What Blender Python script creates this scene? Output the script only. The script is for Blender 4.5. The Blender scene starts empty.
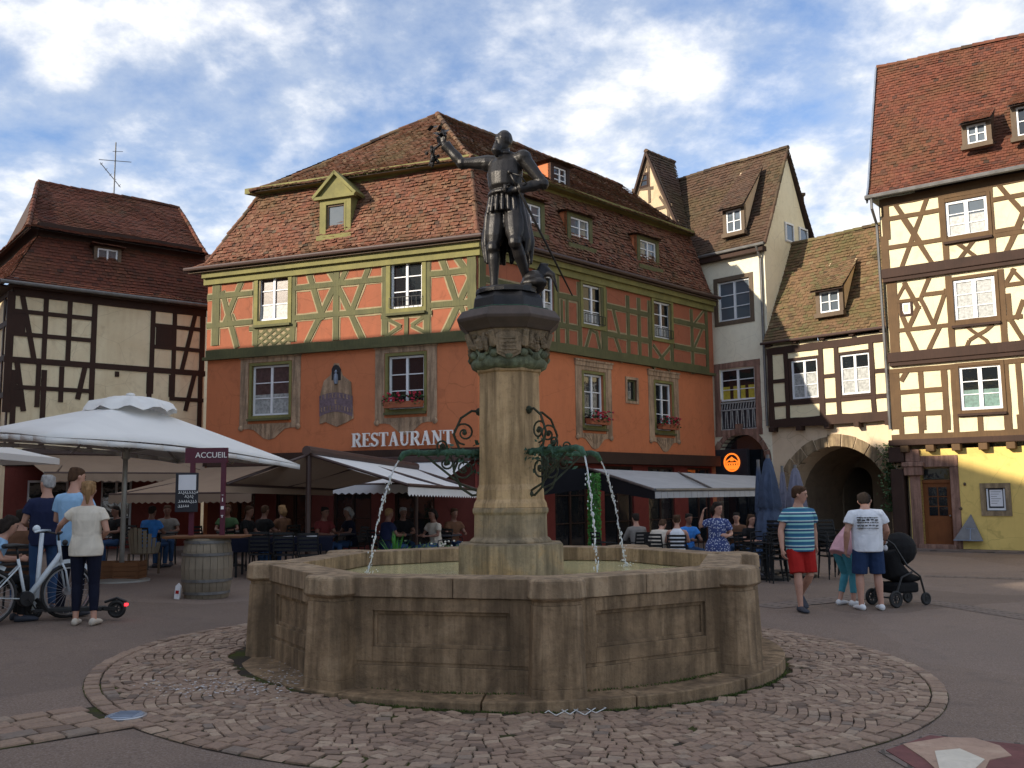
import bpy, bmesh, math, random
from math import sin, cos, pi, radians, atan2, sqrt, tan
from mathutils import Vector, Matrix
random.seed(7)
R_ = random.Random(11)
scene = bpy.context.scene
COL = scene.collection
W, H = 1024, 768
FOC = 940.0
CAMZ = 1.7
TILT = math.atan(109 / FOC)
ROLL = radians(0.6)
# ---------------------------------------------------------------- camera
_fw = Vector((0, cos(TILT), sin(TILT))); _r0 = Vector((1, 0, 0)); _u0 = Vector((0, -sin(TILT), cos(TILT)))
RT = _r0 * cos(ROLL) - _u0 * sin(ROLL)
UP = _r0 * sin(ROLL) + _u0 * cos(ROLL)
EYE = Vector((0, 0, CAMZ))
cam_d = bpy.data.cameras.new('camera'); cam = bpy.data.objects.new('camera', cam_d); COL.objects.link(cam)
cam_d.sensor_width = 36; cam_d.lens = FOC * 36 / W; cam_d.clip_end = 2000; cam_d.clip_start = .1
bk = -_fw
cam.matrix_world = Matrix(((RT.x, UP.x, bk.x, 0), (RT.y, UP.y, bk.y, 0), (RT.z, UP.z, bk.z, CAMZ), (0, 0, 0, 1)))
scene.camera = cam

def ray(px, py):
    return RT * ((px - 512) / FOC) + UP * ((384 - py) / FOC) + _fw
def zg(x):
    return min(.18, -.03 * x) if x < 0 else max(-.09, -.015 * x)
def ground(px, py, dz=0):
    d = ray(px, py); z = 0
    for _ in range(6):
        t = (z + dz - CAMZ) / d.z; p = EYE + d * t; z = zg(p.x)
    return Vector((p.x, p.y, z + dz))
def at_y(px, py, Y):
    d = ray(px, py); return EYE + d * (Y / d.y)
class Fac:
    """a vertical plane: s along it to the right, y into it, z up"""
    def __init__(f, o, d):
        f.o = Vector((o[0], o[1])); f.d = Vector((d[0], d[1])).normalized(); f.n = Vector((-f.d.y, f.d.x))
    def q(f, px, py):
        d = ray(px, py); t = (f.o - Vector((0, 0))).dot(f.n) / (d.x * f.n.x + d.y * f.n.y)
        p = EYE + d * t
        return ((Vector((p.x, p.y)) - f.o).dot(f.d), p.z)
    def P(f, s, y, z):
        v = f.o + f.d * s + f.n * y
        return Vector((v.x, v.y, z))
    def shift(f, y): return Fac(f.o + f.n * y, f.d)
    def M(f, s=0, y=0, z=0):
        p = f.P(s, y, z)
        return Matrix(((f.d.x, f.n.x, 0, p.x), (f.d.y, f.n.y, 0, p.y), (0, 0, 1, p.z), (0, 0, 0, 1)))
    def s_of(f, p): return (Vector((p[0], p[1])) - f.o).dot(f.d)
def inter(a, b):
    """2D meeting point of two planes"""
    m = Matrix(((a.n.x, a.n.y), (b.n.x, b.n.y))); r = Vector((a.o.dot(a.n), b.o.dot(b.n)))
    return m.inverted() @ r
def lerp(a, b, t): return a + (b - a) * t

# ---------------------------------------------------------------- mesh builder
class MB:
    def __init__(s, M=None):
        s.v = []; s.f = []; s.mi = []; s.tn = []; s.M = M or Matrix(); s.t = .5; s.m = 0
    def add(s, vs, fs, m=None):
        b = len(s.v); s.v.extend([s.M @ Vector(v) for v in vs])
        for f in fs:
            s.f.append([b + i for i in f]); s.mi.append(s.m if m is None else m); s.tn.append(s.t)
        return s
    def box(s, x0, x1, y0, y1, z0, z1, m=None):
        return s.add([(x0, y0, z0), (x1, y0, z0), (x1, y1, z0), (x0, y1, z0), (x0, y0, z1), (x1, y0, z1), (x1, y1, z1), (x0, y1, z1)],
              [(0, 3, 2, 1), (4, 5, 6, 7), (0, 1, 5, 4), (1, 2, 6, 5), (2, 3, 7, 6), (3, 0, 4, 7)], m)
    def prism(s, poly, y0, y1, m=None):
        """polygon in (x,z), extruded along y"""
        n = len(poly)
        return s.add([(p[0], y0, p[1]) for p in poly] + [(p[0], y1, p[1]) for p in poly],
              [tuple(range(n)), tuple(range(2 * n - 1, n - 1, -1))] + [(i, i + n, (i + 1) % n + n, (i + 1) % n) for i in range(n)], m)
    def vprism(s, poly, z0, z1, m=None, poly2=None):
        n = len(poly); q = poly2 or poly
        return s.add([(p[0], p[1], z0) for p in poly] + [(p[0], p[1], z1) for p in q],
              [tuple(range(n - 1, -1, -1)), tuple(range(n, 2 * n))] + [(i, (i + 1) % n, (i + 1) % n + n, i + n) for i in range(n)], m)
    def beam(s, a, b, w, y0=-.03, y1=.02, m=None):
        """bar between two (s,z) points lying on a facade"""
        a = Vector(a); b = Vector(b); d = (b - a)
        if d.length < 1e-5: return s
        ln = d.length; d.normalize(); n = Vector((-d.y, d.x)) * w / 2
        if ln > .45 and w > .06 and WOB[0]:
            k = max(2, int(ln / .32)); up_, lo_ = [], []; dr = 0
            for i in range(k + 1):
                dr = dr * .7 + R_.uniform(-.009, .009) * (0 < i < k); c = a.lerp(b, i / k) + n.normalized() * dr; ww = 1 + R_.uniform(-.09, .07)
                up_.append(c + n * ww); lo_.append(c - n * ww)
            for i in range(k): s.prism([up_[i], lo_[i], lo_[i + 1], up_[i + 1]], y0, y1, m)
            return s
        return s.prism([a + n, a - n, b - n, b + n], y0, y1, m)
    def bar(s, a, b, w, h=None, m=None, up=Vector((0, 0, 1))):
        a = Vector(a); b = Vector(b); h = h or w; d = (b - a).normalized()
        x = d.cross(up)
        if x.length < 1e-3: x = d.cross(Vector((1, 0, 0)))
        x.normalize(); y = x.cross(d)
        c = [x * i * w / 2 + y * j * h / 2 for i, j in ((-1, -1), (1, -1), (1, 1), (-1, 1))]
        return s.add([a + k for k in c] + [b + k for k in c], [(3, 2, 1, 0), (4, 5, 6, 7), (0, 1, 5, 4), (1, 2, 6, 5), (2, 3, 7, 6), (3, 0, 4, 7)], m)
    def tube(s, pts, r, n=8, m=None, cap=True):
        pts = [Vector(p) for p in pts]; k = len(pts)
        rs = r if isinstance(r, (list, tuple)) else [r] * k
        up = None; V = []
        for i, p in enumerate(pts):
            d = (pts[min(i + 1, k - 1)] - pts[max(i - 1, 0)])
            if d.length < 1e-7: d = Vector((0, 0, 1))
            d.normalize()
            if up is None: up = d.orthogonal().normalized()
            up = (up - d * up.dot(d))
            if up.length < 1e-4: up = d.orthogonal()
            up.normalize(); sd = d.cross(up)
            for j in range(n):
                a = 2 * pi * j / n; V.append(p + (up * cos(a) + sd * sin(a)) * rs[i])
        F = [(i * n + j, i * n + (j + 1) % n, (i + 1) * n + (j + 1) % n, (i + 1) * n + j) for i in range(k - 1) for j in range(n)]
        if cap: F += [tuple(range(n - 1, -1, -1)), tuple(range((k - 1) * n, k * n))]
        return s.add(V, F, m)
    def rings(s, rg, n=12, m=None):
        """closed loft; each ring = (centre, vecA, vecB) half axes"""
        V = []; k = len(rg)
        for c, a, b in rg:
            for j in range(n):
                t = 2 * pi * j / n; V.append(Vector(c) + Vector(a) * cos(t) + Vector(b) * sin(t))
        F = [(i * n + j, i * n + (j + 1) % n, (i + 1) * n + (j + 1) % n, (i + 1) * n + j) for i in range(k - 1) for j in range(n)]
        F += [tuple(range(n - 1, -1, -1)), tuple(range((k - 1) * n, k * n))]
        return s.add(V, F, m)
    def lathe(s, prof, n=16, c=(0, 0, 0), m=None, ph=0, sx=1, sy=1):
        V = []; k = len(prof)
        for r, z in prof:
            for j in range(n):
                a = 2 * pi * j / n + ph; V.append((c[0] + r * cos(a) * sx, c[1] + r * sin(a) * sy, c[2] + z))
        F = [(i * n + j, i * n + (j + 1) % n, (i + 1) * n + (j + 1) % n, (i + 1) * n + j) for i in range(k - 1) for j in range(n)]
        F += [tuple(range(n - 1, -1, -1)), tuple(range((k - 1) * n, k * n))]
        return s.add(V, F, m)
    def ell(s, c, rx, ry, rz, n=10, m=None, ax=None):
        k = max(5, n // 2 + 1); V = []
        A = ax or (Vector((1, 0, 0)), Vector((0, 1, 0)), Vector((0, 0, 1)))
        rg = []
        for i in range(k):
            t = -pi / 2 + pi * (i + .35) / (k - .3) if False else -pi / 2 + pi * i / (k - 1)
            rr = max(cos(t), .08)
            rg.append((Vector(c) + A[2] * rz * sin(t), A[0] * rx * rr, A[1] * ry * rr))
        return s.rings(rg, n, m)
    def wall(s, x0, x1, z0, z1, holes=(), depth=.18, y=0, m=None, rm=None):
        xs = sorted(set([x0, x1] + [min(max(h[i], x0), x1) for h in holes for i in (0, 2)]))
        zs = sorted(set([z0, z1] + [min(max(h[i], z0), z1) for h in holes for i in (1, 3)]))
        for i in range(len(xs) - 1):
            for j in range(len(zs) - 1):
                cx = (xs[i] + xs[i + 1]) / 2; cz = (zs[j] + zs[j + 1]) / 2
                if any(h[0] < cx < h[2] and h[1] < cz < h[3] for h in holes): continue
                a, b, c, d = xs[i], xs[i + 1], zs[j], zs[j + 1]
                s.add([(a, y, c), (b, y, c), (b, y, d), (a, y, d)], [(0, 1, 2, 3)], m)
        for h in holes:
            a, c, b, d = h; e = y + depth
            s.add([(a, y, c), (b, y, c), (b, y, d), (a, y, d), (a, e, c), (b, e, c), (b, e, d), (a, e, d)],
                  [(0, 4, 5, 1), (1, 5, 6, 2), (2, 6, 7, 3), (3, 7, 4, 0)], m if rm is None else rm)
        return s
    def build(s, name, mats, parent=None, smooth=False, bevel=0, fixn=False, world=False, weld=False):
        me = bpy.data.meshes.new(name)
        V = s.v
        if parent is not None and world:
            inv = MW[parent.name].inverted(); V = [inv @ v for v in V]
        me.from_pydata([tuple(v) for v in V], [], s.f)
        if not isinstance(mats, (list, tuple)): mats = [mats]
        for mt in mats: me.materials.append(mt)
        me.polygons.foreach_set('material_index', [min(i, len(mats) - 1) for i in s.mi])
        if smooth: me.polygons.foreach_set('use_smooth', [True] * len(s.f))
        me.update()
        if weld:
            bm = bmesh.new(); bm.from_mesh(me); bmesh.ops.remove_doubles(bm, verts=bm.verts, dist=.0005); bm.to_mesh(me); bm.free(); s.tn = [.5] * len(me.polygons)
        if fixn:
            bm = bmesh.new(); bm.from_mesh(me); bmesh.ops.recalc_face_normals(bm, faces=bm.faces); bm.to_mesh(me); bm.free()
        uv = me.uv_layers.new(name='UVMap'); buf = [0.0] * (2 * len(me.loops)); vs = me.vertices
        tc = me.color_attributes.new('tint', 'FLOAT_COLOR', 'CORNER'); cb = [0.0] * (4 * len(me.loops))
        for k, p in enumerate(me.polygons):
            n = p.normal
            if abs(n.z) > .94: ax = Vector((1, 0, 0)); ay = Vector((0, 1, 0))
            else:
                ax = Vector((-n.y, n.x, 0)).normalized(); ay = n.cross(ax)
            t = s.tn[k]
            for li in p.loop_indices:
                co = vs[me.loops[li].vertex_index].co
                buf[2 * li] = co.dot(ax); buf[2 * li + 1] = co.dot(ay)
                cb[4 * li] = cb[4 * li + 1] = cb[4 * li + 2] = t; cb[4 * li + 3] = 1
        uv.data.foreach_set('uv', buf); tc.data.foreach_set('color', cb)
        o = bpy.data.objects.new(name, me); COL.objects.link(o)
        if parent is not None: o.parent = parent
        if bevel:
            b = o.modifiers.new('bevel', 'BEVEL'); b.width = bevel; b.segments = 2; b.limit_method = 'ANGLE'; b.angle_limit = radians(40)
        return o
MW = {}; WOB = [True]
def tag(o, label=None, cat=None, group=None, kind=None):
    if label: o['label'] = label
    if cat: o['category'] = cat
    if group: o['group'] = group
    if kind: o['kind'] = kind
    return o
def empty(name, M, label=None, cat=None, group=None):
    o = bpy.data.objects.new(name, None); COL.objects.link(o)
    if not isinstance(M, Matrix): M = Matrix.Translation(M)
    o.matrix_world = M; o.empty_display_size = .2; MW[o.name] = M.copy()
    return tag(o, label, cat, group)
def TR(x, y, z=None, rz=0, s=1):
    return Matrix.Translation((x, y, zg(x) if z is None else z)) @ Matrix.Rotation(rz, 4, 'Z') @ Matrix.Scale(s, 4)
def copy_tree(o, parent=None, M=None):
    c = o.copy(); COL.objects.link(c)
    if parent is not None: c.parent = parent
    if M is not None: c.matrix_world = M; MW[c.name] = M.copy()
    for ch in list(o.children): copy_tree(ch, c)
    return c

# ---------------------------------------------------------------- materials
def sr(r, g, b):
    f = lambda c: (c / 255 / 12.92) if c / 255 <= .04045 else ((c / 255 + .055) / 1.055) ** 2.4
    return (f(r), f(g), f(b))
def hx(c): return (c[0], c[1], c[2], 1)
class N:
    def __init__(s, name):
        s.m = bpy.data.materials.new(name); s.m.use_nodes = True; s.t = s.m.node_tree; s.n = s.t.nodes; s.n.clear()
        s.out = s.n.new('ShaderNodeOutputMaterial'); s.p = s.n.new('ShaderNodeBsdfPrincipled')
        s.t.links.new(s.p.outputs[0], s.out.inputs[0])
    def __call__(s, typ, ins=None, **kw):
        x = s.n.new('ShaderNode' + typ)
        for k, v in kw.items(): setattr(x, k, v)
        for k, v in (ins or {}).items(): s.set(x.inputs[k], v)
        return x
    def set(s, sock, v):
        if hasattr(v, 'is_output') or isinstance(v, bpy.types.NodeSocket): s.t.links.new(v, sock)
        elif isinstance(v, bpy.types.Node): s.t.links.new(v.outputs[0], sock)
        else: sock.default_value = v
    def obj(s, scale=(1, 1, 1), kind='Object'):
        tc = s('TexCoord'); mp = s('Mapping', {'Vector': tc.outputs[kind], 'Scale': scale}); return mp.outputs[0]
    def noise(s, vec, scale, detail=4, rough=.55, dist=0):
        return s('TexNoise', {'Vector': vec, 'Scale': scale, 'Detail': detail, 'Roughness': rough, 'Distortion': dist}).outputs['Fac']
    def ramp(s, fac, stops):
        r = s('ValToRGB', {'Fac': fac}); e = r.color_ramp.elements
        while len(e) < len(stops): e.new(.5)
        for x, (p, c) in zip(e, stops): x.position = p; x.color = hx(c) if len(c) == 3 else c
        return r.outputs[0]
    def mix(s, fac, a, b, mode='MIX'):
        x = s('Mix', data_type='RGBA', blend_type=mode)
        s.set(x.inputs[0], fac); s.set(x.inputs[6], hx(a) if isinstance(a, tuple) else a); s.set(x.inputs[7], hx(b) if isinstance(b, tuple) else b)
        return x.outputs[2]
    def math(s, op, a, b=0.0, clamp=False):
        x = s('Math', operation=op, use_clamp=clamp); s.set(x.inputs[0], a); s.set(x.inputs[1], b); return x.outputs[0]
    def maprange(s, v, a, b, c, d):
        x = s('MapRange', {0: v, 1: a, 2: b, 3: c, 4: d}); return x.outputs[0]
    def bump(s, h, st=.3, dist=.02, nrm=None):
        x = s('Bump', {'Height': h, 'Strength': st, 'Distance': dist})
        if nrm is not None: s.set(x.inputs['Normal'], nrm)
        return x.outputs[0]
    def fin(s, col, rough=.8, normal=None, **kw):
        s.set(s.p.inputs['Base Color'], hx(col) if isinstance(col, tuple) else col)
        s.set(s.p.inputs['Roughness'], rough)
        if normal is not None: s.set(s.p.inputs['Normal'], normal)
        for k, v in kw.items(): s.set(s.p.inputs[k.replace('_', ' ')], v)
        return s.m
    def tint(s):
        a = s('Attribute', attribute_name='tint'); return s('SeparateColor', {0: a.outputs['Color']}).outputs[0]

def m_plain(name, c, rough=.7, var=.25, scale=6, bump=.1, metal=0, stretch=(1, 1, 1), c2=None, spec=.5):
    n = N(name); v = n.obj(stretch); f = n.noise(v, scale, 5, .6)
    d = c2 or tuple(x * (1 - var) for x in c); e = tuple(min(1, x * (1 + var * .6)) for x in c)
    col = n.ramp(f, [(.28, d), (.72, e)])
    f2 = n.noise(v, scale * 9, 3)
    nm = n.bump(n.math('ADD', f, f2), bump, .01) if bump else None
    return n.fin(col, rough, nm, Metallic=metal, Specular_IOR_Level=spec)
def m_plaster(name, c, dirt, amt=.5, rough=.9):
    n = N(name); v = n.obj(); f = n.noise(v, .55, 6, .65, .6); g = n.noise(v, 5, 5, .6); h = n.noise(v, 60, 2)
    streak = n.noise(n.obj((3.2, 3.2, .3)), 1.5, 6, .65); cr = n('TexVoronoi', {'Vector': n.mix(.08, v, n('TexNoise', {'Vector': v, 'Scale': 3}).outputs['Color']), 'Scale': .9}, feature='DISTANCE_TO_EDGE').outputs[0]
    col = n.mix(n.maprange(f, .42, .72, 0, amt), c, dirt)
    col = n.mix(n.maprange(streak, .5, .75, 0, amt * .7), col, dirt)
    col = n.mix(n.maprange(g, .3, .8, 0, .25), col, tuple(x * .72 for x in c))
    blot = n.noise(v, 2.1, 7, .7, .8); col = n.mix(n.maprange(blot, .54, .66, 0, amt * .55), col, tuple(x * .62 for x in dirt)); col = n.mix(n.maprange(cr, 0, .006, .35, 0), col, tuple(x * .4 for x in dirt))
    nm = n.bump(n.math('ADD', n.math('MULTIPLY', g, 1.4), h), .3, .014)
    return n.fin(col, rough, nm, Specular_IOR_Level=.25)
def m_wood(name, c, c2, rough=.75, grain=(14, 14, 1.2), bump=.3):
    n = N(name); tc = n('TexCoord'); v = n.obj()
    f = n.noise(n.obj(grain), 2.2, 6, .65, .4); g = n.noise(v, 1.6, 4)
    col = n.mix(f, c, c2); col = n.mix(n.maprange(g, .4, .75, 0, .5), col, tuple(x * .6 for x in c2))
    return n.fin(col, rough, n.bump(f, bump, .01), Specular_IOR_Level=.3)
def m_tile(name, cols, rough=.85, moss=(.09, .085, .03), mossamt=.35):
    n = N(name); t = n.tint(); v = n.obj()
    k = len(cols); col = n.ramp(t, [(i / (k - 1), c) for i, c in enumerate(cols)])
    f = n.noise(v, .7, 5, .65); g = n.noise(v, 14, 4, .6)
    col = n.mix(n.maprange(f, .45, .72, 0, mossamt), col, moss)
    col = n.mix(n.maprange(g, .35, .75, 0, .45), col, (.03, .022, .017))
    return n.fin(col, rough, n.bump(g, .35, .012), Specular_IOR_Level=.25)
def m_glass(name, c=(.012, .015, .018), rough=.04):
    n = N(name); f = n.noise(n.obj(), 2.3, 3)
    return n.fin(c, rough, n.bump(f, .35, .012), Specular_IOR_Level=1.0)
def m_fabric(name, c, rough=.85, scale=5, var=.2, bump=.35, trans=0):
    n = N(name); v = n.obj(); f = n.noise(v, scale, 3, .55, 1.2); g = n.noise(v, 260, 1)
    col = n.ramp(f, [(.3, tuple(x * (1 - var) for x in c)), (.7, c)])
    m = n.fin(col, rough, n.bump(f, bump, .04), Specular_IOR_Level=.15)
    if trans:
        tl = n('BsdfTranslucent', {'Color': hx(c)}); mx = n('MixShader', {0: trans}); n.set(mx.inputs[1], n.p.outputs[0]); n.set(mx.inputs[2], tl.outputs[0])
        n.t.links.new(mx.outputs[0], n.out.inputs[0])
    return m
def m_stone(name, c, c2, c3, bump=.5, streak=True, scale=2.2, rough=.85, zdark=None):
    n = N(name); v = n.obj(); f = n.noise(v, scale, 7, .68, .5); g = n.noise(v, 24, 5, .7)
    s_ = n.noise(n.obj((5, 5, .45)), 1.6, 5, .65)
    col = n.ramp(f, [(.3, c2), (.52, c), (.74, c3)])
    if streak: col = n.mix(n.maprange(s_, .42, .62, 0, .8), col, tuple(x * .36 for x in c))
    col = n.mix(n.maprange(g, .52, .75, 0, .45), col, tuple(x * .45 for x in c2))
    nm = n.bump(n.math('ADD', n.math('MULTIPLY', f, 1.5), n.math('MULTIPLY', g, .8)), bump, .02)
    return n.fin(col, rough, nm, Specular_IOR_Level=.3)
def m_brick(name, c, c2, joint, w, h, off=.5, bump=.5, msize=.012, rough=.85):
    """sized stones on the surface's own metre grid"""
    n = N(name); tc = n('TexCoord'); v = n.obj()
    wob = n('TexNoise', {'Vector': v, 'Scale': 2.5, 'Detail': 2}).outputs['Color']
    uv = n.mix(.02, tc.outputs['UV'], wob)
    b = n('TexBrick', {'Vector': uv, 'Color1': hx(c), 'Color2': hx(c2), 'Mortar': hx(joint), 'Scale': 1, 'Mortar Size': msize, 'Mortar Smooth': .3, 'Bias': 0, 'Brick Width': w, 'Row Height': h}, offset=off)
    f = n.noise(v, 3, 6, .65); g = n.noise(v, 30, 4, .6)
    col = n.mix(n.maprange(f, .35, .75, 0, .55), b.outputs[0], tuple(x * .5 for x in c))
    col = n.mix(n.maprange(g, .45, .8, 0, .35), col, tuple(x * .5 for x in c2))
    hgt = n.math('SUBTRACT', n.math('MULTIPLY', g, .5), b.outputs[1])
    return n.fin(col, rough, n.bump(hgt, bump, .012), Specular_IOR_Level=.3)

M = {}
M['glass'] = m_glass('window_glass')
M['glass_pale'] = m_glass('window_glass_with_sky', (.10, .12, .14), .03)
M['curtain'] = m_plain('lace_curtain', (.34, .35, .34), .4, .5, 14, .1)
M['curtain_green'] = m_plain('green_net_curtain', (.10, .20, .17), .4, .5, 14, .1)
M['curtain_rose'] = m_plain('brownish_curtain', (.085, .052, .048), .3, .5, 10, .1)
M['curtain_yellow'] = m_plain('yellow_curtain', (.45, .36, .04), .6, .3, 14, .1)
M['white'] = m_plain('white_window_paint', (.72, .73, .74), .45, .08, 8, .05)
M['orange'] = m_plaster('orange_render', (.56, .185, .080), (.42, .14, .065), .55)
M['coral'] = m_plaster('coral_infill', (.34, .112, .060), (.23, .09, .052), .7)
M['cream_line'] = m_plain('cream_trim_line', (.30, .235, .13), .8, .25)
M['green_wood'] = m_wood('olive_green_timber', (.165, .150, .058), (.055, .062, .032), bump=.6)
M['green_paint'] = m_wood('olive_cornice_paint', (.27, .24, .075), (.13, .125, .05), grain=(3, 3, 3))
M['sandtrim'] = m_stone('painted_sandstone_surround', (.42, .285, .18), (.26, .175, .115), (.52, .37, .24), .5)
M['tile_orange'] = m_tile('old_red_plain_tiles', [(.055, .036, .028), (.125, .055, .037), (.205, .076, .045), (.175, .082, .054), (.25, .125, .078), (.12, .085, .06)], mossamt=.5)
M['tile_brown'] = m_tile('weathered_brown_tiles', [(.05, .032, .025), (.12, .055, .034), (.17, .07, .04), (.13, .08, .05), (.2, .12, .07)], mossamt=.5)
M['tile_umber'] = m_tile('umber_brown_tiles', [(.035, .024, .018), (.075, .042, .028), (.105, .058, .038), (.085, .055, .038), (.13, .085, .055)], mossamt=.4)
M['tile_dark'] = m_tile('dark_red_tiles', [(.055, .024, .017), (.11, .036, .022), (.15, .045, .026), (.10, .038, .024)], mossamt=.25)
M['tile_red'] = m_tile('brick_red_tiles', [(.055, .03, .023), (.11, .042, .028), (.165, .052, .031), (.185, .062, .037), (.125, .046, .03), (.20, .078, .045)], mossamt=.35)
M['tile_moss'] = m_tile('mossy_tiles', [(.07, .05, .03), (.15, .09, .05), (.20, .12, .065), (.13, .11, .05), (.22, .16, .09)], mossamt=.65)
M['deck'] = m_plain('roof_deck', (.05, .028, .02), .9)
M['gutter'] = m_plain('grey_zinc', (.16, .155, .15), .5, .3, 4, .05, .5)
M['dark_wood'] = m_wood('dark_brown_timber', (.062, .030, .020), (.026, .014, .010))
M['brown_wood'] = m_wood('brown_oak_timber', (.155, .088, .038), (.075, .043, .021))
M['old_wood'] = m_wood('grey_brown_old_wood', (.16, .11, .07), (.09, .065, .045))
M['cream'] = m_plaster('cream_infill_render', (.80, .70, .46), (.62, .52, .32), .35)
M['white_render'] = m_plaster('off_white_render', (.80, .74, .57), (.58, .50, .35), .35)
M['dirty_white'] = m_plaster('dirty_white_infill', (.82, .73, .50), (.50, .36, .19), .45)
M['gable_render'] = m_plaster('pinkish_gable_render', (.62, .47, .31), (.42, .30, .18), .5)
M['old_plaster'] = m_plaster('sooty_old_plaster', (.26, .20, .14), (.14, .105, .075), .7)  # dark brown plaster with darker mottling, for passage and vault
M['yellow'] = m_plaster('yellow_render', (.78, .57, .18), (.60, .42, .13), .6)
M['arch_render'] = m_plaster('rose_cream_render', (.70, .55, .38), (.48, .34, .22), .5)
M['pink_stone'] = m_stone('rose_sandstone', (.30, .17, .125), (.20, .11, .085), (.36, .23, .17), .35)
M['arch_stone'] = m_stone('ochre_sandstone_blocks', (.30, .22, .13), (.20, .14, .09), (.38, .28, .17), .6)
M['red_base'] = m_plaster('dark_red_ground_floor', (.22, .045, .035), (.12, .03, .025), .4)  # red darkened so the wall colour carries the terrace shade
M['rose_base'] = m_plaster('rose_ground_floor', (.20, .055, .045), (.11, .035, .03), .4)  # rose darkened too, shade behind the awnings put into the colour
M['black'] = m_plain('black_paint', (.012, .012, .013), .5, .2)
M['dark_int'] = m_plain('dark_interior', (.012, .009, .008), .9, .3)
M['iron'] = m_plain('black_iron', (.02, .021, .022), .55, .4, 20, .1, .6)
M['basin'] = m_stone('weathered_brown_sandstone', (.28, .188, .108), (.12, .082, .050), (.43, .305, .185), .7)
M['basin_rim'] = m_stone('worn_rim_sandstone', (.34, .238, .145), (.19, .132, .082), (.48, .36, .23), .6)
M['column'] = m_stone('yellow_brown_column_sandstone', (.50, .335, .175), (.30, .20, .105), (.64, .45, .25), .45, scale=1.4)
M['plinth'] = m_stone('algae_stained_plinth', (.33, .255, .16), (.17, .14, .095), (.46, .29, .13), .5)
M['capital'] = m_stone('carved_capital_stone', (.32, .235, .145), (.16, .125, .075), (.40, .29, .18), .9, scale=9)
M['verdigris'] = m_stone('verdigris_copper', (.055, .12, .078), (.025, .05, .034), (.10, .19, .125), .6, scale=8)
M['patina'] = m_stone('green_stained_stone', (.17, .185, .11), (.085, .09, .055), (.22, .28, .18), .7, scale=9)
M['cap_stone'] = m_plain('dark_slab', (.085, .060, .047), .7, .3)
M['bronze'] = m_plain('dark_bronze', (.019, .017, .017), .42, .45, 9, .3, .45)
M['wrought'] = m_stone('green_brown_wrought_iron', (.045, .05, .03), (.025, .022, .016), (.07, .11, .07), .4, scale=12)
M['algae'] = m_plain('algae_yellow_basin', (.80, .74, .42), .8, .25, 2.5, .1)
M['skin'] = m_plain('skin', (.44, .235, .165), .55, .12, 12, .03)
M['skin_tan'] = m_plain('tanned_skin', (.19, .09, .06), .55, .12, 12, .03)  # tan darkened to stand in for shade under the awnings
for nm_, c_ in dict(hair_dark=(.022, .016, .013), hair_brown=(.07, .038, .022), hair_blond=(.27, .16, .075), hair_grey=(.32, .31, .30)).items():
    M[nm_] = m_plain(nm_, c_, .85, .4, 40, .3, stretch=(1, 1, .3), spec=.15)
for nm_, c_ in dict(cream_cloth=(.68, .62, .52), navy_cloth=(.018, .024, .062), dark_navy=(.010, .012, .026), sky_cloth=(.30, .50, .72), jeans=(.035, .075, .16), white_cloth=(.74, .76, .80),
                    red_cloth=(.36, .018, .015), denim_navy=(.022, .042, .10), pink_cloth=(.62, .36, .40), teal_cloth=(.07, .27, .33), blue_cloth=(.05, .22, .62), beige_cloth=(.56, .50, .42),
                    grey_cloth=(.22, .20, .18), black_cloth=(.014, .014, .015), brown_cloth=(.14, .07, .04), maroon_cloth=(.16, .03, .03), green_cloth=(.06, .11, .05)).items():
    M[nm_] = m_fabric(nm_, c_)
M['canvas'] = m_fabric('white_parasol_canvas', (.84, .83, .80), .8, .8, .08, .08, .12)
M['awning_white'] = m_fabric('white_awning_canvas', (.76, .76, .75), .8, 1.2, .08, .08, .05)
M['awning_beige'] = m_fabric('taupe_awning_canvas', (.34, .25, .18), .8, 1.2, .12, .1, .10)
M['awning_grey'] = m_fabric('grey_awning_canvas', (.42, .43, .44), .8, 1.2, .15, .15, .04)
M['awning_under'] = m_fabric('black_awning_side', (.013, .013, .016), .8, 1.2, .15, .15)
M['closed_canvas'] = m_fabric('slate_blue_canvas', (.075, .10, .16), .85, 4, .35, .5)
M['closed_grey'] = m_fabric('blue_grey_canvas', (.20, .20, .26), .85, 4, .35, .5)
M['brown_metal'] = m_plain('brown_powder_coat', (.055, .028, .022), .5, .15)
M['alu'] = m_plain('pale_aluminium', (.34, .33, .30), .4, .15, 6, .05, .3)
M['rubber'] = m_plain('rubber', (.012, .012, .013), .7, .2)
M['bike_paint'] = m_plain('silver_white_paint', (.60, .66, .70), .3, .08, 6, 0)
M['steel'] = m_plain('brushed_steel', (.45, .46, .48), .3, .1, 6, .05, .8)
M['burgundy'] = m_plain('burgundy_paint', (.085, .006, .022), .5, .15)
M['sign_white'] = m_plain('sign_white', (.70, .70, .72), .6, .05)
M['letter_white'] = m_plain('white_letters', (.80, .78, .74), .55, .05)
M['chalk'] = m_plain('chalk_white', (.62, .62, .60), .9, .3, 30)
M['slate'] = m_plain('chalkboard_black', (.014, .014, .02), .6, .3)
M['crate_wood'] = m_wood('brown_planks', (.20, .085, .032), (.10, .042, .018), grain=(1.5, 1.5, 14))
M['door_wood'] = m_wood('varnished_door_wood', (.24, .085, .025), (.13, .042, .014))
M['lead'] = m_plain('lead_flashing', (.22, .26, .33), .45, .25, 3, .1, .3)
M['terracotta'] = m_plain('terracotta', (.36, .11, .05), .8)
M['leaf'] = m_plain('leaf_green', (.05, .10, .03), .6, .5, 20)
M['leaf_bright'] = m_plain('bright_leaf', (.04, .20, .02), .6, .5, 20)
M['petal'] = m_plain('red_petals', (.42, .012, .04), .6, .3)
M['petal_white'] = m_plain('white_petals', (.62, .60, .50), .6, .3)
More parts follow.
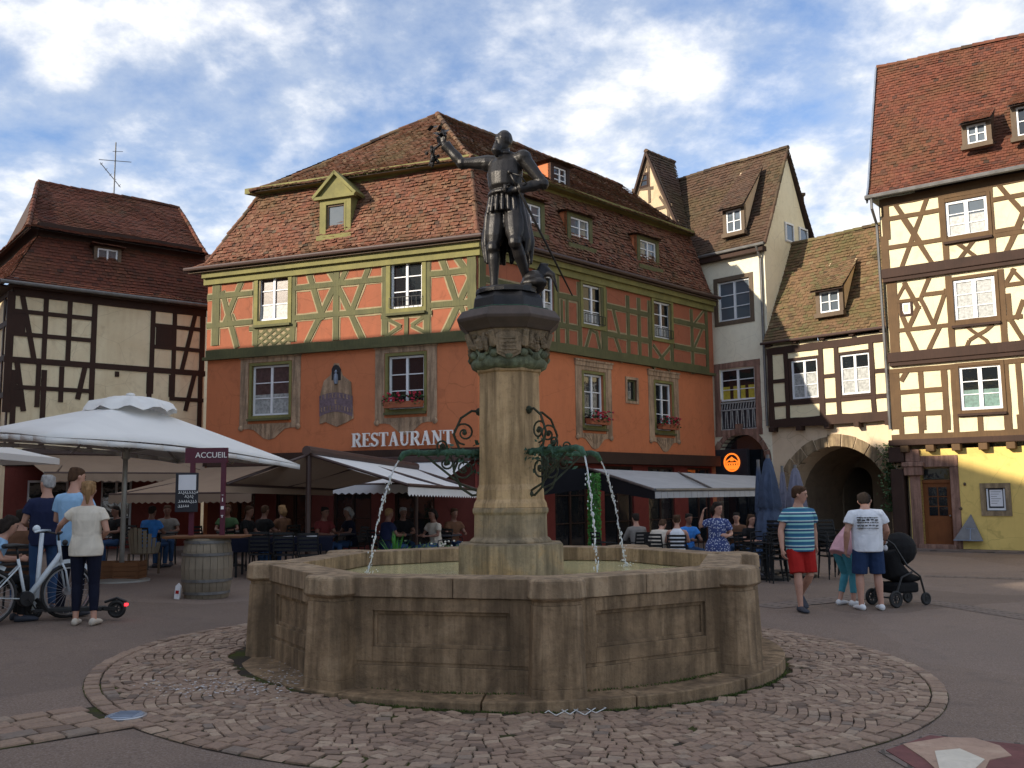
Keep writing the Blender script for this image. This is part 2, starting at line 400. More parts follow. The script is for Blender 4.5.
M['sneaker'] = m_plain('white_sneaker', (.68, .68, .68), .6, .1)
M['sneaker_dark'] = m_plain('dark_sneaker', (.03, .035, .05), .7, .2)
M['eye'] = m_plain('eye_dark', (.02, .015, .012), .3, .1, 5, 0)
M['lip'] = m_plain('lip', (.32, .10, .085), .5, .1, 5, 0)
M['red_lamp'] = m_plain('red_reflector', (.6, .01, .02), .3, .1, 5, 0)
M['panel_violet'] = m_plain('faded_violet_panel', (.16, .11, .13), .8, .35, 16)
M['moss'] = m_plain('moss_tufts', (.06, .085, .012), .9, .5, 30, .5)
def m_emit(name, c, st):
    n = N(name); n.fin(tuple(x * .5 for x in c), .5, Emission_Color=hx(c), Emission_Strength=st); return n.m
M['neon'] = m_emit('backlit_orange', (.95, .20, .02), 1.0)
M['red_glow'] = m_emit('red_tail_light', (1, .02, .03), 3)
M['black_letter'] = m_plain('printed_black', (.03, .03, .035), .8, .2)
# ---------------------------------------------------------------- light and sky
SUN_AZ = atan2(-.47, -.88); SUN_EL = radians(21)
sd = Vector((cos(SUN_AZ) * cos(SUN_EL), sin(SUN_AZ) * cos(SUN_EL), sin(SUN_EL)))
sl = bpy.data.lights.new('sun', 'SUN'); sl.energy = 4.8; sl.angle = radians(.5); sl.color = (1, .89, .72)
so = bpy.data.objects.new('sun', sl); COL.objects.link(so); so.rotation_euler = sd.to_track_quat('Z', 'Y').to_euler(); so.location = (-30, -20, 40)
wd = bpy.data.worlds.new('World'); scene.world = wd; wd.use_nodes = True
nt = wd.node_tree; nt.nodes.clear()
class NW(N):
    def __init__(s): s.t = nt; s.n = nt.nodes
w = NW()
sky = w('TexSky', sky_type='NISHITA', sun_disc=False, sun_elevation=SUN_EL, sun_rotation=pi / 2 - SUN_AZ, altitude=200, air_density=1.0, dust_density=.5, ozone_density=2.5)
tc = w('TexCoord'); sp = w('SeparateXYZ', {0: tc.outputs['Generated']})
zz = w.math('MAXIMUM', sp.outputs[2], .0); zz = w.math('ADD', zz, .34)
cu = w.math('DIVIDE', sp.outputs[0], zz); cv = w.math('DIVIDE', sp.outputs[1], zz)
cc = w('CombineXYZ', {0: cu, 1: cv, 2: 0}).outputs[0]
n1 = w.noise(cc, 2.3, 10, .6, .1); n2 = w.noise(w('VectorMath', {0: cc, 1: (7.3, 2.1, 0)}, operation='ADD').outputs[0], 6.2, 6, .6, .15)
big = w.noise(w('VectorMath', {0: cc, 1: (3.9, 8.4, 1)}, operation='ADD').outputs[0], 1.1, 3, .5)
dens = w.math('ADD', w.math('MULTIPLY', n1, .8), w.math('ADD', w.math('MULTIPLY', n2, .22), w.math('MULTIPLY', big, .3)))
cov = w.maprange(dens, .55, .74, 0, 1)
brt = w.maprange(w.math('ADD', w.math('MULTIPLY', dens, .75), w.math('MULTIPLY', n2, .4)), .67, .83, 0, 1)
CLD = w.mix(brt, (6.1, 6.7, 7.6), (11.6, 11.3, 10.9))
blue = w.mix(1, sky.outputs[0], (1.45, 1.6, 1.85), 'MULTIPLY')
mixc = w.mix(cov, blue, CLD)
bg = w('Background', {'Color': mixc, 'Strength': .085}); wo = w('OutputWorld')
nt.links.new(bg.outputs[0], wo.inputs[0])
scene.render.engine = 'CYCLES'
vs_ = scene.view_settings; vs_.view_transform = 'Standard'; vs_.look = 'None'; vs_.gamma = 1; vs_.exposure = .5; vs_.use_curve_mapping = False
cy = scene.cycles; cy.max_bounces = 6; cy.diffuse_bounces = 3; cy.glossy_bounces = 3; cy.transmission_bounces = 4; cy.transparent_max_bounces = 8
cy.use_denoising = True; cy.sample_clamp_indirect = 6; cy.caustics_reflective = False; cy.caustics_refractive = False

# ---------------------------------------------------------------- roof tiles
def tile_patch(mb, L, Rr, ex=.15, tw=.17, mt=0, seed=1, messy=1.0, lift=.028):
    """courses of overlapping plain tiles between two rails (bottom to top)"""
    rd = random.Random(seed)
    def cum(pl):
        c = [0]
        for a, b in zip(pl, pl[1:]): c.append(c[-1] + (b - a).length)
        return c
    L = [Vector(p) for p in L]; Rr = [Vector(p) for p in Rr]
    mid = [(a + b) / 2 for a, b in zip(L, Rr)]; c = cum(mid); tot = c[-1]; n = max(1, int(round(tot / ex)))
    def ev(t):
        d = t * tot
        for i in range(len(c) - 1):
            if d <= c[i + 1] + 1e-9 or i == len(c) - 2:
                u = (d - c[i]) / max(1e-6, c[i + 1] - c[i]); u = min(u, 1.0); return lerp(L[i], L[i + 1], u), lerp(Rr[i], Rr[i + 1], u)
    # row direction: along the bottom rail line
    u = (Rr[0] - L[0]).normalized(); O = L[0].copy()
    for i in range(n):
        l0, r0 = ev(i / n); l1, r1 = ev(min(1, (i + 1.12) / n))
        s0, s1 = (l0 - O).dot(u), (r0 - O).dot(u); t0, t1 = (l1 - O).dot(u), (r1 - O).dot(u)
        if s1 - s0 < .03: continue
        slope = ((l1 + r1) - (l0 + r0)) / 2; nrm = u.cross(slope).normalized()
        if nrm.z < 0: nrm = -nrm
        def pt(base_a, base_b, sa, sb, s):
            k = (s - sa) / (sb - sa) if abs(sb - sa) > 1e-5 else .5
            return lerp(base_a, base_b, min(1, max(0, k)))
        k0 = math.floor(s0 / tw) - 1; off = (i % 2) * tw / 2; k = k0
        wob = rd.uniform(-.006, .006) * messy
        while True:
            a = k * tw + off; b = a + tw - .006; k += 1
            if a > s1: break
            a2, b2 = max(a, s0), min(b, s1)
            if b2 - a2 < .015: continue
            jit = rd.uniform(-.012, .012) * messy; tl = lift + rd.uniform(-.008, .012) * messy; sk = rd.uniform(-.006, .006) * messy
            dn = (l0 - l1).normalized() * (wob + jit)
            wv = nrm * (.018 * sin(a2 * 1.3 + i * .21 + seed) + .012 * sin(a2 * .45 - i * .13))
            A = wv + pt(l0, r0, s0, s1, a2) + nrm * (tl + sk) + dn; B = wv + pt(l0, r0, s0, s1, b2) + nrm * (tl - sk) + dn
            a3, b3 = min(max(a2, t0), t1), min(max(b2, t0), t1)
            Cc = wv * .8 + pt(l1, r1, t0, t1, b3) + nrm * .004; D = wv * .8 + pt(l1, r1, t0, t1, a3) + nrm * .004
            mb.t = min(1, max(0, rd.gauss(.5, .19)))
            mb.add([A, B, Cc, D, A - nrm * .022, B - nrm * .022], [(0, 1, 2, 3), (4, 5, 1, 0)], mt)
    mb.t = .5
def ridge_caps(mb, a, b, r=.085, step=.33, mt=0, seed=3):
    rd = random.Random(seed); a = Vector(a); b = Vector(b); d = b - a; n = max(1, int(d.length / step)); u = d.normalized()
    x = u.cross(Vector((0, 0, 1))).normalized(); y = x.cross(u)
    for i in range(n):
        p = a + d * (i / n) + y * .018 * sin(i * .5 + seed); q = a + d * ((i + 1.06) / n) + y * (.018 * sin(i * .5 + .5 + seed) + rd.uniform(-.008, .008)); mb.t = rd.random(); k0 = 1 + rd.uniform(-.06, .06); V = []
        for P, rr in ((p, r * 1.12 * k0), (q, r * .92 * k0)):
            for j in range(7):
                t = -.25 + (pi + .5) * j / 6; V.append(P + x * cos(t) * rr + y * (sin(t) * rr - .02))
        F = [(j, j + 1, j + 8, j + 7) for j in range(6)] + [tuple(range(6, -1, -1)), tuple(range(7, 14))]
        mb.add(V, F, mt)
    mb.t = .5
def roof_face(mb, L, Rr, ex=.15, tw=.17, seed=1, messy=1.0):
    """deck (material 1) plus tiles (material 0)"""
    for i in range(len(L) - 1):
        vs = [Vector(L[i]), Vector(Rr[i]), Vector(Rr[i + 1]), Vector(L[i + 1])]
        nn_ = (vs[1] - vs[0]).cross(vs[2] - vs[0]) + (vs[2] - vs[0]).cross(vs[3] - vs[0]); nn_.normalize(); nn_ = nn_ if nn_.z > 0 else -nn_; vs = [v - nn_ * .05 for v in vs]
        mb.add(vs, [(0, 1, 2, 3)], 1)
    tile_patch(mb, L, Rr, ex, tw, 0, seed, messy)

# ---------------------------------------------------------------- windows
def Zm(x0, y0, x1, outw):
    k = (x1 - x0) / outw
    return lambda x, y: (x0 + x * k, y0 + y * k)
def rect_on(F, px0, py0, px1, py1):
    a = F.q(px0, py0); b = F.q(px1, py0); c = F.q(px1, py1); d = F.q(px0, py1)
    # slanted rows: take centre and size
    s0 = (a[0] + d[0]) / 2; s1 = (b[0] + c[0]) / 2
    z1 = (a[1] + b[1]) / 2; z0 = (c[1] + d[1]) / 2
    return [min(s0, s1), z0, max(s0, s1), z1]
def rect_mid(F, cx, cy, wpx, hpx):
    """rectangle on F whose centre shows at (cx,cy) and that is wpx wide and hpx tall in the picture there"""
    a = F.q(cx - wpx / 2, cy); b = F.q(cx + wpx / 2, cy); t = F.q(cx, cy - hpx / 2); u = F.q(cx, cy + hpx / 2)
    return [min(a[0], b[0]), u[1], max(a[0], b[0]), t[1]]
def window(par, F, r, cols=2, rows=3, y=.1, fw=.06, casing=None, cw=.1, cproud=.03, glass='glass', curtain=None, cfrac=.5, lace=0, sill=None, mainw=.07, label=None, frame='white'):
    """white sash in a wall opening r=(s0,z0,s1,z1) on F; y=depth of sash behind the wall face"""
    s0, z0, s1, z1 = r; Mx = MW[par.name].inverted() @ F.M()
    b = MB(Mx); d0, d1 = y - .035, y + .02
    b.box(s0, s0 + fw, d0, d1, z0, z1); b.box(s1 - fw, s1, d0, d1, z0, z1); b.box(s0 + fw, s1 - fw, d0, d1, z1 - fw, z1); b.box(s0 + fw, s1 - fw, d0, d1, z0, z0 + fw)
    iw = (s1 - s0 - 2 * fw)
    for i in range(1, cols):
        x = s0 + fw + iw * i / cols; b.box(x - mainw / 2, x + mainw / 2, d0 - .008, d1, z0 + fw, z1 - fw)
    for j in range(1, rows):
        z = z0 + fw + (z1 - z0 - 2 * fw) * j / rows
        for i in range(cols):
            xa = s0 + fw + iw * i / cols + (mainw / 2 if i else 0); xb = s0 + fw + iw * (i + 1) / cols - (mainw / 2 if i < cols - 1 else 0)
            b.box(xa, xb, d0 + .008, d1, z - .014, z + .014)
    wo_ = b.build('window', M[frame], par)
    if label: wo_['label'] = label
    g = MB(Mx); g.box(s0 + fw * .5, s1 - fw * .5, y + .004, y + .012, z0 + fw * .5, z1 - fw * .5)
    g.build('pane', M[glass], wo_)
    if curtain:
        c = MB(Mx); zt = z0 + fw + (z1 - z0 - 2 * fw) * cfrac
        if curtain == 'curtain_yellow':
            for a_, b_ in ((0, .22), (.33, .5), (.56, .7), (.8, 1)): c.box(lerp(s0 + fw, s1 - fw, a_), lerp(s0 + fw, s1 - fw, b_), y - .002, y + .002, z0 + fw, zt)
        else:
            for i in range(cols):
                xa = s0 + fw + iw * i / cols + (mainw / 2 if i else 0); xb = s0 + fw + iw * (i + 1) / cols - (mainw / 2 if i < cols - 1 else 0)
                c.box(xa, xb, y - .002, y + .002, z0 + fw, zt)
        c.build('curtain', M[curtain], wo_)
    if lace:
        c = MB(Mx)
        for i in range(cols):
            xa = s0 + fw + iw * i / cols + (mainw / 2 if i else 0); xb = s0 + fw + iw * (i + 1) / cols - (mainw / 2 if i < cols - 1 else 0)
            c.box(xa, xb, y - .008, y - .005, z0 + fw, z0 + fw + (z1 - z0 - 2 * fw) * lace)
        c.build('lace_curtain', M['curtain'], wo_)
    if casing:
        k = MB(Mx); p0 = -cproud
        k.box(s0 - cw, s0, p0, y, z0 - cw, z1 + cw); k.box(s1, s1 + cw, p0, y, z0 - cw, z1 + cw)
        k.box(s0, s1, p0, y, z1, z1 + cw); k.box(s0, s1, p0, y, z0 - cw, z0)
        k.build('casing', M[casing], wo_, bevel=.006)
    if sill:
        k = MB(Mx); k.box(s0 - cw * .9, s1 + cw * .9, -.12, y, z0 - .07 - (cw if casing else 0), z0 - (cw if casing else 0) - .002); k.build('sill', M[sill], wo_)
    return wo_
def hole(r, m=0): return (r[0] - m, r[1] - m, r[2] + m, r[3] + m)
def timbers(b, F, segs, w=.15, y0=-.03, trim=None, snap=True, Z=None):
    """segs of picture points (x0,y0,x1,y1[,w]) laid on facade F"""
    for sg in segs:
        p = sg[:2]; q = sg[2:4]
        if Z: p = Z(*p); q = Z(*q)
        a = list(F.q(*p)); c = list(F.q(*q)); ww = sg[4] if len(sg) > 4 else w
        ds, dz = abs(a[0] - c[0]), abs(a[1] - c[1])
        if snap:
            if ds < .14 * dz: a[0] = c[0] = (a[0] + c[0]) / 2
            elif dz < .14 * ds: a[1] = c[1] = (a[1] + c[1]) / 2
        vert = ds < .14 * dz
        yy = y0 - (.0 if vert else (.003 if dz < .14 * ds else -.004)) - R_.random() * .0015
        if not vert and dz >= .14 * ds:
            e_ = (Vector(c) - Vector(a)); e_ = e_ / max(.01, e_.length) * .07; a = Vector(a) - e_; c = Vector(c) + e_
        if trim is not None: trim.beam(a, c, ww + .085, y0 * .35 + R_.random() * .001, .02)
        b.beam(a, c, ww, yy, .02)
# ================================================================ facade planes
c0 = at_y(477, 270, 25.0)
C0 = Vector((c0.x, c0.y))
A = Fac(C0, (2400, -947)); B = Fac(C0, (908, 947))
sAL = A.q(206, 420)[0]; sBR = B.q(714, 420)[0]
PAL = A.P(sAL, 0, 0)
Wn = None
_t = Fac((0, 29.3), (1, 0)).q(890, 420)[0]
WD = (912, -946)
_w0 = Fac((_t, 29.3), WD); _s = _w0.q(768, 340)[0]; _p = _w0.P(_s, 0, 0)
Wf = Fac((_p.x, _p.y), WD); Nf = Wf
S = Fac((_p.x, _p.y), (946, 912))            # right side wall of the white house, going back
gr = ground(913, 549)
Rf = Fac((gr.x, gr.y), (1212, -946))
_l = at_y(204, 390, 30.0)
Lf = Fac((_l.x, _l.y), (1138, 946)); sLL = Lf.q(11, 350)[0]
_ll = Lf.P(sLL, 0, 0); Le = Fac((_ll.x, _ll.y), (946, -1138))

def local(par, F, y=0): return MW[par.name].inverted() @ F.shift(y).M() if y else MW[par.name].inverted() @ F.M()
def pz(F, *pts): return sum(F.q(*p)[1] for p in pts) / len(pts)

# ================================================================ ORANGE HOUSE
OH = empty('restaurant_house', Matrix.Translation((C0.x, C0.y, 0)) @ Matrix.Rotation(atan2(A.d.y, A.d.x), 4, 'Z'),
           'orange corner house with olive green half-timbering, mossy mansard roof and white RESTAURANT letters', 'house')
zb0 = pz(A, (205, 353), (450, 336)); zbB = pz(B, (560, 354), (708, 379.5))
zb0 = (zb0 + zbB) / 2
zbeam = zb0 + .20
OV = .36
ze = pz(A.shift(-OV), (230, 264), (450, 240.5)); 
U = .78
zu0 = pz(A.shift(U + .1), (300, 186), (450, 173)); zu1 = pz(A.shift(U - .3), (280, 185), (450, 164.3))
zf = pz(A, (300, 451), (470, 449)) # top of the ground floor
ztop = ze - .05
wallA = [rect_on(A, 251.6, 363, 289, 413), rect_on(A, 388, 357.7, 424, 411)]
upA = [rect_on(A, 260, 273, 290, 320), rect_on(A, 392, 262, 423.6, 309)]
loB = [rect_on(B, 584, 374, 603.5, 425), rect_on(B, 655.8, 384, 672, 431)]
sqB = rect_on(B, 627, 380, 636.5, 401)
upB = [rect_on(B, 535, 274, 551.5, 305), rect_on(B, 580.6, 286, 601, 330), rect_on(B, 651.6, 304, 669, 345)]
for g_ in (wallA, upA, loB, upB):
    za = sum(r[1] for r in g_) / len(g_); zb = sum(r[3] for r in g_) / len(g_)
    for r in g_: r[1] = za; r[3] = zb
# plan of the block: back corner points
CL = Fac((PAL.x, PAL.y), (-B.d.x, -B.d.y))    # left side wall, seen from outside: runs toward the viewer
PBR = B.P(sBR, 0, 0)
BK = Vector((PAL.x, PAL.y)) + B.d * (sBR)   # far left corner
w = MB(local(OH, A)); w.wall(sAL, 0, zf, zb0, [hole(r) for r in wallA], .16); w.M = local(OH, B); w.wall(0, sBR, zf, zb0, [hole(r) for r in loB + [sqB]], .16)
w.M = MW[OH.name].inverted()
lp, bk_, pr = PAL.to_2d(), BK, PBR.to_2d()
w.add([(lp.x, lp.y, -.2), (bk_.x, bk_.y, -.2), (bk_.x, bk_.y, ztop), (lp.x, lp.y, ztop)], [(0, 1, 2, 3)])
w.add([(pr.x, pr.y, -.2), (bk_.x, bk_.y, -.2), (bk_.x, bk_.y, ztop + 2), (pr.x, pr.y, ztop)], [(0, 1, 2, 3)])
w.build('wall', M['orange'], OH)
# plain orange strip at the right end of the timber floor
JT = .07
w = MB(local(OH, A, -JT)); w.wall(sAL, .045, zb0, ztop, [hole(r) for r in upA], .16); w.M = local(OH, B, -JT); w.wall(-.045, sBR, zb0, ztop, [hole(r) for r in upB], .16)
w.build('infill_wall', M['coral'], OH)
tm, tr = MB(local(OH, A, -JT)), MB(local(OH, A, -JT))
AJ = A.shift(-JT); BJ = B.shift(-JT)
z8 = Zm(220, 230, 480, 1024); z3 = Zm(190, 100, 450, 768)
# rails at constant height
def rail(F, mb, t2, y1, y2, xa, xb, w=.16, Z=None):
    if Z: (xa_, y1), (xb_, y2) = Z(xa, y1), Z(xb, y2)
    else: xa_, xb_ = xa, xb
    a, c = F.q(xa_, y1), F.q(xb_, y2); z = (a[1] + c[1]) / 2
    return z
zr1 = rail(AJ, 0, 0, 250, 180, 45, 850, Z=z8); zr2 = rail(AJ, 0, 0, 363, 303, 30, 870, Z=z8); zrt = rail(AJ, 0, 0, 183, 108, 60, 850, Z=z8)
cor = []
def arail(z, s0, s1, w=.17):
    tr.beam((s0, z), (s1, z), w + .09, -.012, .02); tm.beam((s0, z), (s1, z), w, -.034, .02)
wA = [(r[0] - .2, r[2] + .2) for r in upA]
segz = [(sAL, wA[0][0]), (wA[0][1], wA[1][0]), (wA[1][1], 0)]
for z in (zr1, zr2):
    for a_, b_ in segz: arail(z, a_, b_, .15)
tm.beam((sAL, zrt + .16), (0, zrt + .16), .30, -.038, .02)
tm.beam((sAL, zb0 + .11), (0, zb0 + .11), .24, -.038, .02)
for r in upA: arail(r[1] - .2, r[0] - .3, r[2] + .3, .12)
P8 = [(-15, 185, -15, 455, .24), (95, 178, 22, 360), (12, 250, 66, 455), (52, 340, 60, 360, .05), (143, 168, 143, 455, .17), (288, 155, 288, 440, .17),
      (345, 150, 402, 345, .13), (450, 225, 345, 440, .13), (420, 145, 458, 205, .12), (462, 145, 457, 435, .17), (592, 133, 520, 320, .13), (465, 225, 560, 425, .13), (505, 140, 480, 195, .12),
      (652, 118, 652, 415, .17), (816, 105, 816, 408, .17), (868, 100, 938, 300, .13), (988, 190, 885, 405, .13), (950, 300, 985, 400, .1), (925, 98, 978, 170, .12), (398, 340, 385, 350, .05)]
tr.M = tm.M = local(OH, A, -JT)
P8 = [p[:4] + ((p[4] if len(p) > 4 else .13) * (1.22 if (len(p) < 5 or .06 < p[4] < .16) else 1.1),) for p in P8]
timbers(tm, AJ, P8, .13, -.03, tr, Z=z8)
tm.beam((-.12, zb0), (-.12, ztop), .26, -.042, .02)
# lattice under the left window, lozenge panels under the right one
r = upA[0]; zt_, zb_ = r[1] - .26, zb0 + .23; s0_, s1_ = r[0] - .1, r[2] + .1
tr.box(s0_, s1_, -.006, .01, zb_, zt_)
for i in range(-3, 6):
    for sg in (1, -1):
        x0_ = s0_ + (s1_ - s0_) * i / 4; h_ = zt_ - zb_
        xa, xb = (x0_, x0_ + h_ * 1.5) if sg > 0 else (x0_ + h_ * 1.5, x0_)
        # clip
        pts = []
        for t_ in [k / 20 for k in range(21)]:
            x_ = lerp(xa, xb, t_)
            if s0_ <= x_ <= s1_: pts.append((x_, zb_ + h_ * t_))
        if len(pts) > 1: tm.beam(pts[0], pts[-1], .07, -.02 - .004 * (sg > 0) - R_.random() * .002, .0)
r = upA[1]; zt_, zb_ = r[1] - .26, zb0 + .23; sm = (r[0] + r[2]) / 2
tm.beam((sm, zb_), (sm, zt_), .12, -.031, .02)
for sg in (-1, 1):
    xa = sm + sg * .08; xb = sm + sg * (.12 + (r[2] - r[0]) / 2 + .02); zm = (zt_ + zb_) / 2; xm = xa + (xb - xa) * .15
    for p_, q_ in (((xb, zt_), (xm, zm)), ((xb, zb_), (xm, zm))):
        tr.beam(p_, q_, .15, -.012, .02); tm.beam(p_, q_, .09, -.027 - R_.random() * .002, .02)
    tm.beam((xb, zb_), (xb, zt_), .09, -.029, .02)
# right facade
tr.M = tm.M = local(OH, B, -JT)
z7 = Zm(500, 130, 760, 768)
yb1 = rail(BJ, 0, 0, 492, 572, 205, 540, Z=z7); yb2 = rail(BJ, 0, 0, 575, 648, 205, 540, Z=z7)
sE = B.q(705, 350)[0]
wB = [(r[0] - .16, r[2] + .16) for r in upB]
for z in (yb1, yb2):
    for a_, b_ in ((0, wB[0][0]), (wB[0][1], wB[1][0]), (wB[1][1], wB[2][0]), (wB[2][1], sE)): arail(z, a_, b_, .15)
tm.beam((0, zrt + .16), (sBR, zrt + .16), .30, -.038, .02); tm.beam((0, zb0 + .11), (sE, zb0 + .11), .24, -.038, .02)
tm.beam((.12, zb0), (.12, ztop), .26, -.042, .02); tm.beam((sE, zb0), (sE, ztop - .2), .16, -.041, .02)
P7 = [(168, 430, 168, 645, .17), (198, 500, 198, 650, .11), (310, 470, 310, 672, .17), (378, 490, 378, 685, .14), (411, 497, 411, 690, .14), (234, 450, 234, 660, .15), (302, 465, 302, 670, .15), (442, 505, 442, 697, .15), (506, 520, 506, 708, .16),
      (567, 530, 567, 720, .14), (335, 535, 350, 600, .1), (185, 570, 178, 500, .08), (250, 655, 268, 590, .09), (285, 600, 300, 668, .09), (268, 590, 285, 600, .05), (340, 612, 362, 680, .1), (455, 640, 500, 705, .08), (500, 645, 455, 700, .08), (600, 580, 570, 650, .08), (570, 575, 600, 535, .05),
      (120, 600, 140, 575, .08), (120, 605, 150, 640, .08), (60, 540, 105, 640, .1), (30, 470, 60, 600, .1), (80, 430, 80, 620, .15)]
timbers(tm, BJ, P7, .12, -.03, tr, Z=z7)
tr.build('timber_edge_lines', M['cream_line'], OH)
tm.build('timber_frame', M['green_wood'], OH)
# belt course, cornices
k = MB(local(OH, A)); k.box(sAL - .08, .10, -.16, 0, zb0 - .07, zb0 + .02); k.M = local(OH, B); k.box(-.09, sBR, -.16, 0, zb0 - .068, zb0 + .018); k.build('belt_course', M['green_wood'], OH)
cn = MB(local(OH, A))
for y, za, zb in ((-.16, ztop - .42, ztop - .22), (-.26, ztop - .22, ztop - .06)):
    cn.M = local(OH, A); cn.box(sAL - .1, .1 - y * .3, y, .0, za, zb); cn.M = local(OH, B); cn.box(-.02, sBR, y + .002, 0.0, za + .002, zb + .002)
cn.build('eaves_cornice', M['green_paint'], OH)
# --- roofs
def ringpt(d):
    a = A.shift(d); b = B.shift(d); c = CL.shift(d)
    return inter(a, c), inter(a, b)
def V3(p, z): return Vector((p[0], p[1], z))
def endB(d): return B.P(sBR, d, 0).to_2d()
rm = MB(MW[OH.name].inverted())
dz = zu0 - ze
prof = [(-OV, ze), (-OV + .30, ze + .24), (.28, ze + .24 + (dz - .24) * .42), (U, zu0)]
A_L, A_R, B_R = [], [], []
for d, z in prof:
    l, c = ringpt(d); A_L.append(V3(l, z)); A_R.append(V3(c, z)); B_R.append(V3(endB(d), z))
roof_face(rm, A_L, A_R, .112, .142, 5, 2.1); roof_face(rm, A_R, B_R, .112, .142, 6, 2.1)
bl = [V3(Vector((p.x, p.y)) + B.d * 10, p.z) for p in A_L]
roof_face(rm, bl, A_L, .15, .2, 7, 1)
for a_, b_ in zip(A_R, A_R[1:]): ridge_caps(rm, a_, b_, .075, .26)
for a_, b_ in zip(A_L, A_L[1:]): ridge_caps(rm, a_, b_, .075, .26)
rm.add([B_R[0], B_R[1], B_R[2], B_R[3], V3(endB(3), zu0)], [(0, 1, 2, 3, 4)], 1)
rm.build('mansard_roof', [M['tile_orange'], M['deck']], OH)
# cornice between the two roofs
cn = MB(MW[OH.name].inverted())
for d, za, zb in ((U - .02, zu0 - .12, zu0 + .10), (U - .14, zu0 + .10, zu0 + .19), (U - .24, zu0 + .19, zu1 - .02)):
    l, c = ringpt(d); l2, c2 = ringpt(d + .5); e, e2 = endB(d), endB(d + .5)
    for p, q, q2, p2 in ((l, c, c2, l2), (c, e, e2, c2), (l2 + B.d * 9.5, l, l2, l2 + B.d * 9)):
        cn.vprism([p, q, q2, p2], za, zb)
cn.build('roof_cornice', M['green_paint'], OH)
du = U - .36
wid = abs(sAL) * abs(A.d.x * B.d.y - A.d.y * B.d.x)
Rp = B.shift(wid / 2); sp_, zrg = Rp.q(437, 114)
PK = Rp.P(sp_, 0, zrg); PE = Rp.P(sBR + .4, 0, zrg - .1)
l, c = ringpt(du); eb = endB(du)
rm = MB(MW[OH.name].inverted())
l3, c3, e3 = V3(l, zu1), V3(c, zu1), V3(eb, zu1)
def sag(a, b, k=.12):  # slight kick at the eaves
    m_ = lerp(a, b, .22); m_ = Vector((m_.x, m_.y, m_.z - k)); return [a, m_, b]
# the upper eave turns in a little at its left end
l3 = l3 + Vector((A.d.x, A.d.y, 0)) * .45
roof_face(rm, sag(l3, PK), sag(c3, PK), .11, .145, 8, 1.3)
roof_face(rm, sag(c3, PK), sag(e3, PE), .11, .145, 9, 1.3)
lb = V3(l + B.d * 10, zu1)
roof_face(rm, [lb, PE], [l3, PK], .18, .2, 10)
ridge_caps(rm, c3 + Vector((0, 0, .0)), lerp(c3, PK, .22) - Vector((0, 0, .10)), .08); ridge_caps(rm, lerp(c3, PK, .22) - Vector((0, 0, .10)), PK, .08); ridge_caps(rm, l3, lerp(l3, PK, .22) - Vector((0, 0, .10)), .08); ridge_caps(rm, lerp(l3, PK, .22) - Vector((0, 0, .10)), PK, .08); ridge_caps(rm, PK, PE, .1)
rm.build('upper_roof', [M['tile_brown'], M['deck']], OH)
g = MB(MW[OH.name].inverted())
l, c = ringpt(-OV - .06); e = endB(-OV - .06)
g.tube([V3(l, ze + .0), V3(c, ze + .0), V3(e, ze + .0)], .065, 8)
g.build('gutter', M['brown_metal'], OH)
# soffit
so_ = MB(MW[OH.name].inverted()); l, c = ringpt(-OV); e = endB(-OV); l2, c2 = ringpt(.0); e2 = endB(0)
so_.vprism([l, c, c2, l2], ztop - .06, ztop - .03); so_.vprism([c, e, e2, c2], ztop - .061, ztop - .031); so_.build('soffit', M['old_wood'], OH)
fl = MB(MW[OH.name].inverted()); l_, c_ = ringpt(-OV + .03); e_ = endB(-OV + .03); pl_ = [l_, c_, e_, Vector((BK.x, BK.y))]
fl.vprism(pl_, ztop - .02, ztop + .02); l_, c_ = ringpt(U + .02); e_ = endB(U + .02); fl.vprism([l_, c_, e_, Vector((BK.x, BK.y))], zu0 - .1, zu0 - .04)
fl.build('attic_floor', M['dark_wood'], OH)
# --- windows
window(OH, AJ, upA[0], y=.08, casing='green_paint', cw=.13, cproud=.05, glass='glass_pale', curtain='curtain_rose', cfrac=1, lace=.36, sill='green_wood')
window(OH, AJ, upA[1], y=.08, casing='green_paint', cw=.13, cproud=.05, curtain='curtain', cfrac=.0, sill='green_wood')
wl = []
for i, r in enumerate(wallA):
    wl.append(window(OH, A, r, y=.12, casing='green_paint', cw=.09, cproud=.02, curtain='curtain_rose' if i == 0 else None, cfrac=1, lace=.42 if i == 0 else .0, sill='green_wood', glass='glass_pale' if i == 0 else 'glass'))
for r in upB: window(OH, BJ, r, y=.08, casing='green_paint', cw=.12, cproud=.05, curtain='curtain', cfrac=.3, sill=None)
for r in loB: wl.append(window(OH, B, r, y=.12, casing='green_paint', cw=.09, cproud=.02, curtain=None, sill='green_wood'))
window(OH, B, sqB, cols=1, rows=1, y=.1, casing='sandtrim', cw=.09, frame='green_wood')
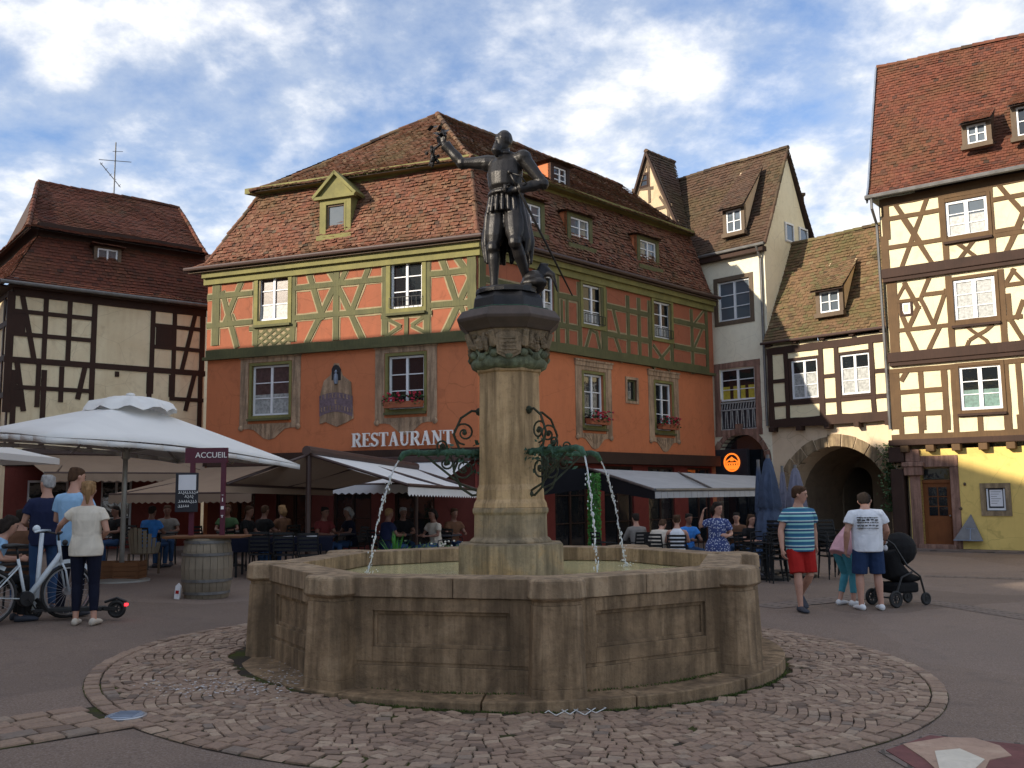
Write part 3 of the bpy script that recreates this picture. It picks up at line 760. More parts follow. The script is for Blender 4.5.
# painted sandstone surrounds with scrolled aprons
def surround(F, r):
    b = MB(local(OH, F)); s0, z0, s1, z1 = r; a, c = s0 - .11, s1 + .11; o = .40
    b.box(s0 - o, a, -.02, .0, z0 - .3, z1 + .22); b.box(c, s1 + o, -.02, 0, z0 - .3, z1 + .22)
    b.box(a, c, -.021, 0, z1 + .10, z1 + .22); b.box(s0 - o - .03, s1 + o + .03, -.05, 0, z1 + .22, z1 + .36); b.box(s0 - o - .05, s1 + o + .05, -.08, 0, z1 + .36, z1 + .42)
    m = (s0 + s1) / 2; h = (s1 - s0) / 2 + o; zz_ = z0 - .24
    ap = []
    for i in range(0, 13):
        t = -1 + 2 * i / 12; ap.append((m + t * h, zz_ - .06 - .42 * (1 - abs(t)) ** 1.3 - .05 * sin(abs(t) * 9)))
    b.prism(ap + [(m + h, zz_), (m - h, zz_)], -.022, 0)
    for sg in (-1, 1):
        b.M = local(OH, F) @ Matrix.Translation((m + sg * (h - .06), -.03, zz_ - .12)) @ Matrix.Rotation(pi / 2, 4, 'X'); b.lathe([(.075, -.03), (.09, 0), (.05, .03), (.02, .04)], 10)
    b.M = local(OH, F)
    for i in range(7):
        t = -.6 + 1.2 * i / 6; b.beam((m + t * h * .9, zz_ - .05), (m + t * h * .5, zz_ - .12 - .2 * (1 - abs(t))), .03, -.035, 0)
    b.build('surround', M['sandtrim'], OH)
for r in wallA: surround(A, r)
for r in loB: surround(B, r)
# railings at the foot of the upper right windows
for F, r in ((AJ, upA[1]), (BJ, upB[1]), (BJ, upB[2])):
    b = MB(local(OH, F)); s0, z0, s1, z1 = r
    b.bar((s0, -.1, z0 + .30), (s1, -.1, z0 + .30), .018)
    b.bar((s0, -.1, z0 + .04), (s1, -.1, z0 + .04), .018)
    for i in range(8):
        x = lerp(s0, s1, i / 7); b.bar((x, -.1, z0 + .04), (x, -.1, z0 + .30), .012)
    b.build('window_railing', M['iron'], OH)
# flower boxes
def flowerbox(F, r, label, n=70):
    s0, z0, s1, z1 = r
    t = empty('flower_box', F.M((s0 + s1) / 2, -.16, z0 + .02), label, 'flower box', 'flower boxes on the orange house')
    hw = (s1 - s0) / 2
    b = MB(); b.vprism([(-hw, -.09), (hw, -.09), (hw, .09), (-hw, .09)], 0, .17, poly2=[(-hw - .03, -.11), (hw + .03, -.11), (hw + .03, .11), (-hw - .03, .11)]); b.build('box', M['terracotta'], t)
    b = MB(); rd = random.Random(int(s0 * 100))
    for i in range(n * 2):
        x = rd.uniform(-hw - .08, hw + .08); y = rd.uniform(-.16, .08); z = .17 + rd.uniform(-.1, .24); a = rd.uniform(0, pi)
        dx, dy = Vector((cos(a), sin(a), rd.uniform(-.5, .5))) * .045, Vector((-sin(a), cos(a), rd.uniform(-.7, .7))) * .035; p = Vector((x, y, z))
        b.add([p - dx, p - dy, p + dx, p + dy], [(0, 1, 2, 3)])
    b.build('leaves', M['leaf'], t)
    b = MB()
    for i in range(n // 2): b.ell((rd.uniform(-hw - .05, hw + .05), rd.uniform(-.2, .0), .17 + rd.uniform(-.06, .26)), .035, .03, .03, 5)
    tag(b.build('flowers', M['petal'], t), kind='stuff')
    # stands on a bracket shelf
flowerbox(A, wallA[1], 'terracotta box of red geraniums above the white RESTAURANT letters', 90)
flowerbox(B, loB[0], 'red flower box on the window left of the small square window')
flowerbox(B, loB[1], 'red flower box on the window right of the small square window')
# dormer on the left face of the mansard
def dormer_gable(par, F, px0, py0, px1, py1, apex, y, mat_c='green_paint'):
    Fy = F.shift(y); r = rect_on(Fy, px0, py0, px1, py1); ap = Fy.q(*apex)
    s0, z0, s1, z1 = r; m = (s0 + s1) / 2
    Mx = MW[par.name].inverted() @ Fy.M()
    b = MB(Mx); zp = z1 - .05; zc = zp + .02
    b.box(s0, s0 + .16, -.02, 1.6, z0 + .1, zp); b.box(s1 - .16, s1, -.02, 1.6, z0 + .1, zp); b.box(s0 + .16, s1 - .16, -.02, .1, zp - .16, zp); b.box(s0 - .06, s1 + .06, -.1, .5, z0 - .02, z0 + .12)
    b.prism([(s0 - .12, zp), (s1 + .12, zp), (m, ap[1] - .08)], -.03, 1.9)
    b.box(s0 - .16, s1 + .16, -.12, .02, zp - .04, zp + .05)
    for sg in (-1, 1): b.beam((m + sg * ((s1 - s0) / 2 + .2), zp + .03), (m - sg * .02, ap[1]), .09, -.13, 1.9)
    dr = b.build('dormer', M[mat_c], par)
    for sg in (-1, 1): pass
    window(par, Fy, [s0 + .22, z0 + .17, s1 - .22, zp - .2], 1, 1, .06, fw=.05, casing=mat_c, cw=.06, glass='glass_pale', frame='old_wood')
    return dr
dormer_gable(OH, A, 320, 196, 351, 239, (332, 173), .12)
# flush windows in the right mansard
def dormer_flat(par, F, px0, py0, px1, py1, y, tiles, ext=1.1, cas='old_wood', cw=.12, glass='glass', deck='deck', up=.25, cheek='orange', rows=3, curtain='curtain'):
    Fy = F.shift(y); r = rect_on(Fy, px0, py0, px1, py1); s0, z0, s1, z1 = r; Mx = MW[par.name].inverted() @ Fy.M()
    b = MB(Mx); a, c = s0 - cw - .04, s1 + cw + .04
    for p, q in ((a, a + .05), (c - .05, c)): b.box(p, q, .0, ext, z0 - .1, z1 + cw + .02)
    b.build('dormer_cheek', M[cheek], par)
    b = MB(Mx); b.box(a, s0, -.03, .1, z0 - cw, z1 + cw); b.box(s1, c, -.03, .1, z0 - cw, z1 + cw); b.box(s0, s1, -.03, .1, z1, z1 + cw); b.box(a - .06, c + .06, -.14, .1, z0 - cw - .06, z0 - cw * .3)
    b.build('dormer_frame', M[cas], par)
    b = MB(Mx); zt = z1 + cw + .03
    roof_face(b, [Vector((a - .1, -.16, zt)), Vector((a - .1, ext, zt + up))], [Vector((c + .1, -.16, zt)), Vector((c + .1, ext, zt + up))], .13, .16, int(px0))
    b.build('dormer_roof', [M[tiles], M[deck]], par)
    window(par, Fy, r, 2, rows, .05, fw=.05, mainw=.05, glass=glass, curtain=curtain, cfrac=1 if curtain and glass != 'glass' else .5)
dormer_flat(OH, B, 521, 204, 540.5, 231, .15, 'tile_brown', up=.12, ext=.7, cas='green_wood', glass='glass_pale', curtain=None)
dormer_flat(OH, B, 570.4, 219, 588.7, 245.5, .15, 'tile_brown', up=.12, ext=.7, cas='green_wood', glass='glass_pale', curtain=None)
dormer_flat(OH, B, 639.8, 241.5, 655.7, 266, .15, 'tile_brown', up=.12, ext=.7, cas='green_wood', glass='glass_pale', curtain=None)
dormer_flat(OH, B, 553.5, 168, 566, 187, 1.35, 'tile_brown', ext=2.1, up=.05, cas='dark_wood', rows=3, curtain=None)
# --- painted cartouche with niche
t = MB(local(OH, A)); zk = Zm(315, 360, 360, 532)
def kk(x, y): return A.q(*zk(x, y))
cx = kk(255, 300)[0]
t.prism([kk(60, 760), kk(70, 400), kk(110, 250), kk(190, 180), kk(230, 40), kk(285, 40), kk(330, 180), kk(430, 260), kk(440, 400), kk(460, 690), kk(380, 735), kk(260, 700 + 90), kk(130, 735)], -.03, 0)
ct = t.build('painted_cartouche', M['sandtrim'], OH)
t = MB(local(OH, A)); t.prism([kk(205, 240), kk(205, 110), kk(225, 70), kk(255, 55), kk(290, 70), kk(312, 110), kk(312, 240)], -.036, -.02); t.build('niche', M['black'], ct)
t = MB(local(OH, A)); p_ = kk(258, 210); t.lathe([(.05, -.18), (.07, -.05), (.06, .08), (.03, .12), (.045, .17), (.02, .22)], 8, (p_[0], -.05, p_[1])); t.build('figurine', M['lead'], ct)
t = MB(local(OH, A)); top = [kk(60 + 39 * i, 425 - 40 * sin(pi * i / 10)) for i in range(11)]; bot = [kk(60 + 39 * i, 670 - 60 * sin(pi * i / 10)) for i in range(10, -1, -1)]
t.prism(top + bot, -.038, -.02); t.build('name_panel', M['panel_violet'], ct)
t = MB(local(OH, A)); rd = random.Random(5)
for row, (yy, n_) in enumerate(((455, 9), (530, 2), (600, 11))):
    for i in range(n_):
        if n_ == 2: x = 245 + i * 10
        else: x = 85 + 345 * i / (n_ - 1)
        y = yy - 35 * sin(pi * (x - 60) / 390)
        a, b = kk(x, y - 25), kk(x, y + 25); t.beam(a, b, .022, -.044, -.03)
        if rd.random() < .8: a = kk(x - 8, y - 25); b = kk(x + 12, y - 22); t.beam(a, b, .014, -.045, -.03)
        if rd.random() < .6: a = kk(x - 4, y + 2); b = kk(x + 12, y + 24); t.beam(a, b, .014, -.0455, -.03)
t.build('painted_lettering', M['sandtrim'], ct)
# --- RESTAURANT letters
def serif_letter(ch):
    """strokes on a 1-high grid: (x0,z0,x1,z1,w)"""
    T, t = .20, .085; sf = lambda x, z, h=.17: (x - h, z, x + h, z, .05)
    arc = lambda cx, cz, rx, rz, a0, a1, w, n=7: [(cx + rx * cos(a0 + (a1 - a0) * i / n), cz + rz * sin(a0 + (a1 - a0) * i / n), cx + rx * cos(a0 + (a1 - a0) * (i + 1) / n), cz + rz * sin(a0 + (a1 - a0) * (i + 1) / n), w) for i in range(n)]
    if ch == 'R': return .78, [(.2, 0, .2, 1, T), sf(.2, .025), sf(.17, .975, .14), (.2, .96, .42, .96, t), (.2, .5, .42, .5, t)] + arc(.42, .73, .2, .23, -pi / 2, pi / 2, .15) + [(.4, .5, .68, .0, .17), sf(.70, .025, .1)]
    if ch == 'E': return .70, [(.2, 0, .2, 1, T), (.05, .965, .62, .965, .07), (.05, .035, .64, .035, .07), (.2, .51, .45, .51, .07), (.6, .78, .6, 1, .05), (.62, 0, .62, .24, .05), (.46, .4, .46, .62, .05)]
    if ch == 'S': return .60, arc(.3, .74, .2, .22, .1 * pi, pi, .11) + arc(.3, .74, .2, .22, pi, 1.45 * pi, .16) + [(.22, .54, .42, .44, .2)] + arc(.3, .26, .22, .22, .45 * pi, -.1 * pi, .16) + arc(.3, .26, .22, .22, -.1 * pi, -.9 * pi, .11) + [(.5, .76, .5, .98, .05), (.08, .02, .08, .26, .05)]
    if ch == 'T': return .72, [(.36, 0, .36, 1, T), sf(.36, .025), (.04, .965, .68, .965, .07), (.05, .74, .05, 1, .05), (.67, .74, .67, 1, .05)]
    if ch == 'A': return .80, [(.14, 0, .38, 1, .08), (.38, 1, .64, 0, .19), (.22, .34, .55, .34, .06), sf(.13, .025, .12), sf(.65, .025, .14)]
    if ch == 'U': return .78, [(.2, .3, .2, 1, T), (.62, .3, .62, 1, .08)] + arc(.41, .28, .21, .24, pi, 2 * pi, .12) + [sf(.2, .975, .16), sf(.62, .975, .12)]
    if ch == 'N': return .84, [(.18, 0, .18, 1, .08), (.66, 0, .66, 1, .08), (.16, .98, .66, .04, .19), sf(.18, .025, .12), sf(.14, .975, .12), sf(.66, .975, .12)]
    return .5, []
sgn = empty('restaurant_sign', A.M(A.q(404, 445)[0], -.1, A.q(404, 445)[1]), 'white serif letters reading RESTAURANT on the orange wall', 'sign')
x0_, z0_ = A.q(353.5, 447); x1_, z1_ = A.q(455, 444.5); hL = A.q(400, 432)[1] - A.q(400, 445.8)[1]
zl = (z0_ + z1_) / 2; wid_ = sum(serif_letter(c)[0] for c in 'RESTAURANT'); kx = (x1_ - x0_) / wid_; xx = x0_
lm = MW[sgn.name].inverted() @ A.shift(-.1).M()
for ch in 'RESTAURANT':
    b = MB(lm); wd_, st = serif_letter(ch)
    for i, (a, c, d, e, ww) in enumerate(st): b.beam((xx + a * kx, zl + c * hL), (xx + d * kx, zl + e * hL), ww * hL * 1.0, -.03 - i * .0007, .02)
    b.build('letter', M['letter_white'], sgn); xx += wd_ * kx
# --- ground floor of both fronts
w = MB(local(OH, A)); 
zgf = lambda: -.2
w = MB(local(OH, A, .12)); dsA = []
x = sAL + .5
doorsA = []
while x < -1.5:
    doorsA.append((x, .3, x + 1.25, 2.45)); x += 1.95
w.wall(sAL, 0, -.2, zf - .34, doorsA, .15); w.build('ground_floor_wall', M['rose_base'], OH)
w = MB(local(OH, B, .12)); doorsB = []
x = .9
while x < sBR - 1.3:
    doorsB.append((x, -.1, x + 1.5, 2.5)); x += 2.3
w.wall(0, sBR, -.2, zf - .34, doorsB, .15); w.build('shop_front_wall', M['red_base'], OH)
for F, ds in ((A.shift(.12), doorsA), (B.shift(.12), doorsB)):
    for r in ds: window(OH, F, list(r), 2, 3, .1, fw=.07, glass='glass', frame='dark_wood')
b = MB(local(OH, A)); b.box(sAL, .05, -.1, .1, zf - .34, zf - .002); b.M = local(OH, B); b.box(-.02, sBR, -.22, .1, zf - .36, zf - .004); b.build('fascia', M['dark_wood'], OH)
# ================================================================ WHITE HOUSE (W) with half-timbered cross gable
WH = empty('white_house', Wf.M(), 'narrow off-white house with steep brown roof, timbered gable and a shop arch', 'house')
zWe = pz(Wf.shift(-.25), (688, 259.5), (760, 245.5))
sWg0, sWg1 = Wf.q(625, 200)[0], Wf.q(692, 255)[0]
sWl = Wf.q(600, 250)[0]
apx = Wf.q(648, 152)
wW = [rect_on(Wf, 718, 280, 750, 320), rect_on(Wf, 720.5, 368, 755.5, 430)]
aw = [Wf.q(700, 470), Wf.q(741, 434), Wf.q(764, 470)]
arc_c = aw[1][0] - .02; arc_r = .98; arc_top = aw[1][1]
w = MB(local(WH, Wf))
# wall with arched shop opening
def arch_wall(b, s0, s1, z0, z1, cx, r, zt, depth=.3, m=None, holes=(), n=16, pointed=0, rm=None):
    """wall with one arched opening of half width r whose crown is at zt"""
    zs = zt - r
    b.wall(s0, cx - r, z0, z1, [h for h in holes if h[2] < cx - r], depth, 0, m); b.wall(cx + r, s1, z0, z1, [h for h in holes if h[0] > cx + r], depth, 0, m)
    hs = [h for h in holes if h[0] >= cx - r - 1 and h[2] <= cx + r + 1 and h[1] > zt]
    zc = min([h[1] for h in hs] + [z1]) 
    zc = zt + .12 if hs else z1
    if hs: b.wall(cx - r, cx + r, zc, z1, [(max(h[0], cx - r), h[1], min(h[2], cx + r), h[3]) for h in hs], depth, 0, m)
    P = [(cx + r * cos(pi * i / n), zs + r * sin(pi * i / n)) for i in range(n + 1)]
    for i in range(n):
        a, c = P[i], P[i + 1]
        b.add([(a[0], 0, a[1]), (c[0], 0, c[1]), (c[0], 0, zc), (a[0], 0, zc)], [(3, 2, 1, 0)], m)
        b.add([(a[0], 0, a[1]), (c[0], 0, c[1]), (c[0], depth, c[1]), (a[0], depth, a[1])], [(0, 1, 2, 3)], m if rm is None else rm)
    for x in (cx - r, cx + r): b.add([(x, 0, z0), (x, depth, z0), (x, depth, zs), (x, 0, zs)], [(0, 1, 2, 3)], m)
def arch_ring(b, cx, r, zt, wd, z0, y0=-.04, n=11, gap=.012, jam=4):
    zs = zt - r
    for i in range(n):
        a0, a1 = pi * i / n + gap, pi * (i + 1) / n - gap; rr = r + wd * R_.uniform(.88, 1.12); b.t = R_.random()
        y_ = y0 - R_.random() * .02
        b.prism([(cx + r * cos(a0), zs + r * sin(a0)), (cx + rr * cos(a0), zs + rr * sin(a0)), (cx + rr * cos((a0 + a1) / 2) * 1.0, zs + rr * sin((a0 + a1) / 2) * 1.0), (cx + rr * cos(a1), zs + rr * sin(a1)), (cx + r * cos(a1), zs + r * sin(a1)), (cx + r * cos((a0 + a1) / 2), zs + r * sin((a0 + a1) / 2))], y_, .3)
    for sg in (-1, 1):
        for j in range(jam):
            za, zb = z0 + (zs - z0) * j / jam, z0 + (zs - z0) * (j + 1) / jam; rr = r + wd * R_.uniform(.85, 1.3)
            b.prism([(cx + sg * r, za + .008), (cx + sg * rr, za + .008), (cx + sg * rr, zb - .008), (cx + sg * r, zb - .008)], y0 - R_.random() * .02, .3)
arch_wall(w, sWl, 0, -.2, zWe - .1, arc_c, arc_r, arc_top, .3, holes=[hole(r) for r in wW])
w.M = local(WH, S)
sR, zR = S.q(785, 148); sR2, zR2 = S.q(816, 237)
dep = 2 * sR
w.add([(0, 0, -.2), (dep, 0, -.2), (dep, 0, zWe), (sR, 0, zR - .12), (0, 0, zWe)], [(0, 1, 2, 3, 4)])
w.M = MW[WH.name].inverted()
pb = [Wf.P(sWl, 0, 0), Wf.P(sWl, dep, 0), S.P(dep, 0, 0)]
w.add([(pb[0].x, pb[0].y, -.2), (pb[1].x, pb[1].y, -.2), (pb[1].x, pb[1].y, zWe), (pb[0].x, pb[0].y, zWe)], [(0, 1, 2, 3)])
w.add([(pb[1].x, pb[1].y, -.2), (pb[2].x, pb[2].y, -.2), (pb[2].x, pb[2].y, zWe), (pb[1].x, pb[1].y, zWe)], [(0, 1, 2, 3)])
w.build('wall', M['white_render'], WH)
b = MB(local(WH, Wf)); arch_ring(b, arc_c, arc_r, arc_top, .2, -.1, -.03, 9); b.box(arc_c - .16, arc_c + .1, -.08, .2, arc_top + .02, arc_top + .36); b.build('shop_arch', M['pink_stone'], WH)
b = MB(local(WH, Wf)); b.box(arc_c - arc_r, arc_c + arc_r, .28, .34, -.1, arc_top); b.build('shop_window', M['glass'], WH)
window(WH, Wf, wW[0], 2, 3, .1, casing='old_wood', cw=.16, cproud=.03, glass='glass_pale', mainw=.08)
r = wW[1]; r2 = [r[0], lerp(r[1], r[3], .48), r[2], r[3]]
window(WH, Wf, r2, 2, 3, .1, casing=None, curtain='curtain_yellow', cfrac=.45, mainw=.08)
b = MB(local(WH, Wf)); s0, z0, s1, z1 = r
for a_, c_ in (((s0 - .12, z0 - .1), (s0 - .12, z1 + .18)), ((s1 + .12, z0 - .1), (s1 + .12, z1 + .18)), ((s0 - .24, z1 + .12), (s1 + .24, z1 + .12)), ((s0 - .24, z0 - .1), (s1 + .24, z0 - .1))): b.beam(a_, c_, .22, -.03 - R_.random() * .003, .1)
b.build('stone_surround', M['pink_stone'], WH)
# patterned parapet panel
b = MB(local(WH, Wf)); zp = lerp(z0, z1, .46); b.box(s0, s1, .02, .08, z0, zp); pnl = b.build('parapet_panel', M['slate'], WH)
b = MB(local(WH, Wf)); n_ = 13
for i in range(n_):
    x = lerp(s0 + .05, s1 - .05, i / (n_ - 1)); b.beam((x, z0 + .08), (x + (.03 if i % 2 else -.03), zp - .32), .03, -.002 - i * .0004, .04)
    b.beam((x - .02, zp - .26), (x + .02, zp - .06), .03, -.001 - i * .0004, .04)
for z in (z0 + .03, zp - .29, zp - .03): b.beam((s0, z), (s1, z), .045, -.012, .04)
b.build('carved_pattern', M['curtain'], pnl)
# main roof
zWr = zR
ov = .28
rm = MB(MW[WH.name].inverted())
def WP(s, y, z): return Wf.P(s, y, z)
eL, eR = WP(sWg1 + .05, -ov, zWe), WP(.18, -ov, zWe); gzt = min(apx[1], zWr - .05); fy = (gzt - zWe) / (zWr - zWe); yv = lerp(-ov, sR, fy)
tL, tR = WP(apx[0], sR, zWr), WP(.12, sR, zWr); vL, vR = WP(apx[0], yv, gzt), lerp(eR, tR, fy)
kick = lambda a, b_: [a, lerp(a, b_, .16) - Vector((0, 0, .16)), b_]
roof_face(rm, [eL, lerp(eL, vL, .16) - Vector((0, 0, .16)), vL, tL], [eR, lerp(eR, vR, .16) - Vector((0, 0, .16)), vR, tR], .14, .17, 21, 1.2)
bL, bR = WP(sWl, dep + ov, zWe), WP(.18, dep + ov, zWe)
roof_face(rm, [bR, tR], [bL, WP(sWl, sR, zWr)], .18, .2, 22)
ridge_caps(rm, WP(sWg0, sR, zWr), tR, .1); ridge_caps(rm, eR, tR, .06); 
rm.build('main_roof', [M['tile_umber'], M['deck']], WH)
# cross gable
gap_s = apx[0]; gz = apx[1]; g0, g1 = 2 * apx[0] - sWg1, sWg1; gzb = pz(Wf, (694, 258))
w = MB(local(WH, Wf)); w.prism([(g0, zWe - 1.2), (g1, zWe - 1.2), (g1, gzb), (gap_s, gz - .1), (g0, gzb)], -.02, .0)
w.build('gable_wall', M['gable_render'], WH)
b = MB(local(WH, Wf)); zq = Zm(500, 130, 760, 768)
timbers(b, Wf, [(395, 178, 450, 172, .12), (440, 95, 440, 170, .12), (412, 135, 412, 175, .1), (440, 170, 445, 215, .12), (455, 232, 510, 225, .12), (497, 225, 500, 265, .12), (505, 275, 530, 270, .1), (475, 200, 520, 270, .1)], .12, -.045, Z=zq)
for sg, gg in ((1, g1), (-1, g0)):
    b.beam((gg, gzb), (gap_s, gz - .16), .2, -.055 - .004 * sg, .0)
b.build('gable_timber', M['old_wood'], WH)
window(WH, Wf.shift(-.02), rect_on(Wf, 639.5, 175, 648.5, 187), 1, 2, -.01, fw=.04, casing='dark_wood', cw=.06, frame='dark_wood')
rm = MB(MW[WH.name].inverted())
for sg, gg in ((1, g1), (-1, g0)):
    lo0, lo1 = WP(gg + sg * .12, -.15, gzb - .12), WP(gg + sg * .12, .1 if sg > 0 else sR, gzb - .12); hi0, hi1 = WP(gap_s, -.15, gz + .0), WP(gap_s, min(yv, sR), gz)
    a_, c_ = (([lo0, hi0], [lo1, hi1]) if sg > 0 else ([lo1, hi1], [lo0, hi0]))
    roof_face(rm, a_, c_, .14, .17, 23 + sg, 1.2)
    q0, q1 = WP(gg + sg * .12, -.155, gzb - .16), WP(gap_s, -.155, gz - .05); rm.bar(q0, q1, .04, .09, 1)
ridge_caps(rm, WP(gap_s, -.15, gz + .02), WP(gap_s, min(yv, sR), gz + .02), .09)
rm.build('gable_roof', [M['tile_umber'], M['deck']], WH)
b = MB(MW[WH.name].inverted()); b.bar(lerp(eL, vL, .03) + Vector((-.02, -.06, .14)), lerp(eL, vL, .97) + Vector((-.02, -.06, .14)), .24, .05)
b.build('valley_flashing', M['lead'], WH)
# shed dormer on white roof and gatehouse roof
def shed_dormer(par, F, r, y, tiles, cheekmat, slope=1.5, flat=.6, cas='old_wood', ov_=.12, rows=2, glass='glass_pale'):
    Fy = F.shift(y); s0, z0, s1, z1 = r; a, c = s0 - .14, s1 + .14; Mx = MW[par.name].inverted() @ Fy.M(); zt = z1 + .14; zf_ = z0 - .12 + .1 * slope; run = (zt - zf_) / (slope * (1 - flat)); rise = run * slope * flat - .02
    b = MB(Mx)
    for x in (a, c - .04): b.add([(x, 0, z0 - .1), (x + .04, 0, z0 - .1), (x + .04, run, zt + rise), (x, run, zt + rise), (x, 0, zt), (x + .04, 0, zt)], [(0, 1, 2, 3), (0, 3, 4), (1, 5, 2), (4, 3, 2, 5), (0, 4, 5, 1)])
    b.build('dormer_cheek', M[cheekmat], par, fixn=True)
    b = MB(Mx); b.box(a, s0, -.03, .08, z0 - .08, zt); b.box(s1, c, -.03, .08, z0 - .08, zt); b.box(s0, s1, -.03, .08, z1, zt); b.box(a - .03, c + .03, -.12, .08, z0 - .16, z0 - .02); b.build('dormer_frame', M[cas], par)
    b = MB(Mx); roof_face(b, [Vector((a - ov_, -.28, zt - .12)), Vector((a - ov_ * .3, run, zt + rise))], [Vector((c + ov_, -.28, zt - .12)), Vector((c + ov_ * .3, run, zt + rise))], .13, .16, int(abs(s0) * 50)); b.build('dormer_roof', [M[tiles], M['deck']], par)
    window(par, Fy, r, 2, rows, .03, fw=.05, mainw=.05, glass=glass)
def on_slope(F, px, y0, z0, y1, z1, back=.1):
    y = y0
    for _ in range(8):
        r = rect_on(F.shift(y), *px); y = y0 + (r[1] - .12 - z0) / (z1 - z0) * (y1 - y0) - back
    return y, r
yD, r = on_slope(Wf, (726.5, 210, 741.5, 232), -ov, zWe, sR, zWr)
slW = (zWr - zWe) / (sR + ov)
shed_dormer(WH, Wf, r, yD, 'tile_umber', 'gable_render', slW, .66)
# windows in the side gable and chimney
for (a_, b_, c_, d_) in ((785, 224, 793, 242), (799, 229, 807, 246)):
    window(WH, S, rect_on(S, a_, b_, c_, d_), 1, 1, -.02, fw=.05, casing='white', cw=.03, glass='glass_pale')
b = MB(MW[WH.name].inverted()); cp = S.P(sR + 1.5, .5, zR - 3.0); b.M = MW[WH.name].inverted() @ Matrix.Translation(cp); b.box(-.25, .25, -.25, .25, 0, 1.55); b.box(-.3, .3, -.3, .3, 1.55, 1.65); b.box(-.15, .15, -.15, .15, 1.65, 1.85); b.build('chimney', M['old_wood'], WH)
g = MB(MW[WH.name].inverted()); g.tube([WP(sWg1 - .1, -ov - .06, zWe), WP(.2, -ov - .06, zWe)], .06, 8)
dp = WP(-.12, -.1, 0); g.tube([WP(-.12, -ov - .06, zWe - .02), WP(-.12, -.08, zWe - .45), WP(-.12, -.08, 3.9)], .05, 8); g.build('gutter', M['gutter'], WH)
b = MB(local(WH, Wf)); b.box(sWg1, .1, -ov, -.02, zWe - .22, zWe - .05); b.build('eaves_board', M['dark_wood'], WH)
# backlit round shop sign in dark box
cs = Wf.q(736, 462.5)
sg_ = empty('shop_sign', Wf.M(cs[0], -.25, cs[1]), 'dark box sign with glowing orange round emblem over the right terrace', 'sign')
b = MB(); b.box(-1.05, .62, 0, .16, -.5, .46); b.build('box', M['slate'], sg_, bevel=.01)
b = MB(Matrix.Rotation(pi / 2, 4, 'X')); 
def ringm(b, r0, r1, y0, y1, n=28):
    V = [];
    for r_, y_ in ((r0, y0), (r1, y0), (r1, y1), (r0, y1)):
        V += [(r_ * cos(2 * pi * i / n), y_, r_ * sin(2 * pi * i / n)) for i in range(n)]
    F = [(a * n + i, a * n + (i + 1) % n, ((a + 1) % 4) * n + (i + 1) % n, ((a + 1) % 4) * n + i) for a in range(4) for i in range(n)]
    b.add(V, F)
b = MB(); ringm(b, .335, .40, -.03, .0)
for sx_ in (-1, 1): b.beam((sx_ * .30, .02), (0, .20), .05, -.03, 0)
b.beam((-.30, -.02), (.30, -.02), .04, -.028, 0)
for x in (-.24, -.12, 0, .12, .24): b.beam((x, -.06), (x, -.2), .05, -.031, 0); b.beam((x - .03, -.06), (x + .04, -.06), .03, -.029, 0); b.beam((x - .03, -.2), (x + .04, -.2), .03, -.029, 0)
b.prism([(.3 * cos(pi + pi * i / 10), -.13 + .2 * sin(pi + pi * i / 10) * .9) for i in range(11)] , -.02, 0)
b.prism([(-.08, .05), (.08, .05), (.08, .17), (0, .24), (-.08, .17)], -.025, 0)
b.build('emblem', M['neon'], sg_).scale = (.82, 1, .82)

# ================================================================ GATEHOUSE with the archway
GH = empty('gatehouse', Nf.M(), 'small cream half-timbered house over a stone passage arch', 'house')
sN1 = Nf.q(893, 420)[0] + 1.6
zNe = pz(Nf.shift(-.35), (762, 344), (883, 328))
zNb = pz(Nf.shift(-.2), (774, 428), (888, 419))
cA = Nf.q(838, 470)[0]; rA = (Nf.q(893, 500)[0] - Nf.q(787, 500)[0]) / 2 * .97; cA = (Nf.q(893, 500)[0] + Nf.q(787, 500)[0]) / 2; zA = Nf.q(838, 446)[1]
w = MB(local(GH, Nf)); arch_wall(w, 0, sN1, -.2, zNb, cA, rA, zA, 1.0); w.build('arch_wall', M['arch_render'], GH)
b = MB(local(GH, Nf)); arch_ring(b, cA, rA, zA, .36, -.1, -.035, 13, .01, 5); b.build('arch_stones', M['arch_stone'], GH, bevel=.012)
# passage behind the arch
w = MB(local(GH, Nf)); Ln = 7.0
w.box(cA - rA - .3, cA - rA, 1.001, Ln, -.2, zNb)
dB = 1.2
while dB < 6.5:
    p_ = Nf.P(cA - rA, dB, 0)
    if 512 + FOC * p_.x / p_.y > 838: break
    dB += .1
Nb = Nf.shift(dB); ac_ = Nb.q(858.5, 500)[0]; ar_ = (Nb.q(873, 500)[0] - Nb.q(844, 500)[0]) / 2
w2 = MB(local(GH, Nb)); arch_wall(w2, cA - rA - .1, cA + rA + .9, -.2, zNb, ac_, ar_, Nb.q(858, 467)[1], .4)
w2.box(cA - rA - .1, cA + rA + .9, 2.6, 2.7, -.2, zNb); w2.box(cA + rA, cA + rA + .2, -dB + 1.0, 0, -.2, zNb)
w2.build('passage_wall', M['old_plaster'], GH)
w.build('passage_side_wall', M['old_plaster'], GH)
# vault ceiling
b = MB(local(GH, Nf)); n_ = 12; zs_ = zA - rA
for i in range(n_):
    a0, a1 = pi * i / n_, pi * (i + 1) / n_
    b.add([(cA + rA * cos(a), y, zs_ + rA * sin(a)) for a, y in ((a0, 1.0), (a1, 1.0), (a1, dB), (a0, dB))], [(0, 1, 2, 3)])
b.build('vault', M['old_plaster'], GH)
pass
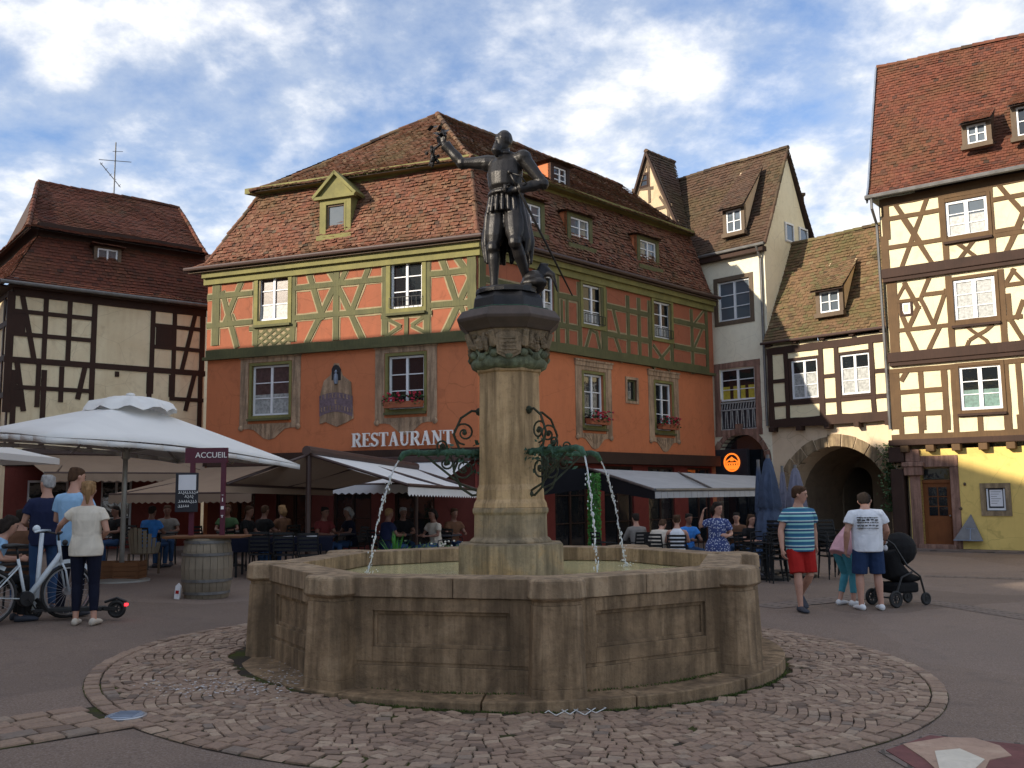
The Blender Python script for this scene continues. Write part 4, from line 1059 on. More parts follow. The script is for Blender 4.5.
# a distant yard wall closes the view through the passage
b = MB(local(GH, Nf)); b.box(cA - rA - 1, cA + rA + 1, Ln + 2, Ln + 2.3, -.2, 6); b.build('yard_wall', M['arch_render'], GH)
b = MB(local(GH, Nf)); b.box(cA - rA - 1, cA + rA + .1, 1, Ln, zNb, zNb + .1); b.build('floor_slab', M['dark_wood'], GH)
# upper floor
NJ = Nf.shift(-.2)
nW = [rect_on(NJ, 792, 360, 818.5, 398.5), rect_on(NJ, 841, 353, 870.5, 394)]
za = sum(r[1] for r in nW) / 2; zb = sum(r[3] for r in nW) / 2
for r in nW: r[1], r[3] = za, zb
sN0 = NJ.q(769, 400)[0]; sNR = NJ.q(889, 380)[0] + .7
w = MB(local(GH, NJ)); w.wall(sN0, sNR, zNb, zNe - .1, [hole(r) for r in nW], .14); w.add([(sN0, 0, zNb), (sN0, .3, zNb), (sN0, .3, zNe), (sN0, 0, zNe)], [(0, 1, 2, 3)]); w.build('upper_wall', M['cream'], GH)
b = MB(local(GH, NJ)); zz2 = Zm(740, 360, 1024, 768)
zra = NJ.q(*zz2(105, 55))[1]; zrb = NJ.q(*zz2(100, 121))[1]; zra = (zra + NJ.q(*zz2(385, 30))[1]) / 2; zrb = (zrb + NJ.q(*zz2(385, 97))[1]) / 2
b.beam((sN0, zNb + .12), (sNR, zNb + .12), .3, -.05, .02); b.beam((sN0, zNe - .28), (sNR, zNe - .28), .24, -.05, .02); 
for z, sgs in ((zra, ((sN0, nW[0][0] - .1), (nW[0][2] + .1, nW[1][0] - .1), (nW[1][2] + .1, sNR))), (zrb, ((sN0, sNR),))):
    for a_, c_ in sgs: b.beam((a_, z), (c_, z), .13, -.038, .02)
for x in (sN0 + .1, NJ.q(787.5, 390)[0], NJ.q(822.5, 390)[0], NJ.q(838, 385)[0], NJ.q(873, 385)[0], NJ.q(889, 380)[0]): b.beam((x, zNb), (x, zNe - .2), .15 if x > sN0 + .2 else .2, -.044 - R_.random() * .003, .02)
b.beam((NJ.q(838, 415)[0] - .55, zNb + .2), (NJ.q(838, 415)[0] - .55, zrb), .12, -.041, .02)
b.build('timber_frame', M['dark_wood'], GH)
for i in range(5):
    x = lerp(sN0 + .1, NJ.q(889, 420)[0], i / 4); b = MB(local(GH, NJ)); b.box(x - .09, x + .09, -.14, .3, zNb - .16, zNb - .004); b.build('beam_end', M['dark_wood'], GH, bevel=.015)
    b = MB(local(GH, NJ)); b.box(x - .08, x + .08, -.16, .1, zNe - .12, zNe - .01); b.build('rafter_end', M['dark_wood'], GH, bevel=.015)
for r in nW: window(GH, NJ, r, 2, 3, .04, casing='dark_wood', cw=.09, cproud=.05, curtain='curtain', cfrac=.66, mainw=.08)
syr, zyr = S.q(792, 243.7)
NR = [Nf.P(.0, -.38, zNe), Nf.P(.0, syr, zyr)]; NR2 = [Nf.P(sNR + .1, -.38, zNe), Nf.P(sNR + .1, syr, zyr)]
rm = MB(MW[GH.name].inverted())
roof_face(rm, [NR[0], lerp(NR[0], NR[1], .2) - Vector((0, 0, .12)), NR[1]], [NR2[0], lerp(NR2[0], NR2[1], .2) - Vector((0, 0, .12)), NR2[1]], .135, .17, 31, 1.3)
roof_face(rm, [Nf.P(sNR, 2 * syr, zNe), NR2[1]], [Nf.P(0, 2 * syr, zNe), NR[1]], .2, .2, 32)
ridge_caps(rm, NR[1], NR2[1], .09)
rm.build('roof', [M['tile_moss'], M['deck']], GH)
g = MB(MW[GH.name].inverted()); g.tube([Nf.P(-.05, -.42, zNe), Nf.P(sNR, -.42, zNe)], .05, 8); g.build('gutter', M['brown_metal'], GH)
slN = (zyr - zNe) / (syr + .38); yN, r = on_slope(Nf, (820, 291, 839.5, 312), -.38, zNe, syr, zyr)
shed_dormer(GH, Nf, r, yN, 'tile_moss', 'gable_render', slN, .58)

# ================================================================ RIGHT HOUSE
RH = empty('timbered_house', Rf.M(), 'tall cream half-timbered house on a yellow ground floor with red tiled roof', 'house')
z4 = Zm(860, 220, 1024, 600); zr3 = Zm(860, 30, 1024, 600); zc = Zm(880, 430, 1024, 790)
J1, J2, J3 = .22, .32, .42
R1, R2, R3 = Rf.shift(-J1), Rf.shift(-J2), Rf.shift(-J3)
sRE = Rf.q(1024, 500)[0] + 5.5
zg1 = pz(Rf.shift(-.1), (930, 449), (1010, 446))            # top of the yellow floor
zj2 = pz(R1, z4(110, 518), z4(590, 488)); zj3 = pz(R2, z4(110, 208), z4(590, 155)); zRe = pz(R3.shift(-.35), (871, 199), (1010, 170.5))
sL0, sL1, sL2 = -.15, R2.q(887, 300)[0], R3.q(881, 225)[0]
sL0 = R1.q(891, 420)[0]
w = MB(local(RH, Rf)); dr_ = rect_on(Rf, 922, 467, 952, 548); dr_[1] = -.1; nb = rect_on(Rf, 986, 488, 1006, 511)
w.wall(0, sRE, -.25, zg1, [hole(dr_), hole(nb)], .35)
w.build('ground_floor_wall', M['yellow'], RH)
rws = [rect_on(R1, 960, 365, 1002, 409.5), rect_on(R2, 954, 278, 996, 320.5), rect_on(R3, 946, 199, 988, 236)]
w = MB(local(RH, R1)); w.wall(sL0, sRE, zg1 + .28, zj2, [hole(rws[0])], .12); w.M = local(RH, R2); w.wall(sL1, sRE, zj2, zj3, [hole(rws[1])], .12); w.M = local(RH, R3); w.wall(sL2, sRE, zj3, zRe, [hole(rws[2])], .12)
# left side wall and back
w.M = local(RH, Rf); dR = 8.0
w.add([(sL0, -J1, zg1), (sL0, dR, zg1), (sL0, dR, zRe), (sL0, -J1, zRe)], [(0, 1, 2, 3)]); w.add([(0, 0, -.2), (0, dR, -.2), (0, dR, zg1), (0, 0, zg1)], [(0, 1, 2, 3)])
w.add([(sRE, -J1, -.2), (sRE, dR, -.2), (sRE, dR, zRe), (sRE, -J1, zRe)], [(0, 1, 2, 3)]); w.add([(0, dR, -.2), (sRE, dR, -.2), (sRE, dR, zRe), (0, dR, zRe)], [(0, 1, 2, 3)])
w.build('upper_wall', M['cream'], RH)
b = MB(local(RH, R1))
T1 = [(130, 545, 130, 765, .3), (222, 540, 232, 768), (307, 535, 318, 768, .17), (130, 628, 305, 624), (130, 710, 312, 704), (340, 528, 352, 768, .13), (535, 512, 545, 768, .15), (582, 505, 590, 768, .14), (352, 712, 538, 702, .17), (440, 715, 443, 768, .13)]
timbers(b, R1, T1, .14, -.03, Z=z4)
zt1 = Zm(900, 370, 1024, 952)
for x in (15, 165, 345, 435, 620, 830, 925): p_ = R1.q(*zt1(x, 480)); b.beam((p_[0], zg1 + .28), (p_[0], R1.q(*zt1(x, 340))[1]), .14, -.031 - R_.random() * .003, .02)
b.beam((sL0, zg1 + .36), (sRE, zg1 + .36), .2, -.04, .02)
b.beam((sL0, zj2 - .26), (sRE, zj2 - .26), .14, -.038, .02)
p_ = R1.q(*z4(150, 600)); b.beam((R1.q(*z4(150, 590))[0], R1.q(*z4(150, 590))[1]), R1.q(*z4(175, 548)), .14, -.034, .02)
rr0 = sL0 + .15
for k_ in range(5):
    x = R1.q(1024, 400)[0] + .3 + k_ * 1.1; b.beam((x, zg1 + .3), (x, zj2), .15, -.033, .02)
b.M = local(RH, R2)
T2 = [(118, 225, 128, 500, .3), (165, 235, 212, 320, .13), (212, 320, 175, 400, .13), (130, 290, 175, 400, .13), (165, 235, 130, 300, .1), (130, 402, 330, 388, .12), (250, 220, 222, 290, .12), (222, 290, 270, 385, .12), (222, 275, 310, 262, .12), (312, 260, 270, 385, .12), (130, 300, 215, 290, .1), (170, 400, 210, 485, .13), (290, 395, 250, 480, .13), (328, 205, 335, 480, .17), (518, 180, 528, 460, .17), (335, 378, 520, 358, .15),
      (530, 240, 600, 230, .12), (528, 240, 560, 185, .12), (560, 185, 600, 225, .1), (530, 360, 595, 350, .12), (535, 270, 555, 370, .13), (555, 370, 600, 440, .13), (595, 300, 575, 355, .12)]
timbers(b, R2, T2, .13, -.03, Z=z4)
# curved St Andrew's cross
for c_ in (((385, 385), (410, 405), (432, 420), (460, 405), (488, 380)), ((390, 465), (400, 440), (432, 420), (462, 440), (475, 460))):
    for p_, q_ in zip(c_, c_[1:]): b.beam(R2.q(*z4(*p_)), R2.q(*z4(*q_)), .10, -.03 - R_.random() * .004, .02)
for k_ in range(5):
    x = R2.q(1024, 300)[0] + .3 + k_ * 1.1; b.beam((x, zj2 + .2), (x, zj3), .15, -.033, .02)
b.M = local(RH, R3)
T3u = [(90, 640, 100, 768, .22), (95, 690, 300, 660, .13), (130, 640, 215, 768, .13), (245, 615, 190, 768, .13), (297, 600, 305, 768, .17), (300, 612, 470, 580, .15), (475, 575, 482, 768, .17), (310, 768, 480, 738, .12), (480, 625, 600, 600, .13), (510, 570, 600, 672, .13), (600, 655, 555, 768, .13), (485, 740, 590, 722, .12)]
timbers(b, R3, T3u, .13, -.03, Z=zr3)
T3l = [(85, 60, 100, 190, .22), (100, 100, 310, 72, .13), (160, 0, 265, 160, .13), (215, 5, 150, 185, .13), (310, 60, 318, 165, .17), (325, 90, 480, 60, .11), (335, 70, 430, 140, .12), (420, 70, 360, 150, .12), (480, 50, 490, 135, .17), (490, 60, 600, 40, .12), (590, 10, 530, 130, .13)]
timbers(b, R3, T3l, .13, -.03, Z=z4)
for k_ in range(5):
    x = R3.q(1024, 220)[0] + .3 + k_ * 1.1; b.beam((x, zj3 + .2), (x, zRe), .15, -.033, .02)
b.beam((sL2, zRe - .12), (sRE, zRe - .12), .26, -.04, .02)
b.build('timber_frame', M['brown_wood'], RH)
b = MB(local(RH, R2)); b.box(sL1 - .06, sRE, -.07, .1, zj2 + .0, zj2 + .30); b.box(sL1 - .03, sRE, -.03, .12, zj2 - .12, zj2)
b.M = local(RH, R3); b.box(sL2 - .06, sRE, -.07, .1, zj3, zj3 + .30); b.box(sL2 - .03, sRE, -.03, .12, zj3 - .12, zj3)
b.M = local(RH, R1); b.box(sL0 - .1, sRE, -.06, .1, zg1 + .12, zg1 + .30)
b.build('jetty_beam', M['dark_wood'], RH, bevel=.02)
for i in range(14):
    x = sL0 + .35 + i * .72; b = MB(local(RH, R1)); b.box(x - .12, x + .12, -.05, .3, zg1 - .08, zg1 + .12); b.build('joist_end', M['brown_wood'], RH, bevel=.02)
b = MB(local(RH, Rf)); b.box(-.5, -.12, -.12, .3, -.15, 2.3); b.box(-.5, -.06, -.22, .3, 2.5, zg1 + .1); b.build('corner_post', M['dark_wood'], RH, bevel=.03)
b = MB(local(RH, Rf)); b.box(-.1, .42, -.16, .1, 2.1, 2.36); b.box(-.14, .48, -.2, .1, 2.36, 2.5); b.box(-.05, .36, -.1, .1, 2.5, zg1); b.build('stone_corbel', M['pink_stone'], RH, bevel=.02)
for i, (F, r) in enumerate(zip((R1, R2, R3), rws)):
    window(RH, F, r, 2, 3, .03, fw=.08, casing='brown_wood', cw=.10, cproud=.06, mainw=.11, glass=('glass', 'glass_pale', 'glass_pale')[i], curtain=('curtain_green', 'curtain', 'curtain')[i], cfrac=(.45, 1, .6)[i], sill='dark_wood')
window(RH, R2, rect_on(R2, 902.5, 303, 910.5, 314), 1, 1, .02, fw=.05, casing='dark_wood', cw=.07, glass='glass_pale')
# shaded plain patch with a grey edge (old shutter outline)
# door with rose stone frame
b = MB(local(RH, Rf)); s0, z0, s1, z1 = dr_
b.box(s0 - .30, s0, -.04, .25, -.1, z1); b.box(s1, s1 + .24, -.04, .25, -.1, z1); b.box(s0 - .30, s1 + .24, -.04, .25, z1 + .002, z1 + .34); fr = b.build('door_frame', M['pink_stone'], RH, bevel=.015)
b = MB(local(RH, Rf)); zt = z0 + 1.96
b.box(s0, s1, .2, .26, z0, zt); 
for a_, c_, d_, e_ in ((.1, .9, .08, .42),): b.box(lerp(s0, s1, a_), lerp(s0, s1, c_), .18, .2, z0 + .15, z0 + .85)
b.box(s0, s1, .16, .27, zt, zt + .1)
dd = b.build('door', M['door_wood'], RH, bevel=.01)
b = MB(local(RH, Rf))
for i in range(2):
    for j in range(3):
        xa = lerp(s0 + .14, s1 - .14, i / 2) + .02; b.box(xa, xa + (s1 - s0 - .28) / 2 - .04, .185, .195, z0 + 1.0 + j * .29, z0 + 1.26 + j * .29)
b.box(s0 + .06, s1 - .06, .2, .21, zt + .12, z1 - .05); WOB[0] = False; b.build('door_glass', M['glass'], dd)
b = MB(local(RH, Rf)); b.ell((s1 - .1, .15, z0 + 1.0), .03, .03, .03, 8); b.build('handle', M['steel'], dd)
b = MB(local(RH, Rf)); b.box(s0 - .1, s1 + .1, -.2, .3, -.1, .06); b.build('door_step', M['pink_stone'], RH, bevel=.01)
# notice case
b = MB(local(RH, Rf)); s0, z0, s1, z1 = nb; o_ = .14
for bx in ((s0 - o_, s0, z0 - o_, z1 + o_), (s1, s1 + o_, z0 - o_, z1 + o_), (s0, s1, z1, z1 + o_), (s0, s1, z0 - o_, z0)): b.box(bx[0], bx[1], -.03, .1, bx[2], bx[3])
b.build('niche_frame', M['arch_stone'], RH)
nt_ = empty('notice_case', Rf.M((s0 + s1) / 2, .04, (z0 + z1) / 2), 'small glazed notice case in a stone frame on the yellow wall', 'notice board')
hw, hh = (s1 - s0) / 2, (z1 - z0) / 2
b = MB(); b.box(-hw, hw, 0, .1, -hh, hh); b.build('case', M['slate'], nt_); b = MB(); b.box(-hw + .02, -hw + .06, -.03, 0, -hh + .02, hh - .02); b.box(hw - .06, hw - .02, -.03, 0, -hh + .02, hh - .02); b.box(-hw + .06, hw - .06, -.03, 0, -hh + .02, -hh + .08); b.build('frame', M['white'], nt_)
b = MB(); b.box(-hw * .62, hw * .66, -.012, 0, -hh * .6, hh * .85); pp = b.build('paper', M['sign_white'], nt_)
b = MB()
for i in range(6): b.box(-hw * .5, hw * (.5 - .2 * (i % 3)), -.016, -.012, hh * (.65 - i * .2), hh * (.65 - i * .2) + .012)
b.build('printed_lines', M['gutter'], pp)
# triangular metal flap
b = MB(local(RH, Rf)); p3 = [Rf.q(971, 514), Rf.q(956, 539.5), Rf.q(985.5, 541)]; zb_ = (p3[1][1] + p3[2][1]) / 2
fl = empty('metal_cover', Rf.M(p3[0][0], 0, zb_), 'grey triangular sheet metal cover fixed low on the yellow wall', 'metal cover')
m_ = p3[0][0]; h_ = p3[0][1] - zb_; a_, c_ = p3[1][0] - m_, p3[2][0] - m_
b = MB(); b.add([(a_, -.3, 0), (c_, -.3, 0), (c_ - .05, 0, 0), (a_ + .05, 0, 0), (0, -.02, h_), (0, 0, h_)], [(0, 1, 4), (0, 3, 2, 1), (1, 2, 5, 4), (3, 0, 4, 5), (2, 3, 5)]); b.build('sheet', M['gutter'], fl)
b = MB(); b.bar((0, -.18, h_ * .45), (0, -.30, .02), .02); b.bar((-.12, -.17, h_ * .45), (.12, -.17, h_ * .45), .02); b.bar((a_, -.3, .01), (c_, -.3, .01), .03); b.build('seam', M['lead'], fl)
# small wall fittings
b = MB(local(RH, Rf)); p_ = Rf.q(965, 484); b.ell((p_[0], -.03, p_[1]), .04, .04, .05, 8); p_ = Rf.q(961, 508.5); b.ell((p_[0], -.03, p_[1]), .045, .04, .05, 8); b.build('bell', M['old_wood'], RH)
# roof
Rg = Fac(Rf.P(sL2 - .25, 0, 0).to_2d(), (-Rf.n.x, -Rf.n.y))   # verge plane
Vs, Vz = Rg.q(876, 68)
dd_ = 2.7
# ridge height from picture on a plane dd_ behind the eaves
zRr = Rf.shift(dd_).q(876, 68)[1]
eL, eR = Rf.P(sL2 - .25, -J3 - .38, zRe), Rf.P(sRE + .3, -J3 - .38, zRe); sTL = Rf.shift(dd_).q(877, 68)[0]; tL, tR = Rf.P(sTL, dd_, zRr), Rf.P(sRE + .3, dd_, zRr - .6)
def curve(a, b_): return [a, lerp(a, b_, .12) - Vector((0, 0, .22)), lerp(a, b_, .5) - Vector((0, 0, .12)), b_]
rm = MB(MW[RH.name].inverted())
roof_face(rm, curve(eL, tL), curve(eR, tR), .13, .15, 41, 1.2)
roof_face(rm, [Rf.P(sRE + .3, 2 * dd_ + 1, zRe), tR], [Rf.P(sL2 - .2, 2 * dd_ + 1, zRe), tL], .2, .2, 42)
ridge_caps(rm, tL, tR, .1); 
rm.build('roof', [M['tile_red'], M['deck']], RH)
b = MB(MW[RH.name].inverted()); c_ = curve(eL, tL)
for p_, q_ in zip(c_, c_[1:]): b.bar(p_ - Vector((.03, 0, .06)), q_ - Vector((.03, 0, .06)), .05, .2)
b.build('verge_board', M['lead'], RH)
b = MB(MW[RH.name].inverted()); b.add([c_[0], c_[1], c_[2], c_[3], Rf.P(sL2 - .2, 2 * dd_ + 1, zRe)], [(0, 1, 2, 3, 4)]); b.build('side_gable', M['cream'], RH)
g = MB(MW[RH.name].inverted()); g.tube([Rf.P(sL2 - .3, -J3 - .46, zRe + .02), Rf.P(sRE, -J3 - .46, zRe + .02)], .075, 8)
q0 = Rf.P(sL2 - .12, -J3 - .44, zRe); g.tube([q0, q0 - Vector((0, 0, .35)), Rf.P(sL2 - .14, -J3 + .05, zRe - .75), Rf.P(sL1 - .14, -J2 + .05, 3.5)], .045, 8); g.build('gutter', M['gutter'], RH)
slR = (zRr - zRe) / (dd_ + J3 + .38)
yR, r = on_slope(Rf, (967, 124, 986.5, 143), -J3 - .38, zRe, dd_, zRr, .2)
shed_dormer(RH, Rf, r, yR, 'tile_red', 'old_wood', slR, .45, ov_=.05)
yR, r = on_slope(Rf, (1016.5, 105.5, 1036, 135), -J3 - .38, zRe, dd_, zRr, .2)
shed_dormer(RH, Rf, r, yR, 'tile_red', 'old_wood', slR, .45, ov_=.05, glass='glass')

# ================================================================ LEFT HOUSE
LH = empty('barn_house', Lf.M(), 'dark-beamed off-white house with brown two-stage roof behind the parasols', 'house')
zLe = pz(Lf.shift(-.35), (6, 281), (208, 307)); zLb = -.2
z1_ = Zm(0, 160, 256, 756)
w = MB(local(LH, Lf)); w.wall(sLL, 0, 2.6, zLe, [], .1); w.M = local(LH, Le); dL = 9
w.add([(-dL, 0, -.2), (0, 0, -.2), (0, 0, zLe), (-dL, 0, zLe)], [(0, 1, 2, 3)]); w.M = local(LH, Lf)
w.add([(0, 0, -.2), (0, dL, -.2), (0, dL, zLe), (0, 0, zLe)], [(0, 1, 2, 3)])
w.build('wall', M['dirty_white'], LH)
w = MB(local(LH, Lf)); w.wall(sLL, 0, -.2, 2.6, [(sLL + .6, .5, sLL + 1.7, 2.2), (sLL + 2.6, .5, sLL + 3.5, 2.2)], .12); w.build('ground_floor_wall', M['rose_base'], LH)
for r in ([sLL + .6, .5, sLL + 1.7, 2.2], [sLL + 2.6, .5, sLL + 3.5, 2.2]): window(LH, Lf, r, 2, 3, .08)
b = MB(local(LH, Lf))
TL = [(30, 388, 22, 745, .2), (65, 393, 100, 588, .14), (138, 400, 128, 592), (209, 408, 198, 600), (280, 420, 270, 690, .15), (457, 440, 440, 690, .14), (520, 450, 505, 700, .13), (576, 458, 535, 625, .13), (602, 462, 590, 640, .16),
      (25, 445, 280, 468, .12), (30, 510, 278, 535, .12), (10, 580, 605, 638, .17), (455, 487, 600, 503, .12), (455, 550, 600, 565, .12),
      (50, 598, 68, 735, .14), (115, 603, 108, 730), (183, 610, 178, 715), (250, 615, 230, 700, .14), (30, 662, 272, 690, .12), (440, 630, 438, 690, .14), (508, 635, 500, 700, .13), (572, 640, 548, 735, .13), (500, 703, 600, 712, .12), (345, 625, 345, 640, .12)]
timbers(b, Lf, TL, .13, -.035, Z=z1_)
for x_ in (128, 270, 440, 590, 40): b.beam((Lf.q(*z1_(x_, 700))[0], 2.6), (Lf.q(*z1_(x_, 680))[0], Lf.q(*z1_(x_, 620))[1]), .14, -.034, .02)
b.beam((sLL, 2.7), (0, 2.7), .22, -.045, .02)
b.beam((sLL, zLe - .14), (0, zLe - .14), .3, -.05, .02)
for (xa, ya, xb, yb) in ((35, 447, 75, 510), (460, 492, 515, 548), (30, 672, 60, 728)):
    r = rect_on(Lf, *z1_(xa, ya), *z1_(xb, yb)); b.box(r[0], r[2], -.03, .0, r[1], r[3])
b.M = local(LH, Le); 
for z in (zLe - .14, zLe - 1.0, zLe - 2.0, zLe - 3.1): b.beam((-dL, z), (0, z), .16, -.04, .02)
for i in range(8): b.beam((-.1 - i * .9, 2.6), (-.1 - i * .9, zLe), .15, -.036, .02)
b.beam((-.15, zLe - 1.9), (-.85, zLe - .3), .12, -.034, .02)
b.build('timber_frame', M['dark_wood'], LH)
# roofs: lower steep stage, eave, upper stage
UL = .75; 
zl0 = pz(Lf.shift(UL), z1_(60, 215), z1_(590, 290)); zl1 = pz(Lf.shift(UL - .35), z1_(55, 190), z1_(600, 278))
wL = 4.2
zlr = pz(Lf.shift(wL), z1_(112, 66), z1_(528, 138))
def lp_(d, z):
    a = Lf.shift(d); c = Le.shift(d); p = inter(a, c); return Vector((p.x, p.y, z))
def lr_(d, z, s=.25): return Lf.P(s, d, z)
rm = MB(MW[LH.name].inverted())
pr_ = [(-.38, zLe), (-.1, zLe + .25), (UL, zl0)]
lL, lR, lB = [lp_(d, z) for d, z in pr_], [lr_(d, z) for d, z in pr_], [Le.P(-dL, d, z) for d, z in pr_]
roof_face(rm, lL, lR, .13, .17, 51, .8); roof_face(rm, lB, lL, .13, .17, 52, .8)
rm.build('lower_roof', [M['tile_dark'], M['deck']], LH)
rm = MB(MW[LH.name].inverted()); du2 = UL - .4
eL = lp_(du2, zl1); sk0 = Lf.shift(wL).q(*z1_(112, 66))[0]; sk1 = Lf.shift(wL).q(*z1_(528, 138))[0]
t0 = Lf.P(sk0, wL, zlr); t1 = Lf.P(sk1, wL, zlr); eR = lr_(du2, zl1, .1)
roof_face(rm, kick(eL, t0), kick(eR, t1), .13, .17, 53, .9)
roof_face(rm, kick(Le.P(-dL, du2, zl1), Le.P(-dL, wL, zlr)), kick(eL, t0), .13, .17, 54, .9)
eRb = Lf.P(.1, 2 * wL - du2, zl1); roof_face(rm, kick(eR, t1), kick(eRb, t1), .13, .17, 55, .9)
ridge_caps(rm, t0, t1, .09); ridge_caps(rm, eL, t0, .07); ridge_caps(rm, eR, t1, .06)
rm.build('upper_roof', [M['tile_dark'], M['deck']], LH)
b = MB(MW[LH.name].inverted()); g1_, g2_ = lp_(-.44, zLe), Lf.P(.25, -.44, zLe); b.tube([g1_, g2_], .06, 8); b.tube([Le.P(-dL, -.44, zLe), g1_], .06, 8); b.build('gutter', M['gutter'], LH)
b = MB(local(LH, Lf)); b.box(sLL - .2, .2, -.36, 0, zLe - .08, zLe - .03); b.box(sLL + UL, .2, UL - .02, UL + .3, zl0 - .2, zl1 + .3); b.M = local(LH, Le); b.box(-dL, .1, -.36, 0, zLe - .081, zLe - .031); b.box(-dL, -UL, UL - .02, UL + .3, zl0 - .2, zl1 + .3); b.build('soffit', M['dark_wood'], LH)
dormer_flat(LH, Lf, 97, 249, 117.5, 274, .42, 'tile_dark', ext=.5, up=.02, cas='old_wood', cw=.06, cheek='old_wood', rows=1, curtain='curtain_rose', glass='glass_pale')
# roof aerial
ap_ = Lf.shift(wL).q(114, 192); 
ae = empty('tv_aerial', Lf.M(ap_[0], wL, zlr - .3), 'thin tall rooftop aerial on the left brown roof', 'aerial')
b = MB(); hT = Lf.shift(wL).q(114, 142)[1] - zlr + .3; b.tube([(0, 0, 0), (0, 0, hT)], .022, 6); b.build('mast', M['gutter'], ae)
b = MB(); b.bar((-.55, 0, hT - .75), (.55, 0, hT - .6), .02); b.bar((-.5, 0, hT - .85), (.3, .3, hT - 1.5), .02); b.bar((-.1, 0, hT - .35), (.25, 0, hT - .28), .015)
for i in range(5): t_ = i / 4; b.bar(Vector((lerp(-.45, .25, t_), .25 * t_ - .12, lerp(hT - .88, hT - 1.45, t_))), Vector((lerp(-.45, .25, t_), .25 * t_ + .14, lerp(hT - .88, hT - 1.45, t_))), .012)
b.build('antenna', M['gutter'], ae)
# low roofed shed in the alley between left and orange house
_b = at_y(232, 250, 46); BHs = empty('background_house', TR(_b.x, _b.y, 0, .5), 'far brown-roofed house glimpsed between the left house and the orange house', 'house')
b = MB(); b.box(-9, 2.5, 0, 8, 0, 11.6); b.build('wall', M['dirty_white'], BHs)
b = MB(); roof_face(b, [Vector((-9.3, -.3, 11.4)), Vector((-9.3, 4, 14.6))], [Vector((2.8, -.3, 11.4)), Vector((2.8, 4, 14.6))], .2, .2, 61); roof_face(b, [Vector((2.8, 8.3, 11.4)), Vector((2.8, 4, 14.6))], [Vector((-9.3, 8.3, 11.4)), Vector((-9.3, 4, 14.6))], .2, .2, 62); b.add([(2.5, 0, 11.6), (2.5, 8, 11.6), (2.5, 4, 14.5)], [(0, 1, 2)], 1); b.add([(-9, 0, 11.6), (-9, 8, 11.6), (-9, 4, 14.5)], [(0, 1, 2)], 1); b.build('roof', [M['tile_brown'], M['deck']], BHs)

# ================================================================ unseen houses added to shade the square (left and behind the camera)
def shade_house(x, y, wx, wy, h, rise, label, wallm, rz=0):
    Mw = Matrix.Translation((x, y, 0)) @ Matrix.Rotation(rz, 4, 'Z')
    t = empty('town_house', Mw, label, 'house', 'houses closing the square behind the viewer'); b = MB()
    holes = []; n = max(2, int(wy / 2.2))
    for fl in range(max(1, int((h - 1) / 3))):
        for i in range(n): s = wy * (i + .5) / n - .5; holes.append((s, .9 + fl * 3, s + 1, 2.3 + fl * 3))
    o_ = Mw @ Vector((wx, 0, 0)); d_ = Mw.to_3x3() @ Vector((0, 1, 0)); Fw = Fac((o_.x, o_.y), (d_.x, d_.y))
    b.M = MW[t.name].inverted() @ Fw.M(); b.wall(0, wy, -.2, h, holes, .15); b.M = Matrix()
    b.add([(0, 0, -.2), (0, wy, -.2), (0, wy, h), (0, 0, h), (wx, 0, -.2), (wx, wy, -.2), (wx, wy, h), (wx, 0, h), (wx / 2, 0, h + rise), (wx / 2, wy, h + rise)], [(0, 1, 2, 3), (0, 3, 8, 7, 4), (1, 5, 6, 9, 2)])
    b.build('wall', M[wallm], t)
    for hl in holes: window(t, Fw, list(hl), 2, 3, .1)
    b = MB(); b.add([(-.3, -.2, h - .1), (-.3, wy + .2, h - .1), (wx / 2, wy + .2, h + rise), (wx / 2, -.2, h + rise), (wx + .3, -.2, h - .1), (wx + .3, wy + .2, h - .1)], [(0, 1, 2, 3), (3, 2, 5, 4)]); b.build('roof', M['deck'], t)
HOUSES = [(-25, -24, 8, 9, 8.5, 4, 'white_render', 0), (-25, -14.8, 8, 9, 9.0, 4, 'cream', 0), (-25, -5.6, 8, 9.4, 9.0, 4, 'yellow', 0), (-25, 4.0, 8, 8.3, 12.7, 4.6, 'white_render', 0), (-15.5, 13.4, 8, 12.8, 8.7, 3.5, 'coral', radians(68.5))]
LBH = ['pale gabled town house at the far left behind the viewer', 'cream gabled town house left behind the viewer', 'yellow town house left of the viewer', 'tall pale town house left of the parasols', 'lower coral town house set at an angle beyond the parasols']
WOB[0] = True
for (x, y, a_, b_, h, r_, m_, rz_), lb_ in zip(HOUSES, LBH): shade_house(x, y, a_, b_, h, r_, lb_, m_, rz_)
def m_jet():
    n = N('falling_water'); n.fin((.88, .92, .95), .08, None, Transmission_Weight=.35, IOR=1.33, Specular_IOR_Level=.8); return n.m
M['jetw'] = m_jet()
